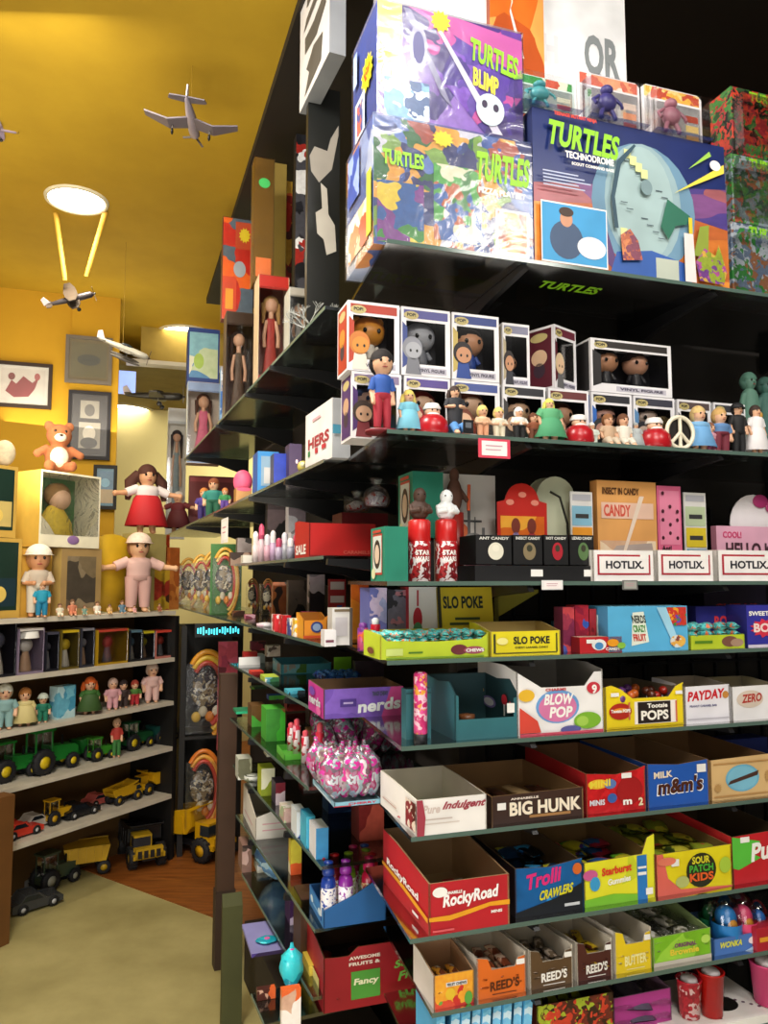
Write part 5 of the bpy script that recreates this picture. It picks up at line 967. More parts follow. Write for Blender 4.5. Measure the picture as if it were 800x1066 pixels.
# top shelf (aisle side)
q=PC(319,353,92,z=ZT,v=.04); black=mat('#121412',.35)
carton(q,.03,'tall black display board with two grey toy dog cut-outs beside the wrapped cartons',black,None,None,
 [('F','p',[(.1,.66),(.35,.62),(.75,.68),(.95,.82),(.95,.86),(.7,.8),(.6,.75),(.2,.76),(.05,.72)],'#8a847a'),('F','p',[(.3,.42),(.5,.4),(.6,.34),(.9,.36),(.85,.46),(.65,.5),(.6,.6),(.4,.62),(.45,.52),(.25,.5)],'#a8a296')],name='display_board',cat='display board')
q=PB_(312,343,-25,yb=88,v=.03); 
carton(q,.05,'tall silvery white carton with dark grey prints above the black display board','#c9c6c4','#8e9298','#777a80',[('F','p',[(.2,.05),(.75,.08),(.8,.3),(.5,.36),(.25,.28),(.35,.2)],'#4e4c48'),('F','p',[(.2,.45),(.6,.4),(.9,.5),(.85,.62),(.5,.58),(.2,.6)],'#4e4c48'),('F','p',[(.15,.68),(.8,.72),(.7,.8),(.25,.76)],'#4e4c48'),('F','p',[(.25,.86),(.7,.84),(.8,.94),(.3,.97)],'#4e4c48')],name='toy_carton')
# branch ornament
p=FB.P(FB.u(330,ZT,.06),.06,ZT); o=empty('branch_ornament',p); tag(o,'small silver grey branching ornament at the foot of the black display board','ornament')
mb=MB(); sm=mat('#9a9c98',.4,.4)
def br(p0,dr,L,r,n):
    p1=(p0[0]+dr[0]*L,p0[1]+dr[1]*L,max(.004,p0[2]+dr[2]*L)); mb.tube([p0,p1],[r,r*.7],sm,5)
    if n:
        for _ in range(3): d2=Vector((dr[0]+R.uniform(-.9,.9),dr[1]+R.uniform(-.5,.5),dr[2]+R.uniform(-.4,.6))).normalized(); br(p1,d2,L*.75,r*.7,n-1)
for dx_ in(-1,-.4,.3,1): br((0,0,.005),Vector((dx_,0,.7)).normalized(),.045,.003,3)
mb.build('branches',o)
def dollbox(pl,d,label,bg,doll,hair,skin='#d8a888',side=None,band='#c03030',head=True,gold=False,artc=None):
    loc,ang,w,h=pl; o=empty('doll_box',loc,ang); tag(o,label,'packaged doll'); B=artc or mat(bg,.4); t=.002
    mb=MB(); mb.box(0,d-t,0,w,d,h,B); mb.box(0,0,0,t,d-t,h,mat(side or bg,.4)); mb.box(w-t,0,0,w,d-t,h,mat(side or bg,.4)); mb.box(t,0,0,w-t,d-t,t,B); mb.box(t,0,h-t,w-t,d-t,h,B)
    mb.box(t,0,t,w-t,t,h*.12,mat(band,.3)); mb.box(t,0,h*.88,w-t,t,h-t,mat(band,.3)); mb.build('carton',o)
    f=MB(); c=(w/2,d*.5); S=mat(skin,.5); r=min(w*.22,h*.07); D=mat(doll,.6,0,0,'fabric')
    f.ell((c[0],c[1],h*.78),(r,r*.9,r*1.2),S,12,8); f.tube([(c[0],c[1],h*.66),(c[0],c[1],h*.74)],r*.4,S,8)
    f.lathe([(w*.3,h*.14),(w*.26,h*.2),(w*.12,h*.5),(w*.16,h*.64),(w*.05,h*.69)],D,c=(c[0],c[1],0),sc=(1,.4),n=14)
    for s in(-1,1): f.tube([(c[0]+s*w*.15,c[1],h*.64),(c[0]+s*w*.24,c[1]-.005,h*.5),(c[0]+s*w*.22,c[1]-.01,h*.4)],r*.28,S,8)
    f.build('doll',o)
    f=MB(); H=mat(hair,.8,0,0,'fabric'); f.ell((c[0],c[1]+r*.3,h*.8),(r*1.25,r,r*1.3),H,12,8); f.tube([(c[0]-r,c[1]+r*.3,h*.8),(c[0]-r*1.2,c[1]+r*.2,h*.62)],[r*.5,r*.2],H,8); f.tube([(c[0]+r,c[1]+r*.3,h*.8),(c[0]+r*1.2,c[1]+r*.2,h*.62)],[r*.5,r*.2],H,8); f.build('doll_hair',o)
    v=MB(); v.box(t,-.0012,h*.1,w-t,-.0004,h*.9,WRAP if gold else CLEAR); v.build('window_film',o); return o
q=PC(268,300,287,z=ZT,v=.03); dollbox(q,.12,'tall red doll box with a red-gowned doll, nearest on the aisle top shelf','#7a2a1e','#b03a30','#a8824a',band='#a82820',side='#c8b090'); zz=q[0][2]+q[3]
q=PC(301,326,300,z=ZT,v=.05); dollbox(q,.1,'clear fronted grey doll package right of the red doll box','#8a8a84','#b8b8b4','#6a6a66',band='#9a9488',side='#a8a8a0',gold=True)
q=PC(264,284,165,z=zz+.004,v=.03); carton(q,.08,'tall gleaming gold carton on top of the red doll box',mat('#c89a48',.18,.8),mat('#a87828',.2,.7),None,[('F','r',.1,.05,.9,.2,'#d8702a'),('F','e',.5,.8,.3,.04,'#4ac86a')],name='toy_carton',cat='box',wrap=True)
q=PC(286,302,188,z=ZT,v=.2); carton(q,.07,'red and orange mottled carton beside the gleaming gold one',art(['#b82a1c','#8a1c18','#d8602a','#4a1a18','#c89a30'],14,seed=110),'#5a1a18',name='toy_carton')
q=PC(272,297,90,z=zz+.004,v=.12); carton(q,.02,'tan upright board rising behind the gold carton','#8a7430','#6a5a28',None,[('F','e',.4,.45,.06,.02,'#c8c0a0'),('R','r',.1,.1,.9,.9,'#a88820')],name='toy_board',cat='board')
q=PC(306,318,140,z=ZT,v=.18); carton(q,.05,'narrow dark carton in shadow between the mottled carton and black board',art(['#1a1a20','#3a3a40','#8a2018','#101014','#c8c8c8'],18,seed=111),'#101014',name='toy_carton')
q=PC(234,264,325,z=ZT,v=.03); dollbox(q,.12,'dim brown doll box under the orange carded toy','#4a3a2a','#5a4a3a','#2a1a12',band='#3a2a1e'); zz=q[0][2]+q[3]
q=PC(231,263,228,z=zz+.004,v=.03); carton(q,.06,'orange and red carded toy with yellow splash stacked on the dim brown doll box',art(['#d84a18','#e8681c','#5a6a78','#c82a18','#e8c020','#3a3a48'],9,seed=112),'#8a2a18',None,[('F','r',0,0,.45,.42,'#d8481a'),('F','r',.1,.1,.35,.3,'#e8a020'),('F','r',.4,.7,.95,.97,'#c84a18'),('F','s',.7,.84,.2,.08,'#e8d020'),('F','e',.55,.5,.2,.08,'#a8b0b8')],name='carded_toy',cat='packaged toy',wrap=True)
q=PC(232,258,390,z=ZT,v=-.0); 
q=PC(194,229,398,z=ZT,v=.03); dollbox(q,.12,'clear doll box with a pink-gowned doll at the far end of the top shelf','#c8b8a8','#d86a8a','#4a2a1a',band='#8aa0c8',side='#c0c8d0'); zz=q[0][2]+q[3]
q=PC(195,228,342,z=zz+.001,v=.03); carton(q,.14,'dark blue carton with a pale green landscape picture on top of the pink doll box','#1f3f8a','#16306a',None,[('F','r',.05,.1,.95,.92,art(['#8ac0d0','#c8d8b0','#7aa860','#e8e8d0','#5a90c0'],7,seed=113)),('F','e',.35,.4,.16,.14,'#b0d060')],name='toy_carton')
q=PC(229,240,382,z=ZT,v=.05); carton(q,.05,'thin blue and white package right of the pink doll box',art(['#8ab0d8','#d8e0e8','#3a6ab0','#a8a8b0'],20,seed=114),'#6a90b8',name='toy_package',cat='packaged toy')
q=PC(172,192,425,z=ZP,v=.05); dollbox(q,.06,'tall white card with a doll portrait farthest along the aisle','#d8d4cc','#7a98a8','#2a1a14',band='#c8ccd0',side='#d8d8d0')
# second shelf (aisle side)
q=PB_(318,346,424,z=ZP,v=.01)
carton(q,.05,'slanting white carton with red and green lettering beside the window boxes','#f0ecea','#c9ccd0','#d8d4d0',[('F','t','HERS',.12,.32,.9,.52,'#a83040'),('F','r',.12,.2,.2,.3,'#3a8a50'),('F','r',.4,.2,.5,.3,'#c03040'),('F','r',.65,.22,.8,.3,'#c03040'),('F','r',.3,.8,.6,.84,'#e8b0b8'),('R','r',0,.4,1,.55,'#58a8c8')],name='gift_carton')
p=FB.P(FB.u(309,ZP,.0),.02,ZP+.018); mb=MB(); mb.ell((0,0,0),(.018,.018,.018),mat('#c8b860',.4)); mb.ell((.0,-.012,.004),(.009,.009,.009),mat('#e8e0b0',.4)); o=mb.build('toy_ball',None,p); tag(o,'small pale yellow round toy in front of the slanting white carton','toy ball')
q=PC(268,290,470,z=ZP,v=.0); carton(q,.12,'blue framed carton standing on the aisle shelf','#2f80c0','#1f4f98',None,[('F','r',.16,.14,.84,.88,'#7a98b0'),('F','r',.3,.2,.7,.6,'#b8b8b8')],name='toy_carton')
q=PC(285,300,472,z=ZP,v=.04); carton(q,.1,'deep blue and grey carton overlapping the blue framed one',art(['#2038a0','#d8dce0','#4a4a68','#3050b8'],12,seed=115),'#3a3040',name='toy_carton')
q=PC(301,314,462,z=ZP,v=.08); carton(q,.08,'dusky violet carton behind the deep blue carton','#4a3a5a','#3a2a48',None,[('F','e',.6,.6,.1,.05,'#e8c8d8')],name='toy_carton')
q=PC(246,262,508,z=ZP,v=.0); carton(q,.08,'small tan carton with a pink dome shape left of the blue framed carton','#c8945a','#a8783a',None,[('F','e',.5,.9,.5,.14,'#e05a80')],name='toy_carton'); 
mb=MB(); mb.ell((0,0,0),(.04,.03,.05),mat('#e0587e',.5)); o=mb.build('pink_dome_toy',None,loc_in(q,q[2]/2,.04,q[3]+.03)); tag(o,'pink dome-shaped toy on the small tan carton','toy')
q=PC(196,248,496,z=ZP,v=.12); carton(q,.06,'wide maroon carton behind the trio of clown dolls','#6a1c22','#4a1418',None,[('F','r',.02,.9,.98,.97,'#8a3038')],name='toy_carton')
def bfig(px,yt,z,label,v=.04,**k):
    p,H=pfig(FB,px,yt,z,v); H=k.pop('H',H); return figure(p,H,label,ang=k.pop('ang',AA-.35),**k)
bfig(212,508,ZP,'clown doll in purple and blue, left of the trio',hair='#c87a3a',top='#4a3a90',bottom='#3a2a70',wide=1.7,bighead=1.3,cat='doll',name='clown_doll')
bfig(222,498,ZP,'taller clown doll in teal and green, middle of the trio',hair='#8a4a28',top='#2f8a80',bottom='#2a6a50',wide=1.7,bighead=1.3,cat='doll',name='clown_doll',v=.07)
bfig(234,508,ZP,'clown doll in green and violet, right of the trio',hair='#c87a40',top='#3a8a50',bottom='#6a4aa0',wide=1.7,bighead=1.3,cat='doll',name='clown_doll')
bfig(185,512,ZP,'white-haired doll in dark wine red gown far along the aisle',hair='#d8d0cc',top='#6a2028',dress='#5a1a22',wide=1.6,bighead=1.2,arms='out',cat='doll',name='doll')
pcard(FB,231,238,541,566,ZP,'long white tag hanging on the aisle shelf edge under the clown dolls',border='#e8e4e0')
# third shelf (aisle side)
q=PC(322,392,545,z=ZQ,v=.0)
tray(q,.2,'bright red open carton on the aisle shelf left of the green cartons','#c81e1c','#b81a1a','#8a1414',hb=q[3]*1.15,decals=[('L','t','SALE',.1,.1,.8,.4,W),('F','r',0,.0,1,.06,'#8a1010'),('F','t','CARAMELS',.5,.1,.9,.2,'#d86050')],notch=[(1,1),(0,1)])
q=PC(356,404,534,z=ZQ,v=.16); carton(q,.12,'darker red carton behind the bright red open carton','#8a1a20','#7a161c',name='candy_carton')
zb=q[0][2]+q[3]
for i,(px,yt,lb) in enumerate(((372,512,'silvery clear sweet bag heaped on the darker red carton, left one'),(392,498,'taller silvery clear sweet bag with red corner on the darker red carton'))):
    p,H=pfig(FB,px,yt,zb+.002,.2); mb=MB(); 
    mb.lathe([(.001,0),(.035,0),(.042,H*.25),(.03,H*.6),(.008,H*.75),(.02,H)],BAGCLR,n=14); o=mb.build('sweet_bag',None,p); tag(o,lb,'sweet bag')
    mb=MB(); mb.lathe([(.001,.002),(.03,.004),(.034,H*.3),(.015,H*.5),(.001,H*.55)],art(['#d8d4d8','#b0a8b8','#c02028','#e8e8ec'],50,seed=116+i),n=14); mb.build('sweets',o)
cols=['#e8d8d8','#e8c8d0','#d8a8b8','#c8a8c8','#b8a8c0','#b0b0b8','#9a98a8','#a8a0b0']
for i in range(10):
    px=266+i*6.1; p,H=pfig(FB,px,[553,545,556,552,560,554,560,556,562,558][i],ZQ,.03+.02*(i%2)); H=min(H,.2)
    mb=MB(); r=.0125; m=mat(cols[i%8],.35); mb.lathe([(.001,0),(r,0),(r,H*.55),(r*.8,H*.56),(r*.8,H*.6)],m,n=12); o=mb.build('lip_balm_tube',None,p); tag(o,'slim pale pink or grey lip balm tube in the row left of the red carton','lip balm','lip balm tubes on the aisle shelf')
    mb=MB(); mb.lathe([(r*.82,H*.6),(r*.82,H*.9),(r*.5,H*.97),(.001,H)],mat(['#f0e8e8','#c04a6a','#e8e0e8'][i%3],.3),n=12); mb.build('cap',o)
q=PC(253,268,584,z=ZQ,v=-.01); carton((q[0],q[1],q[2],.03),.06,'small white tray block at the end of the lip balm row','#e8e4d8',name='small_tray',cat='tray')
# fourth shelf (aisle side)
q=PC(388,396,650,z=ZS,v=.02)
def tubeitem(px,yt,z,r,label,c,cap,name='candy_tube',cat='candy tube',v=.03,fr=FB,group=None):
    p,H=pfig(fr,px,yt,z,v); mb=MB(); mb.lathe([(.001,0),(r,0),(r,H*.8),(r*.9,H*.82)],c if not isinstance(c,str) else mat(c,.3),n=14); o=mb.build(name,None,p,ang=AA); tag(o,label,cat,group)
    mb=MB(); mb.lathe([(r*.7,H*.8),(r*.75,H*.95),(r*.3,H),(.001,H)],mat(cap,.3),n=12); mb.build('cap',o); return o
tubeitem(391,643,ZS,.011,'red candy tube with white cap beside the lime tray','#c81c34','#f0eef0')
tubeitem(378,648,ZS,.013,'purple and orange candy tube left of the red tube',art(['#6a2a80','#d8682a','#8a3a98','#c84a80'],40,seed=120),'#7a3a90')
q=PC(366,384,606,z=ZS,v=.12); carton(q,.01,'orange standing card behind the purple tube',art(['#d8681c','#e88a28','#c8a040','#b84a18'],14,seed=121),name='display_card',cat='display card')
q=PC(346,367,633,z=ZS,v=.01); carton(q,.05,'tall white and grey carton on the aisle shelf edge','#e4e2de','#c8c4be',None,[('F','r',.15,.25,.75,.75,'#d0ccd0'),('F','r',.1,.9,.9,.97,'#7a6a50'),('F','r',.85,0,1,1,'#5a5048')],name='candy_carton')
q=PC(338,350,656,z=ZS,v=-.02); carton(q,.04,'short white carton in front of the tall white and grey one','#f2f0f0','#e0dcdc',None,[('F','r',.1,.25,.8,.4,'#7a3a50')],name='candy_carton')
q=PC(342,360,603,z=ZS,v=.16); carton(q,.01,'red and white striped header card behind the tall white carton','#b8282a','#8a1a1c',None,[('F','r',.1,.8,.9,.95,'#e8d8d4'),('F','r',.1,.55,.9,.68,'#e8d8d4'),('F','p',[(.1,.1),(.5,.5),(.8,.5),(.3,.05)],'#3a4a9a')],name='display_card',cat='display card')
q=PC(316,341,641,z=ZS,v=.0); 
tray(q,.1,'orange carton with a dark blue round emblem on the aisle shelf','#e08a1c','#e8a028','#a86818',hb=q[3]*1.1,decals=[('F','e',.55,.5,.25,.24,'#2a3a7a'),('F','e',.55,.5,.17,.16,'#8aa0c0'),('F','r',0,.02,1,.14,'#c84a18')],notch=[(1,1),(.8,.8),(0,.8)])
for i,(px,c,lb) in enumerate(((311,'#e8b830','thin yellow and white packet left of the orange carton'),(306,'#3a4a90','thin blue and white packet beside the red packets'))):
    q=PC(px-4,px+3,644,z=ZS,v=.0); carton(q,.05,lb,art([c,'#f0ece4',c],30,seed=122+i),name='candy_packet',cat='candy packet')
for i,(a_,b_,lb) in enumerate(((286,294,'red and white packet left of the thin packets on the aisle shelf'),(294,303,'second red and white packet beside the thin blue packet'))):
    q=PC(a_,b_,640+i,z=ZS,v=.0); carton(q,.06,lb,art(['#c8202a','#d83038','#f0e8e8','#b81820'],22,seed=124+i),name='candy_packet',cat='candy packet')
tubeitem(276,648,ZS,.03,'pale pink and white bottle at the left of the red packets',art(['#e8c8d4','#f0e8ec','#d89ab0'],18,seed=126),'#f0e8ea',name='candy_bottle',cat='bottle')
for i,(a_,b_,yt,c) in enumerate(((300,322,604,['#3a302a','#1a1614','#6a5a50']),(322,338,598,['#8a8088','#2a2024','#c8b8c0']),(284,299,606,['#a86030','#8a4a28','#2a1a14']))):
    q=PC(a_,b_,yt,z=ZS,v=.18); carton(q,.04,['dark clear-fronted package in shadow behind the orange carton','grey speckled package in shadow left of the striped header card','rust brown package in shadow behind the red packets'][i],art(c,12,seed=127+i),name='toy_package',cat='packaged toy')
q=PC(316,330,628,z=ZS,v=.1); carton((q[0],q[1],q[2],.06),.04,'small hot pink package behind the orange carton','#d8208a',name='toy_package',cat='packaged toy')
# arched packs
def archpack(q,label,main='#e0a840',second='#ecd070',group=None,back=None):
    loc,ang,w,h=q; o=empty('arched_toy_pack',loc,ang); tag(o,label,'packaged toy',group)
    if back: mb=MB(); mb.box(0,.03,0,w,.034,h,mat(back,.5)); mb.build('backing_card',o)
    mb=MB(); r=w*.42
    for k,(c,rr) in enumerate(((main,1),(second,.86),('#c84a3a',.74))):
        mb.tube([(w*.45+r*rr*math.cos(t)*1.0,.012,h*.45+h*.48*rr*math.sin(t)) for t in [PI*.75-PI*1.15*i/20 for i in range(21)]],w*.055,mat(c,.35),8)
    mb.build('arched_handle',o)
    mb=MB(); 
    for k in range(5): mb.ell((w*(.25+.13*k),.015,h*(.2+.06*(k%2))),(w*.09,.012,h*.06),mat(['#e8c050','#d8d0b8','#e89038','#f0e8d0','#c8a040'][k],.3),10,6)
    mb.ell((w*.42,.02,h*.5),(w*.28,.012,h*.2),art(['#5a5a60','#b8b8b8','#8a7a60','#3a3a40','#d8d0b8'],40,rough=.2,seed=3)); mb.build('pieces_and_glints',o)  # grey patches on the middle blob are painted-in reflections of the clear bag
    mb=MB(); mb.box(w*.05,-.006,h*.02,w*.95,.03,h*.8,WRAP); mb.build('clear_bag',o); return o
for i,(a_,b_,yt) in enumerate(((170,196,582),(184,210,578),(197,223,574),(208,238,570),(219,252,566))):
    q=PC(a_,b_,yt,z=ZS,v=.0); archpack(q,['farthest of the row of five arched rainbow toy packs','second farthest arched rainbow toy pack in the row of five','middle arched rainbow toy pack in the row of five','fourth arched rainbow toy pack, next to the green-backed one','nearest arched rainbow toy pack with a green backing card'][i],back='#3f7a3a' if i==4 else None)
for i,(a_,b_) in enumerate(((256,272),(272,288))):
    q=PC(a_,b_,600,z=ZS,v=.2); archpack(q,['dim arched pack in shadow right of the green-backed pack','second dim arched pack in shadow behind the red packets'][i],main='#a8702c',second='#8a5a28')
# black rack at the end of the aisle
pr=PC(184,250,652,z=0,v=-.02); loc,ang,w,h=pr; o=empty('black_display_rack',loc,ang); tag(o,'black rack with two big arched toy packs at the aisle end behind the dump truck','display rack')
mb=MB(); mb.box(0,.3,.02,w,.32,h,mat('#0b0a0a',.6)); mb.build('back_panel',o); mb=MB(); mb.box(0,0,0,.03,.3,h,mat('#100e0e',.6)); mb.build('side_panel',o); mb=MB(); mb.box(w-.03,0,0,w,.3,h,mat('#100e0e',.6)); mb.build('side_panel',o)
lv=[]
for y in(862,768): 
    z_=zat(loc,y); lv.append(z_); mb=MB(); mb.box(.03,0,z_-.015,w-.03,.3,z_,mat('#161414',.4)); mb.build('rack_shelf',o)
q=PC(190,245,672,z=lv[1]+.001,v=.0); archpack(q,'big arched toy pack with orange rim on the upper level of the black rack',main='#e8a030',second='#f0c848')
q=PC(190,236,776,z=max(lv[0],.02)+.001,v=.0); archpack(q,'big arched toy pack on the lower level of the black rack',main='#d8782a',second='#e8a848')
q=PC(226,246,668,z=lv[1]+.001,v=.12); carton(q,.03,'pink mottled package behind the upper arched pack on the rack',art(['#b03a5a','#d85a78','#6a1a2a','#c84a60'],14,seed=130),name='toy_package',cat='packaged toy')
q=PC(226,244,775,z=max(lv[0],.02)+.001,v=.12); carton(q,.03,'dark pink package behind the lower arched pack on the rack',art(['#a83a6a','#7a1a3a','#3a1a20','#c85a88'],14,seed=131),name='toy_package',cat='packaged toy')
q=PC(203,252,649,yb=663,v=-.04); w,h=q[2],q[3]; mb=MB(); mb.box(0,0,0,w,.02,h,mat('#0a1214',.3)); o=mb.build('led_sign',None,q[0],ang=AA); tag(o,'small black sign with glowing cyan scrawled lights above the rack','sign')
mb=MB(); cy=mat('#48d0e0',.5,0,2.2)
for i in range(16): x=w*(.05+.057*i); mb.box(x,-.002,h*R.uniform(.15,.35),x+w*.03,-.0005,h*R.uniform(.5,.8),cy)
mb.build('light_segments',o)
# fifth shelf (aisle side)
q=PC(337,420,716,z=ZN,v=-.025)
tray(q,.17,'purple and pink open carton lettered nerds on the aisle shelf corner',art(['#6a4aa8','#7450b0','#7a58b8'],10,seed=132),'#c83a98','#6a5038',hb=q[3]*1.05,decals=[('F','p',[(.72,0),(1,0),(1,1),(.84,1)],'#c8488a'),('F','t','nerds',.42,.14,.96,.56,'#e8ecec',.02,.1),('F','t','TANGY CHEWY',.6,.7,.8,.86,'#48505a'),('F','r',.2,.38,.4,.64,'#4a2f88'),('F','r',.24,.48,.36,.54,'#b8a8d8'),('L','t','nerds',.1,.3,.85,.62,'#d8e0e8'),('L','e',.3,.75,.2,.15,'#7a4ab0'),('L','e',.75,.2,.15,.15,'#e870b0')],notch=[(1,1),(0,1)],prof=[(1,1),(0,.95)])
q=PC(293,345,690,z=ZN,v=.1)
tray(q,.18,'light blue open carton with green pictures left of the purple one','#58b4cc','#6ac0d8','#3f8aa0',hb=q[3]*1.1,decals=[('F','r',.05,.1,.5,.9,art(['#8ac8d8','#b0a8a0','#5a8a40','#d8d8d0'],16,seed=133)),('L','r',.1,.1,.9,.9,art(['#7ac8dc','#c8d8d0','#a08878'],16,seed=134))],notch=[(1,1),(.9,.9),(0,.9)])
q=PC(336,376,700,z=ZN,v=.12); fill_bars((q[0],q[1],q[2],q[3]),.12,5,(.04,.03,.03),[art(['#2038a0','#3a70c8','#101a48','#5a90d8'],50,seed=135)],'dark blue wrapped candy heaped behind the purple carton','blue candies behind the purple carton',base=q[3]-.03,rows=2,layers=1,jit=.9,name='wrapped_candy')
q=PC(348,366,684,z=ZN,v=.2); carton(q,.004,'small lime green rounded card behind the blue candies','#86d01c',name='display_card',cat='display card')
q=PC(370,400,688,z=ZN,v=.24); carton(q,.03,'dim grey pink card package behind the lime rounded card',art(['#4a3a44','#8a6a78','#2a2024'],14,seed=136),name='candy_packet',cat='candy packet')
q=PC(249,271,684,z=ZN,v=-.0); carton(q,.01,'plain white upright card at the far end of the light blue carton shelf','#f4f4f2',None,None,[('F','r',.0,.0,1,.25,'#c8c8c8')],name='white_card',cat='card',tilt=-.1)
q=PC(254,268,700,z=ZN,v=.04); carton((q[0],q[1],q[2],.05),.05,'red and orange packet below the plain white card',art(['#d8402a','#e86a3a','#b82a28'],12,seed=137),name='candy_packet',cat='candy packet')
# sixth shelf (aisle side): pink bags on a tray
q=PC(348,397,844,z=ZW,v=-.03)
tray(q,.22,'pale blue tray with red lettering under the shiny pink bags','#8ac4d8','#9ac8dc','#6a8a98',hb=q[3]*1.2,decals=[('F','t','CHERRY',.3,.25,.9,.75,'#c83a58'),('F','r',0,0,.35,.2,'#c02a38'),('L','r',.1,.2,.9,.8,'#c8dce8')],notch=[(1,1),(0,1)],prof=[(1,1),(0,.9)])
pk=art(['#e030a0','#98a8b4','#b07a98','#d848a8','#8898a8','#a84a70','#7a6a78','#c8d0d8'],48,rough=.15,seed=138); pk2=art(['#b8bcc0','#a898a0','#d84098','#90a4ac','#7a5a68','#d8d0d4','#988a80','#b02a78'],48,rough=.15,seed=139)
def bag(loc,L,W_,H,m,label,group,rot,proto={}):
    k=(m.name,round(L,3),label)
    if k in proto: return dup(proto[k],loc,rot)
    vs=[];fs=[];nx,n=10,12
    for i in range(nx+1):
        t=i/nx; e=math.sin(PI*min(1,t*1.0+.0))**.5 if 0<t<1 else .0; e=max(.2,e); e*=(1 if t<.72 else max(.3,1-(t-.72)*4)); fl=1+2.2*max(0,t-.88)/.12*.5
        for j in range(n):
            a_=2*PI*j/n; cr_=1+.10*math.sin(5*a_+i); vs.append((W_/2*math.cos(a_)*e*cr_*fl, H/2*math.sin(a_)*e*cr_*(1 if t<.88 else .4)+0, t*L))
    for i in range(nx):
        for j in range(n): fs.append((i*n+j,i*n+(j+1)%n,(i+1)*n+(j+1)%n,(i+1)*n+j))
    mb=MB(); mb.add(vs,fs,m,True); o=mb.build('shiny_candy_bag',None,loc,rot=rot); tag(o,label,'candy bag',group)
    mb=MB(); mb.tube([(W_*.1*math.cos(t),H*.1*math.sin(t),L*.86) for t in [i*PI/5 for i in range(11)]],.0022,mat('#e8289a',.3),6); mb.build('ribbon_tie',o)
    proto[k]=o; return o
for r_ in range(3):
    for c_ in range(5):
        P=loc_in(q,q[2]*(c_+.5)/5,.03+.07*r_,.012); bag(P,.115,.06,.045,[pk,pk2][(r_+c_)%2],'shiny pink and silver candy bag standing in the pale blue tray','shiny bags in the pale blue tray',(R.uniform(-.25,.1),R.uniform(-.2,.2),AA+R.uniform(-.5,.5)))
for r_ in range(4):
    for c_ in range(6):
        q3=PC(345,440,770,z=ZW,v=.12); P=loc_in(q3,q3[2]*(c_+.4)/6,.0+.06*r_,.004); bag(P,.14,.075,.05,[pk2,pk][(r_+c_)%2],'larger shiny pink candy bag heaped behind the pale blue tray','shiny bags behind the pale blue tray',(R.uniform(-.5,.2),R.uniform(-.5,.5),AA+R.uniform(-.9,.9)))
# green goods
q=PC(296,322,785,z=ZW,v=-.02)
tray((q[0],q[1],q[2],q[3]),.12,'bright green low carton holding red tubes on the aisle shelf','#5ab83a','#6ac848','#4a9a30',hb=q[3]*1.3,notch=[(1,1),(0,1)])
for i,px in enumerate((303,309,318,333)):
    tubeitem(px,[752,748,760,752][i],ZW,.012,['red and white twisted tube, far left in the green carton','red and white twisted tube, second in the green carton','red and white twisted tube, third in the green carton','red and white twisted tube standing apart before the pink bags'][i],art(['#d8304a','#e8a0b0','#c82038','#f0e0e4'],34,seed=140),'#e85a6a',v=.03)
q=PC(277,297,738,z=ZW,v=-.01); carton(q,.1,'green and blue carton with a brown top left of the red tubes',art(['#3fae2f','#5ac83a','#2a6ab0','#3a8a30','#8a5a28'],11,seed=141),'#4ab038',name='candy_carton')
q=PC(262,277,735,z=ZW,v=.0); carton(q,.1,'brown and green carton behind the bottle-green one',art(['#8a5a2a','#6a4a20','#4aa83a'],9,seed=142),'#6a4a24',name='candy_carton')
q=PC(246,264,742,z=ZW,v=.0); carton(q,.1,'turquoise and green toy package at the far end of the green goods',art(['#3ac890','#2a8a68','#58d8a8','#1f5a48','#c8d040'],12,seed=143),'#2a8a60',name='toy_package',cat='packaged toy')
# seventh shelf (aisle side)
q=PC(266,301,843,z=ZB,v=-.01)
tray(q,.3,'white folded-top tray with faint pink print on the aisle shelf','#dcd8ce','#e8e4dc','#c8c0b0',hb=q[3]*1.2,decals=[('F','r',.2,.28,.9,.32,'#d8a0a8'),('F','r',.2,.5,.9,.54,'#d8a0a8'),('L','r',.15,.3,.8,.36,'#d8b0b8')],notch=[(1,1.25),(.6,1.0),(0,.75)])
q=PC(296,309,842,z=ZR,v=.0); carton(q,.08,'pale speckled bottle-shaped packet right of the white folded tray',art(['#e8dcc8','#c8a8a0','#b8c8a0','#f0e8e0'],22,seed=144),name='candy_packet',cat='candy packet')
q=PC(309,319,845,z=ZR,v=.0); carton(q,.08,'white and royal blue packet right of the speckled packet',art(['#2a5ac8','#e8f0f4','#3a70d8'],9,seed=145),name='candy_packet',cat='candy packet')
q=PC(319,328,850,z=ZR,v=.0); carton(q,.08,'cyan striped packet right of the royal blue packet',art(['#48b8d8','#e0f0f4','#2a88b8'],12,seed=146),name='candy_packet',cat='candy packet')
q=PC(303,314,874,z=ZB,v=.02); carton(q,.04,'orange and yellow packet on the shelf left of the blue angled carton',art(['#e8602a','#e8e0c0','#d8c840'],12,seed=147),name='candy_packet',cat='candy packet')
tubeitem(263,806,ZR+.0,.03,'clear white sweet jar far along the aisle shelf',art(['#d8dcd4','#a8b090','#e8e8e0','#8a9078'],16,seed=148),'#c8ccc0',name='sweet_jar',cat='jar',v=.02)
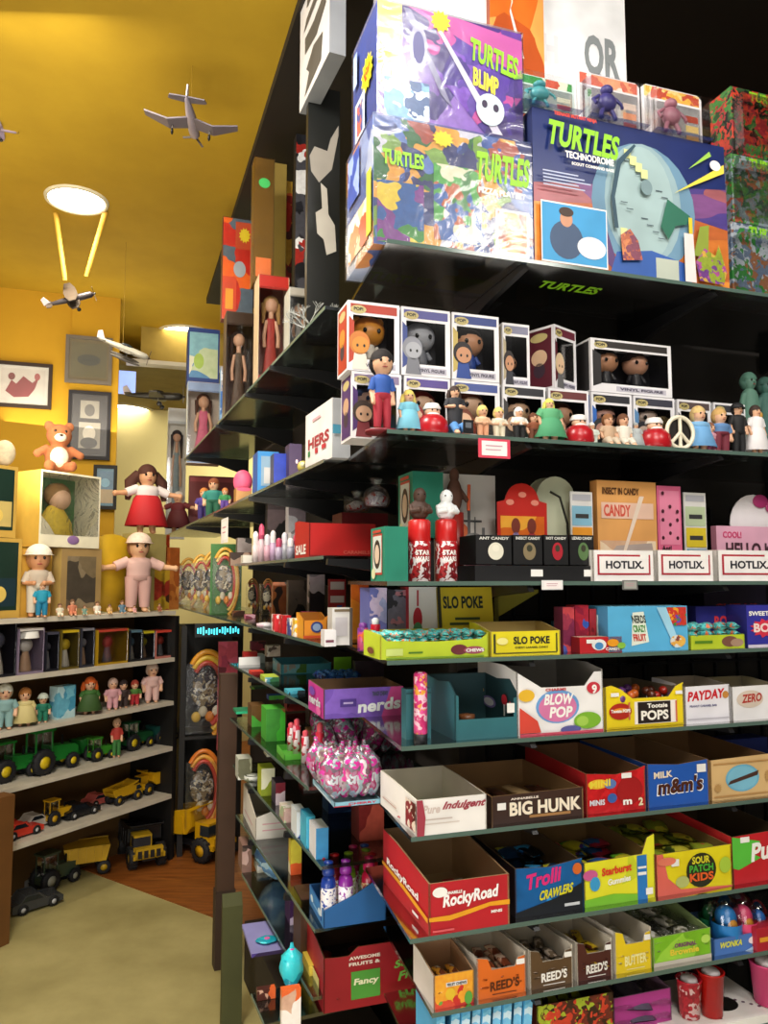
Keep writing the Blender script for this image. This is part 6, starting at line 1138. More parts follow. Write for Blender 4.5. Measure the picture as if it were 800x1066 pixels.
# eighth shelf (aisle side): blue tray of bottles
q=PC(337,402,915,z=ZB,v=.005); q=(q[0],q[1],q[2],.085)
tray(q,.16,'blue angled carton holding capped candy bottles','#235f9c','#3a80c0','#1f5088',hb=.05,notch=[(1,1.35),(.5,.85),(0,.5)],prof=[(1,1),(.9,.95),(0,.8)],decals=[('L','e',.2,.3,.1,.1,'#d8e8f0'),('L','e',.75,.3,.1,.1,'#d8e8f0'),('L','r',.3,.2,.7,.26,'#8ac0e8')])
bt=[(.022,.028,'#1f3f98','#1f3f98','#e8e4e8','royal blue capped candy bottle, left in the blue angled carton'),(.075,.025,'#8a2a98','#8a2a98','#ece4ee','purple capped candy bottle with white label in the blue angled carton'),(.15,.03,'#b01c50','#a81838','#e0c080','crimson capped candy bottle with cream label in the blue angled carton'),
    (.055,.075,'#c8202a','#a02030','#e8d8d8','red capped candy bottle behind the blue one'),(.1,.075,'#88b020','#7aa028','#e8e8c8','lime green capped candy bottle behind the purple one'),(.16,.085,'#7aa02a','#5a8a30','#d8e0b8','olive green capped candy bottle behind the crimson one'),
    (.13,.12,'#b82060','#98204a','#e8d0d8','magenta capped candy bottle at the back of the blue carton'),(.185,.05,'#c0202a','#a01a20','#e8d8d0','red capped candy bottle at the right of the blue carton'),(.18,.12,'#2a4a98','#243f88','#d8dce8','navy capped candy bottle at the back right of the blue carton')]
for x,y,c1,c2,c3,lb in bt:
    P=loc_in(q,min(x*.85,q[2]-.022),y,.006); bottle(P,.148,.0195,lb,c1,c2,c3,ang=AA)
# big red carton
q=PC(337,452,984,z=ZF,v=.005)
tray(q,.26,'big dark red open carton with a green panel at the bottom of the display','#98121c','#a81824','#4a3018',hb=q[3]*1.02,notch=[(1,1.03),(.3,1.03),(.22,.9),(.12,.9),(0,.92)],prof=[(1,1),(.3,.98),(0,.86)],decals=[('F','r',.24,.15,.5,.62,'#4f9a38'),('F','t','AWESOME',.22,.82,.5,.88,'#e8d8c8'),('F','t','FRUITS &',.22,.72,.5,.78,'#e8d8c8'),('F','t','Fancy',.26,.36,.48,.5,'#e8e8c0',.05),('F','t','Sugar',.62,.52,.9,.7,'#7ac050',.08,.1),('F','t','Fruit',.66,.34,.92,.5,'#7ac050',.08,.1),('L','r',.15,.1,.85,.45,'#d8c878'),('L','e',.15,.78,.08,.07,W)])
fill_bars(q,.24,3,(.08,.05,.04),[mat('#8a2018',.35,0,0,'foil')],'dark red wrapped fruit sweet deep inside the big dark red carton','fruit sweets in the big red carton',base=.01,rows=3,layers=1,jit=.8,name='wrapped_candy')
# blue and turquoise packs at the aisle bottom
q=PC(266,300,925,z=ZZ,v=.0); P=q[0]; bag((P[0]+.07,P[1]+.05,P[2]+.004),.18,.15,.09,art(['#6a9ac8','#8ac0e8','#4a70a0','#b8d8e8'],26,rough=.2,seed=150),'crumpled blue clear candy bag at the aisle end of the bottom shelf',None,(0,0,AA))
q=PC(262,322,1034,z=ZF,v=-.1); vt=q[0][2]+q[3]; carton(q,.2,'violet and lilac candy carton beneath the turquoise bags',art(['#4a3a88','#7a6ab0','#a8a0d0','#2a1a48'],10,seed=157),'#8a88c0',name='candy_carton')
for i,(a_,b_) in enumerate(((266,287),(291,313))):
    q2=PC(a_,b_,985,z=vt+.001,v=-.08); P=q2[0]; w_=q2[2]
    bag((P[0]+w_/2,P[1]+.03,P[2]),q2[3],w_*1.1,.05,art(['#28b8cc','#3ad0dc','#1a98b0'],14,rough=.25,seed=153+i),['bright turquoise candy bag with orange sweets, left of the pair','bright turquoise candy bag with orange sweets, right of the pair'][i],None,(0,0,AA))
    q2=PC(a_+2,b_,1030,z=ZF+.001,v=-.135); carton(q2,.02,['orange, brown and white sweets packet under the left turquoise bag','orange, brown and white sweets packet under the right turquoise bag'][i],art(['#d8602a','#e8e0d8','#4a2018','#c8a088'],20,seed=155+i),name='candy_packet',cat='candy packet')
q=PC(262,312,955,z=ZZ,v=.12); carton(q,.08,'narrow white and green candy carton behind the crumpled blue bag',art(['#d8dcd0','#5a9a4a','#e8e8e0','#3a4a58'],16,seed=152),'#2a3a58',name='candy_carton')

# fillers packed along the aisle side
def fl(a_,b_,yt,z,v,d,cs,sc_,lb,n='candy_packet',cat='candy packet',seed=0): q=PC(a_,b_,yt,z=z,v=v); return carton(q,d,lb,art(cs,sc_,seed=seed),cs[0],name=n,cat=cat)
fl(262,276,682,ZN,.08,.08,['#c8d0d0','#58b0c8','#3a5a60','#e0e0d8'],18,'pale speckled packet left of the light blue open carton',seed=201)
fl(276,291,705,ZN,.0,.1,['#b8d04a','#6ab0c0','#e8e8d0','#3a7a50'],16,'lime and white packet in front of the light blue open carton',seed=202)
fl(262,275,706,ZN,.0,.07,['#d83a28','#e8a030','#8a1a18'],14,'small red and orange packet left of the lime and white one',seed=203)
fl(300,318,728,ZN,-.0,.06,['#4ab0c8','#d8d8d0','#2a3a40'],16,'teal speckled packet left of the purple open carton',seed=204)
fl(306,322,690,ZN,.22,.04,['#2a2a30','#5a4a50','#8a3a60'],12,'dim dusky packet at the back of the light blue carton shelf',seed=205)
fl(248,262,790,ZR,-.03,.08,['#c8ccc0','#a8a88a','#6a6a50','#e0e0d8'],14,'pale grey and olive jar packet above the white folded tray',seed=206)
fl(272,286,800,ZR,-.0,.08,['#b8c830','#8a9a28','#e0e0c0','#4a5a20'],14,'yellow green packet on the shelf above the white folded tray',seed=207)
fl(287,297,815,ZR,.02,.08,['#3a2a48','#d8c8d0','#8a2a3a'],14,'dark violet flecked packet above the white folded tray',seed=208)
fl(322,336,760,ZW,.06,.06,['#8a5a34','#6a4426','#a87a48'],9,'plain brown packet behind the red and white twisted tubes',seed=209)
fl(329,342,862,ZR,.0,.08,['#e8e8ec','#3a90c8','#c83a4a','#f0f0e8'],12,'white, blue and red packet right of the cyan striped packet',seed=210)
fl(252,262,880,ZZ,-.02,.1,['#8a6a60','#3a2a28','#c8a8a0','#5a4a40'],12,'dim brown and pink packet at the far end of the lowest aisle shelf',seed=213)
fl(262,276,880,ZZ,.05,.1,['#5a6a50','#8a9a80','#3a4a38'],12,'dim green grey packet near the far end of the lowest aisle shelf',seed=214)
fl(278,300,890,ZZ,.08,.1,['#3a5a8a','#8ab0d0','#d0d8e0'],12,'blue and white packet behind the crumpled blue bag',seed=215)
fl(313,330,935,ZZ,.0,.1,['#4a3020','#5a3a28','#382418'],8,'plain dark brown carton under the blue angled carton','candy_carton','box',seed=216)
# more goods on the upper aisle shelves
fl(300,318,516,ZQ,.16,.06,['#b8b0b4','#8a8890','#d8d0d4','#5a5058'],16,'grey blister packet behind the lip balm tubes','toy_package','packaged toy',seed=217)
fl(278,299,528,ZQ,.18,.06,['#3a3638','#6a5a60','#1a181a'],12,'dark blister packet at the back of the lip balm shelf','toy_package','packaged toy',seed=218)
fl(318,345,462,ZP,.2,.06,['#1a1a1e','#3a3238','#28242a'],10,'dark carton in shadow behind the slanting white carton','toy_carton','box',seed=219)
fl(240,262,575,ZQ,.05,.06,['#6a3a30','#a88a78','#3a2018'],12,'dim rust packet at the far end of the lip balm shelf',seed=220)

fl(300,312,848,ZR,.16,.08,['#d8c8b0','#c86a58','#e8e0d8'],12,'cream and coral packet behind the pale speckled bottle-shaped one',seed=221)
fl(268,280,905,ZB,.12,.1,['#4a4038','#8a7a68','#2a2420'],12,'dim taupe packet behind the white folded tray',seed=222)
fl(303,334,900,ZB,.1,.1,['#6a8a70','#3a5a48','#a8b8a0','#2a3a30'],14,'muted green patterned packet behind the left end of the blue angled carton',seed=223)
fl(338,352,700,ZN,.24,.05,['#28406a','#6a8ab8','#1a2438'],14,'dusky blue packet at the back beside the blue candies',seed=225)
fl(345,380,800,ZR+.0,.26,.05,['#4a3020','#6a4830','#382418'],8,'dull brown carton at the back under the pale blue tray','candy_carton','box',seed=226)

def row(z,v,d,items,s0):
    for k,(a_,b_,yt,cs,lb) in enumerate(items): fl(a_,b_,yt,z,v,d,cs,14,lb,seed=s0+k)
row(ZN,.2,.06,[(262,277,668,['#7a2a3a','#c84a5a','#3a1a20'],'claret flecked packet at the back above the white upright card'),(278,292,672,['#c8b8a8','#6a5a50','#e0d8c8'],'oatmeal flecked packet at the back of the light blue carton shelf')],230)
row(ZW,.2,.06,[(262,278,722,['#2f6a3a','#78b040','#1f4028'],'deep green leafy packet at the back of the green goods'),(280,297,724,['#2a5ab0','#48a038','#1a3a70'],'blue and leaf green packet behind the bright green carton'),(299,318,728,['#a83a3a','#d86a5a','#4a1a1a'],'brick red packet behind the red and white twisted tubes'),(322,342,735,['#5a3a28','#7a5a40','#3a2418'],'chocolate brown packet at the back left of the pink bags')],240)
row(ZR,.15,.08,[(262,276,775,['#6a5a38','#b8a878','#3a3020'],'khaki packet at the back above the folded white tray'),(278,296,785,['#c8c8b8','#78886a','#e0e0d0'],'pale sage packet at the back of the glass over the folded tray'),(316,340,822,['#b83a48','#e89aa8','#e8e0e0'],'rose red packet at the back right of the cyan striped one'),(342,372,828,['#3a6ab0','#a0c0e0','#1f3f78'],'steel blue packet at the back left of the Rocky Road carton'),(374,400,838,['#8a2a28','#c85a48','#4a1412'],'rust red packet tucked behind the side of the Rocky Road carton')],250)
row(ZB,.16,.1,[(290,312,850,['#8a6a48','#c8a878','#4a3828'],'sandy brown packet at the back left of the capped bottles'),(262,284,845,['#4a5a60','#8a9aa0','#2a3438'],'slate grey packet at the back behind the folded white tray')],260)
row(ZZ,.03,.08,[(302,322,915,['#4a2a5a','#8a6aa0','#d8c8e0'],'plum and lilac packet left of the big dark red carton'),(268,284,900,['#d8d8c8','#5a8ab0','#e8e8e0'],'ivory and blue packet over the crumpled blue bag')],270)
row(ZF,.0,.1,[(322,336,1005,['#c8b040','#3a3028','#8a6a30'],'mustard and black packet squeezed left of the big dark red carton')],280)
row(ZQ,.1,.06,[(247,262,560,['#8a8080','#3a3434','#c8b8b8'],'ash grey packet at the far end of the lip balm row')],290)
row(ZS,.08,.05,[(256,266,640,['#c86a8a','#e8b8c8','#8a3a50'],'dusty pink packet left of the pale pink bottle'),(243,255,636,['#7a4a30','#c8905a','#3a2018'],'caramel brown packet at the far left of the packet row')],295)
# ================================================================== left toy shelf
ZL=[zat(FL.P(0,0,0),y) for y in (645,707,765,826,890)]
M_SH=mat('#cfc6b4',.5)
LN=['top white shelf of the left toy unit carrying the dolls','second white shelf of the left toy unit carrying boxed figures','third white shelf of the left toy unit carrying small dolls','fourth white shelf of the left toy unit carrying green tractors','lowest white shelf of the left toy unit carrying toy cars']
U0,U1=-.9,1.09
for z,lb in zip(ZL,LN):
    mb=MB(); mb.box(U0,0,-.022,U1,.32,0,M_SH); o=mb.build('shelf_board',None,FL.P(0,0,z),ang=FL.a); tag(o,lb,'shelf')
mb=MB(); mb.box(U1,0,0,U1+.02,.34,ZL[0]-.03,mat('#0e0c0b',.6)); mb.box(U1+.02,.02,0,U1+.05,.34,ZL[0]-.03,mat('#0b0a09',.7)); o=mb.build('shelf_side_panel',None,FL.P(0,0,0),ang=FL.a); tag(o,'black side panel at the right end of the left toy shelves','panel')
mb=MB(); mb.box(U0,.33,.0,U1,.345,ZL[0]-.03,mat('#5a3f16',.8)); o=mb.build('shelf_back_panel',None,FL.P(0,0,0),ang=FL.a); tag(o,'ochre brown back panel behind the left toy shelves','panel')
pp=FL.P(FL.u(-6,.5,0),-.03,0); mb=MB(); mb.box(-.04,-.04,0,.05,.04,.62,mat('#6a431a',.6)); o=mb.build('wooden_post',None,hitZ(-8,985,0),ang=FL.a); tag(o,'short brown wooden post at the left edge of the floor','post')
def PL(a,b,yt,z=None,yb=None,v=.04): return place(FL,a,b,yt,z=z,yb=yb,v=v)
def lfig(px,yt,z,label,v=.1,**k):
    p,H=pfig(FL,px,yt,z,v); return figure(p,H,label,ang=k.pop('ang',FL.a-.5),**k)
z0=ZL[0]
# top of the unit
q=PL(62,104,571,z=z0,v=.06); carton(q,.16,'tan wooden picture frame box holding up the boxed doll','#a88a58','#c8a860',None,[('F','r',.14,.1,.86,.88,art(['#6a5a48','#8a7a60','#4a4238','#7a6a50'],8,seed=160))],name='frame_box',cat='picture frame')
zf=q[0][2]+q[3]
q=PL(20,52,572,z=z0,v=.07); carton(q,.16,'plain yellow carton supporting the left side of the boxed doll','#c8983a','#b8882a',name='plain_carton')
q=PL(40,103,490,yb=567,v=.05); loc,ang,w,h=q; loc=(loc[0],loc[1],zf+.002); o=empty('boxed_doll',loc,ang); tag(o,'cream boxed doll in a rounded window carton below the brown plush dog','packaged doll')
cr=mat('#ece4c8',.5); mb=MB(); d=.2; t=.01
mb.box(0,0,0,t,d,h,cr,left=mat('#e0b850')); mb.box(w-t,0,0,w,d,h,cr); mb.box(t,0,h-t,w-t,d,h,cr); mb.box(t,0,0,w-t,d,t,cr); mb.box(t,d-t,t,w-t,d,h-t,mat('#5a8a5a')); mb.box(t,0,t,w-t,.004,h*.16,cr); mb.prism([(t,h*.16),(w*.25,h*.16),(w*.14,h*.3),(t,h*.4)],0,.004,cr); mb.prism([(w-t,h*.16),(w*.75,h*.16),(w*.86,h*.3),(w-t,h*.4)],0,.004,cr); mb.build('carton',o)
f=MB(); f.lathe([(w*.3,h*.15),(w*.26,h*.35),(w*.12,h*.55),(.01,h*.6)],mat('#dcc048',.8,0,0,'fabric'),c=(w*.45,d*.5,0),sc=(1,.6)); f.ell((w*.5,d*.45,h*.66),(w*.16,w*.15,w*.16),mat('#e0b898')); f.build('doll',o)
f=MB(); f.ell((w*.5,d*.55,h*.72),(w*.2,w*.16,w*.18),mat('#8a6a40',.9,0,0,'fabric')); f.build('doll_hair',o)
f=MB(); f.ell((w*.55,-.002,h*.1),(w*.1,.003,h*.06),mat('#8a6a9a')); f.build('printed_badge',o)
v=MB(); v.box(t,-.002,h*.16,w-t,-.0005,h-t,WRAP); v.build('window_film',o)
q2=loc_in((loc,ang,w,h),w*.45,.09,h+.002)
plush((q2[0],q2[1],q2[2]+.0),.27,'brown and white floppy plush dog lying on top of the boxed doll',body='#9a5a34',belly='#dccdb4',ang=FL.a-.5,name='plush_dog')
q=PL(-14,18,482,yb=556,v=.08); 
for i,(a_,b_,yt,yb_,lb) in enumerate(((-18,20,560,None,'lower dark green framed box at the left edge of the photo'),(-20,16,484,None,'upper dark green framed box stacked at the left edge of the photo'))):
    q=PL(a_,b_,yt,z=z0 if i==0 else zq+.002,v=.05); zq=q[0][2]+q[3]
    carton(q,.12,lb,'#c8a048','#b08a38',None,[('F','r',.08,.1,.9,.95,'#0f2c22'),('F','r',.15,.15,.85,.5,'#c8b068' if i else '#15303a'),('F','e',.4,.3,.2,.1,'#e0c060')],name='framed_box',cat='box')
p,H=pfig(FL,4,458,zq+.002,.1); mb=MB(); mb.ell((0,0,H*.5),(.05,.04,H*.5),mat('#d8c8a8',.9,0,0,'fabric')); o=mb.build('cream_soft_toy',None,p); tag(o,'cream rounded soft toy on the upper framed box at the left edge','soft toy')
lfig(38,568,z0,'cap-wearing boy doll in pale clothes at the left of the shelf top',v=.03,skin='#d8986a',hair='#c8925a',top='#c8b8a4',bottom='#d8ccb8',hat='#ece4d4',bighead=1.5,wide=1.3,arms='front',cat='doll',name='doll')
lfig(43,606,z0,'small toy figure in bright teal blue in front of the cap-wearing doll',v=-.0,top='#1f98b8',bottom='#1a80a8',hair='#a87a50',wide=1.5,cat='doll',name='doll')
q=PL(118,126,560,z=z0,v=.1)
o=lfig(143,556,z0,'pink-hooded baby doll standing with arms out on the shelf top',v=.05,skin='#d8a880',hair='#8a5a38',top='#d8b0a8',bottom='#cfa49c',hat='#e0c8b8',bighead=1.35,wide=1.5,arms='out',cat='doll',name='doll')
# stand for the yarn-haired doll
pz,H=pfig(FL,150,556,z0,.2); mb=MB(); mb.box(-.12,-.06,0,.1,.06,H,mat('#b0a060',.6)); o=mb.build('display_block',None,pz,ang=FL.a); tag(o,'pale block behind the hooded doll carrying the brown-haired doll','display block')
p,_=pfig(FL,150,556,z0,.2); p=(p[0],p[1],z0+H+.001); hh=zat(p,484)-p[2]
figure(p,hh,'brown yarn-haired doll in white top and red skirt standing above the hooded doll',ang=FL.a-.5,skin='#d8a078',hair='#4a2418',top='#e8dcdc',dress='#c01c24',bighead=1.35,wide=1.5,arms='out',hairlen=.35,cat='doll',name='doll')
q=PL(103,128,556,z=z0,v=.14); w,h=q[2],q[3]; mb=MB(); mb.lathe([(.001,0),(h/2,0),(h/2,.02),(.001,.022)],mat('#c8a020',.5),M=Matrix.Translation((w/2,.02,h/2))@Matrix.Rotation(PI/2,4,'X'),n=28); o=mb.build('yellow_disc',None,q[0],ang=q[1]); tag(o,'upright yellow disc toy between the frame box and the hooded doll','toy disc')
for i,(a_,b_,yt,c,lb) in enumerate(((160,176,590,['#7a3a20','#c8a030','#4a2a20','#a83a2a'],'dark red and ochre package right of the hooded doll'),(176,186,570,['#c87a38','#d89048','#a85a28'],'orange upright card at the right end of the shelf top'),(106,116,600,['#c8c090','#a8a070'],'pale green upright packet left of the hooded doll'),(152,175,556,['#e8c030','#d8502a','#e8e060'],'yellow and red flat package above the dark red one'))):
    q=PL(a_,b_,yt,z=z0,v=.14 if i!=3 else .22); carton(q,.05,lb,art(c,10,seed=162+i),name='toy_package',cat='packaged toy')
for i in range(9):
    px=62+i*13; p,H=pfig(FL,px,[628,624,630,626,629,625,630,627,628][i],z0,.0+.02*(i%2)); c=['#e0d8c0','#c87a5a','#7a9a8a','#e8e0d0','#d8b070','#5a7a90','#d8a0a0','#c8c0a0','#a05a40'][i]
    figure(p,max(H,.03),'tiny %s trinket figurine on the doll shelf, %s'%(['ivory','terracotta','sage green','white','sand','slate blue','rose','beige','rust'][i],['nearest the teal figure','beside the ivory one','before the frame box','beside the sage one','before the yellow disc','left of the hooded doll','before the hooded doll','beside the rose one','at its right end'][i]),ang=FL.a-.4,top=c,bottom=c,hair='#6a4a30',pose='sit',wide=1.8,bighead=1.5,name='trinket_figurine')
# second level: boxed figures
z1=ZL[1]
L1=[(-16,16,650,'#1c1c26','#5a5a68','black boxed toy at the left edge of the second shelf'),(18,45,660,'#8a7a90','#e0d8d0','lilac boxed figure with a wide white hat on the second shelf'),(47,61,664,'#20202a','#4a4a58','dark narrow boxed toy left of the yellow boxed figure'),(63,82,662,'#6a5a20','#d8b828','dark yellow boxed figure on the second shelf'),
    (84,98,660,'#3a3a44','#8a8890','grey boxed figure left of the yellow framed carton'),(101,133,661,'#b8901c','#c84a38','yellow framed carton with a dark window and red base'),(135,148,662,'#1f2024','#58788a','black boxed toy with pale blue dots'),(148,161,663,'#24242c','#c8b828','black boxed toy with a yellow top'),(162,182,662,'#c87a70','#d84a3a','pink and red boxed toy at the right end of the second shelf')]
for i,(a_,b_,yt,c,c2,lb) in enumerate(L1):
    q=PL(a_,b_,yt-6,z=z1,v=.03); w,h=q[2],q[3]; o=empty('boxed_toy',q[0],q[1]); tag(o,lb,'packaged toy'); d=.1
    mb=MB(); m=mat(c,.4); mb.box(0,d-.004,0,w,d,h,m); mb.box(0,0,0,.006,d-.004,h,m); mb.box(w-.006,0,0,w,d-.004,h,m); mb.box(.006,0,0,w-.006,d-.004,.012,m); mb.box(.006,0,h-.012,w-.006,d-.004,h,mat(c2,.4)); mb.build('carton',o)
    f=MB(); m2=mat(c2,.5); r=min(w*.28,h*.16); f.ell((w/2,d*.45,h*.62),(r,r*.8,r),m2,12,8); f.lathe([(r*.9,.012),(r*.8,h*.2),(r*.4,h*.5)],mat(['#d8d0c0','#c8a080','#8a8a90'][i%3]),c=(w/2,d*.45,0),n=12); f.build('toy_figure',o)
    if i==1: f=MB(); f.lathe([(w*.45,0),(w*.42,.03),(.001,.035)],WHT,c=(w/2,d*.45,h*.78),n=16); f.build('hat',o)
    v=MB(); v.box(.006,-.002,.012,w-.006,-.0005,h-.012,CLEAR); v.build('window_film',o)
# third level: small dolls
z2=ZL[2]
for px,yt,top,hair,lb,kw in ((4,712,'#8ab0b0','#d8d8c8','pale teal doll at the left edge of the third shelf',{}),(25,716,'#d8c888','#a86a30','doll in pale yellow dress on the third shelf',{'dress':'#d8c888'}),(44,722,'#1f7a60','#2a2420','round doll in green with a white headband on the third shelf',{'hat':'#c8d0c0'}),
   (93,705,'#3a6a2a','#d8601c','large orange-haired doll in green dress on the third shelf',{'dress':'#3a5a28','hairlen':.3}),(117,706,'#d8a0a8','#c8a898','slim pale pink doll on the third shelf',{}),(128,708,'#3a2a28','#2a1a18','dark small doll right of the slim pink doll',{}),
   (140,708,'#4a7a30','#a03a28','red and green small doll on the third shelf',{'bottom':'#b82830'}),(158,690,'#e0b8b0','#d8c0b0','white and pink bear-like doll at the right end of the third shelf',{})):
    k=dict(bottom=top,wide=1.7,bighead=1.5,cat='doll',name='small_doll',v=.06); k.update(kw); lfig(px,yt,z2,lb,top=top,hair=hair,**k)
q=PL(59,78,714,z=z2,v=.06); carton(q,.06,'light blue speckled carton between the green doll and the orange-haired doll',art(['#68b0c8','#7ac0d4','#b8d8dc','#4a98b8'],14,seed=170),name='toy_carton')
# fourth level: tractors
z3=ZL[3]
def on(px,z,v=.14): return FL.P(FL.u(px,z,v),v,z)
tractor(on(12,z3),.26,FL.a,'green toy tractor at the left edge of the tractor shelf')
tractor(on(52,z3,.12),.3,FL.a,'large green toy harvester with yellow wheels in the middle of the tractor shelf')
tractor(on(80,z3,.2),.2,FL.a+PI,'green toy wagon beside the large harvester',wagon=True,name='toy_wagon',cat='toy wagon')
tractor(on(104,z3,.1),.17,FL.a,'small green toy tractor with yellow roof next to the red figurine',col='#3a8a28')
lfig(121,748,z3,'red and green standing figurine between the toy tractors',top='#b83a30',bottom='#3a7a3a',hair='#c8a080',v=.06)
tractor(on(142,z3),.22,FL.a,'dark green toy tractor right of the red figurine',col='#16502a'); tractor(on(170,z3),.2,FL.a,'dark teal toy wagon at the right end of the tractor shelf',col='#1a4a44',wagon=True,name='toy_wagon',cat='toy wagon')
# fifth level: cars and trucks
z4=ZL[4]
toy_car(on(-4,z4,.12),.24,FL.a,'red toy car at the left edge of the lowest shelf','#a81c18'); toy_car(on(20,z4,.1),.2,FL.a,'red and white toy car, second on the lowest shelf','#c83a2a')
toy_car(on(38,z4,.16),.18,FL.a,'white toy car in the middle of the lowest shelf','#c8c0b4'); tractor(on(60,z4,.12),.17,FL.a,'yellow toy loader on the lowest shelf',col='#d0a018',hub='#d0a018',name='toy_loader')
toy_car(on(82,z4,.12),.2,FL.a,'black toy car right of the yellow loader','#16181c'); toy_car(on(103,z4,.2),.17,FL.a,'pinkish red toy car behind the black one','#c86058')
dump_truck(on(128,z4,.12),.2,FL.a,'small black and yellow toy truck on the lowest shelf',col='#c89a18'); dump_truck(on(160,z4,.14),.24,FL.a+PI,'yellow toy tipper truck at the right end of the lowest shelf')
# floor toys
dump_truck(hitZ(199,887,.006),.5,math.radians(-30),'large yellow metal dump truck parked on the wood floor before the black rack',col='#d2a012',bed_tilt=-.12)
p=hitZ(146,893,.006); dump_truck(p,.43,math.radians(-60),'black monster truck with yellow cab roof on the wood floor',col='#b8941c',dark='#17181a',bedcol='#1c1d20',name='toy_monster_truck')
p=hitZ(90,908,.006); o=empty('toy_tipper_bin',p,FL.a-.6); tag(o,'yellow toy tipper trailer with ribbed bin below the lowest shelf','toy trailer'); Y=mat('#d0a51c',.35)
mb=MB(); mb.prism([(-.1,.07),(.09,.07),(.11,.15),(-.12,.15)],-.07,.07,Y); 
for i in range(5): mb.box(-.09+i*.04,-.077,.075,-.075+i*.04,.077,.145,Y)
mb.build('bin',o,bev=.003)
for x in(-.07,.08):
    for s in(-1,1): wheel(o,x,s*.055,.035,.03,'#16161a','#b8941c')
tractor(hitZ(58,922,0),.26,FL.a,'dull green and grey toy tractor on the floor under the shelves',col='#3a4a38',hub='#a8a898'); 
toy_car(hitZ(35,945,0),.24,FL.a-.2,'dark grey toy car on the floor near the wooden post','#3a3c3e'); toy_car(hitZ(40,918,0),.22,FL.a,'pale grey toy car on the floor behind the dark grey one','#8a8a88')
# ------------------------------------------------------------------ pictures on the wall
def pic(a,b,yt,yb,v,label,frame,matc,fill,inner=(.12,.14,.88,.86),extra=()):
    q=place(FW,a,b,yt,yb=yb,v=v); loc,ang,w,h=q; o=empty('framed_picture',loc,ang); tag(o,label,'picture'); t=.022; m=mat(frame,.7)
    mb=MB(); mb.box(0,0,0,w,.025,t,m); mb.box(0,0,h-t,w,.025,h,m); mb.box(0,0,t,t,.025,h-t,m); mb.box(w-t,0,t,w,.025,h-t,m); mb.build('frame',o)
    mb=MB(); mb.box(t,.012,t,w-t,.02,h-t,mat(matc,.6)); g=lambda u,v_:(u*w,.011,v_*h)
    if fill: decal(mb,g,('r',inner[0],inner[1],inner[2],inner[3],fill))
    for k,e in enumerate(extra): decal(mb,lambda u,v_,k=k:(u*w,.0105-.0004*k,v_*h),e)
    mb.build('picture',o)
    mb=MB(); mb.box(t,.006,t,w-t,.008,h-t,clear(gl=.0,rough=.5,name='picture_glass')); mb.build('picture_glass',o); return o
pic(-8,53,377,424,-.03,'white framed print with a dark red blotchy drawing at the left of the wall','#2c1c12','#d8d4cc','#cfc8c0',extra=[('p',[(.2,.35),(.3,.6),(.38,.52),(.5,.7),(.66,.56),(.78,.72),(.7,.42),(.6,.25),(.35,.22)],'#8a2a30'),('e',.3,.68,.06,.08,'#7a2a2c'),('e',.74,.7,.05,.08,'#a04848')])
pic(67,116,350,399,-.065,'grey framed olive picture above the black double photo frame','#6a6258','#6a5a30','#5a5228',extra=[('e',.5,.5,.25,.12,'#3a3a2a'),('r',.3,.48,.7,.5,'#2a2a20')])
pic(69,114,407,478,-.065,'black frame holding two small photographs one above the other','#17131a','#221c22',None,extra=[('r',.28,.6,.72,.86,'#8a8478'),('e',.5,.72,.12,.09,'#4a4440'),('r',.26,.16,.76,.54,'#8f897c'),('e',.5,.38,.15,.11,'#d8d0c0'),('e',.5,.24,.2,.08,'#3a3634')])
pic(96,121,484,530,-.085,'black framed blue seascape painting behind the boxed doll','#141210','#4a7a90','#3a6a88',extra=[('r',.12,.14,.88,.45,'#a89060'),('e',.5,.6,.2,.1,'#6aa0b8')])
# ------------------------------------------------------------------ aircraft hanging from the ceiling
def hang(px,py,Y): return atY(px,py,Y)
def strings(o_,pts,label='',c='#8a7420'):
    pass
PL1=airplane(hang(199,122,2.7),.34,(math.radians(4),math.radians(6),math.radians(8)),'grey model plane with gull wings hanging below the yellow ceiling',body='#a8a0b0',wing='#6e6874')
airplane(hang(72,312,3.9),.30,(math.radians(25),math.radians(35),math.radians(-60)),'dark propeller model plane hanging under the bright round light',body='#3a3438',wing='#4a4038',prop='#2a2624',gull=False,biplane=True)
PL2=airplane(hang(128,362,4.2),.34,(math.radians(-18),math.radians(22),math.radians(-70)),'silver model seaplane with floats hanging beside the framed olive picture',body='#b8b4a8',wing='#8a867e',gull=False,floats=True)
airplane(hang(160,412,5.6),.5,(0,math.radians(5),math.radians(-80)),'dark model plane hanging in front of the cream back room',body='#2a2824',wing='#34302a',gull=False)
airplane(hang(-6,132,3.1),.22,(0,0,math.radians(-70)),'pale violet model plane mostly cut off at the left edge of the photo',body='#a89ab0',wing='#9a8ca8')
for a_,b_,lb in (((58,222),(68,292),'left pale yellow strip from the round light down to the dark plane'),((110,220),(90,288),'right pale yellow strip from the round light down to the dark plane')):
    p0=hitZ(a_[0],a_[1],HC); p1=atY(b_[0],b_[1],3.9); mb=MB(); mb.tube([p0,p1],[.014,.012],mat('#d8a83a',.6),6); o=mb.build('pale_strip'); tag(o,lb,'ribbon')  # plain yellow tubes from the ceiling down to the dark plane
bpy.context.view_layer.update()
for pl_,px,py,Y in ((PL1,199,122,2.7),(PL2,128,362,4.2)):
    p=atY(px,py,Y); mb=MB(); mb.tube([(p[0],p[1],HC),(p[0],p[1],p[2]+.02)],.0012,mat('#8a6c14'),4); o=mb.build('cord'); o.parent=pl_; o.matrix_parent_inverse=pl_.matrix_world.inverted()
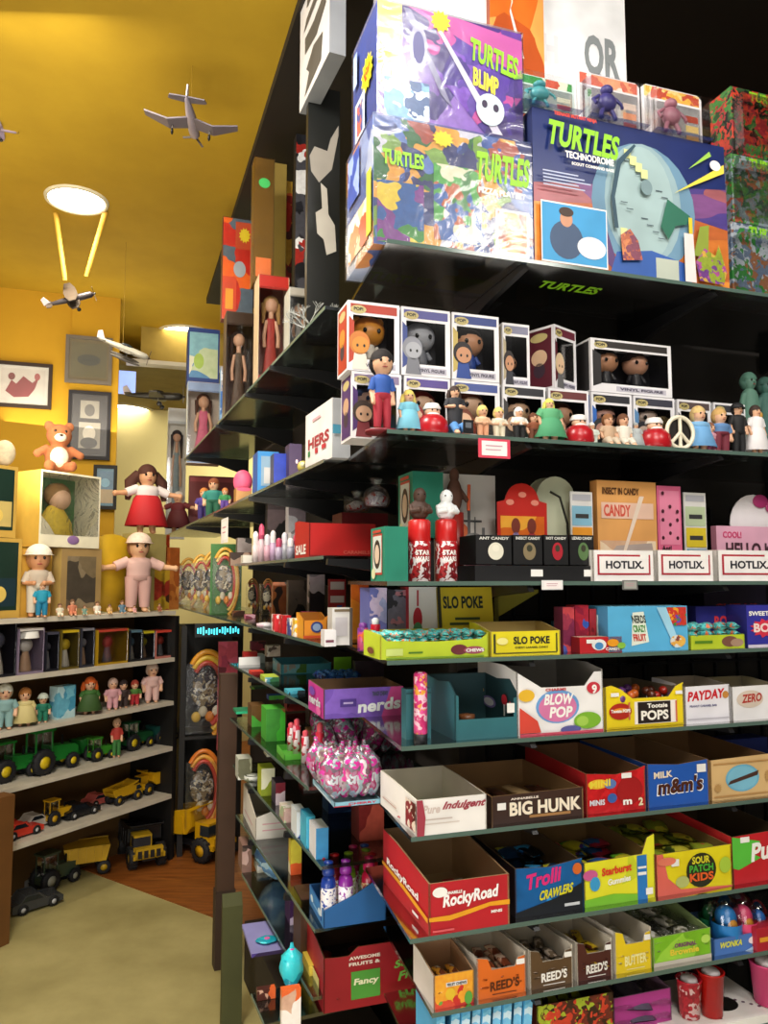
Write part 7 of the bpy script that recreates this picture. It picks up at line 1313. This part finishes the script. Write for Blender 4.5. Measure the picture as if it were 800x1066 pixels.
# ------------------------------------------------------------------ light
def area(loc,tgt,size,power,color,name='area_light',sy=None):
    l=bpy.data.lights.new(name,'AREA'); l.energy=power; l.color=color; l.size=size
    if sy: l.shape='RECTANGLE'; l.size_y=sy
    o=bpy.data.objects.new(name,l); COL.objects.link(o); o.location=loc
    o.rotation_euler=(Vector(tgt)-Vector(loc)).to_track_quat('-Z','Y').to_euler(); return o
def spot(loc,tgt,power,color,deg,r=.08,blend=.5):
    l=bpy.data.lights.new('spot','SPOT'); l.energy=power; l.color=color; l.spot_size=math.radians(deg); l.spot_blend=blend; l.shadow_soft_size=r
    o=bpy.data.objects.new('spot_light',l); COL.objects.link(o); o.location=loc
    o.rotation_euler=(Vector(tgt)-Vector(loc)).to_track_quat('-Z','Y').to_euler(); return o
W1=(1,.95,.88); W2=(1,.9,.7)
area((.5,-.4,HC-.15),(.9,1.6,1.2),.9,60,W1)
area((1.9,.2,HC-.15),(1.4,2,1.0),.6,30,W1)
area((-.9,1.2,HC-.15),(.1,2.4,1.0),.5,52,W1)
spot((.55,.9,HC-.12),tuple(FA.P(.35,.2,ZT+.15)),24,(1,.97,.97),75,.1)
spot((pl1[0],pl1[1],HC-.05),(pl1[0],pl1[1],0),80,W2,140,.12)
area((-1.2,2.2,HC-.2),(-1.3,4.4,.8),.5,16,W2)
area((-2.2,3.0,HC-.5),(-2.0,3.4,HC),.8,5,W2)
area((-1.0,2.4,1.9),(-1.2,3.2,HC),1.6,14,(1,.92,.75))  # added lamp aimed upward, in place of bounce onto the ceiling
area((hd[0]+.8,hd[1]+1.4,HZ-.1),(hd[0]+.6,hd[1]+2,0),.6,40,(1,.93,.7))
area((.8,-1.3,.35),(.8,1.6,1.9),1.2,14,(.95,.97,1))  # added low fill from below, in place of floor bounce
area((-.9,.4,.5),(.1,2.2,1.0),.8,18,W1)  # added low fill for the goods on the aisle side
area((0,-2.5,1.6),(0,2,1.2),2.5,22,W1)  # added broad fill from behind the camera
w=bpy.data.worlds.new('world'); bpy.context.scene.world=w; w.use_nodes=True
w.node_tree.nodes['Background'].inputs[0].default_value=(1,.93,.82,1); w.node_tree.nodes['Background'].inputs[1].default_value=.6
sc=bpy.context.scene; sc.view_settings.view_transform='Standard'; sc.view_settings.exposure=0; sc.view_settings.look='None'
sc.cycles.transparent_max_bounces=24; sc.cycles.max_bounces=8; sc.cycles.use_denoising=True
p_=hitZ(170,345,HC); area((p_[0]-.3,p_[1]-.8,HC-.9),(p_[0]-.3,p_[1]-.6,HC),.9,10,(1,.9,.7))  # added lamp to brighten the far end of the ceiling
area((pl1[0]-.2,3.6,1.3+.9),(-1.9,4.95,2.2),.5,4,(1,.88,.65))
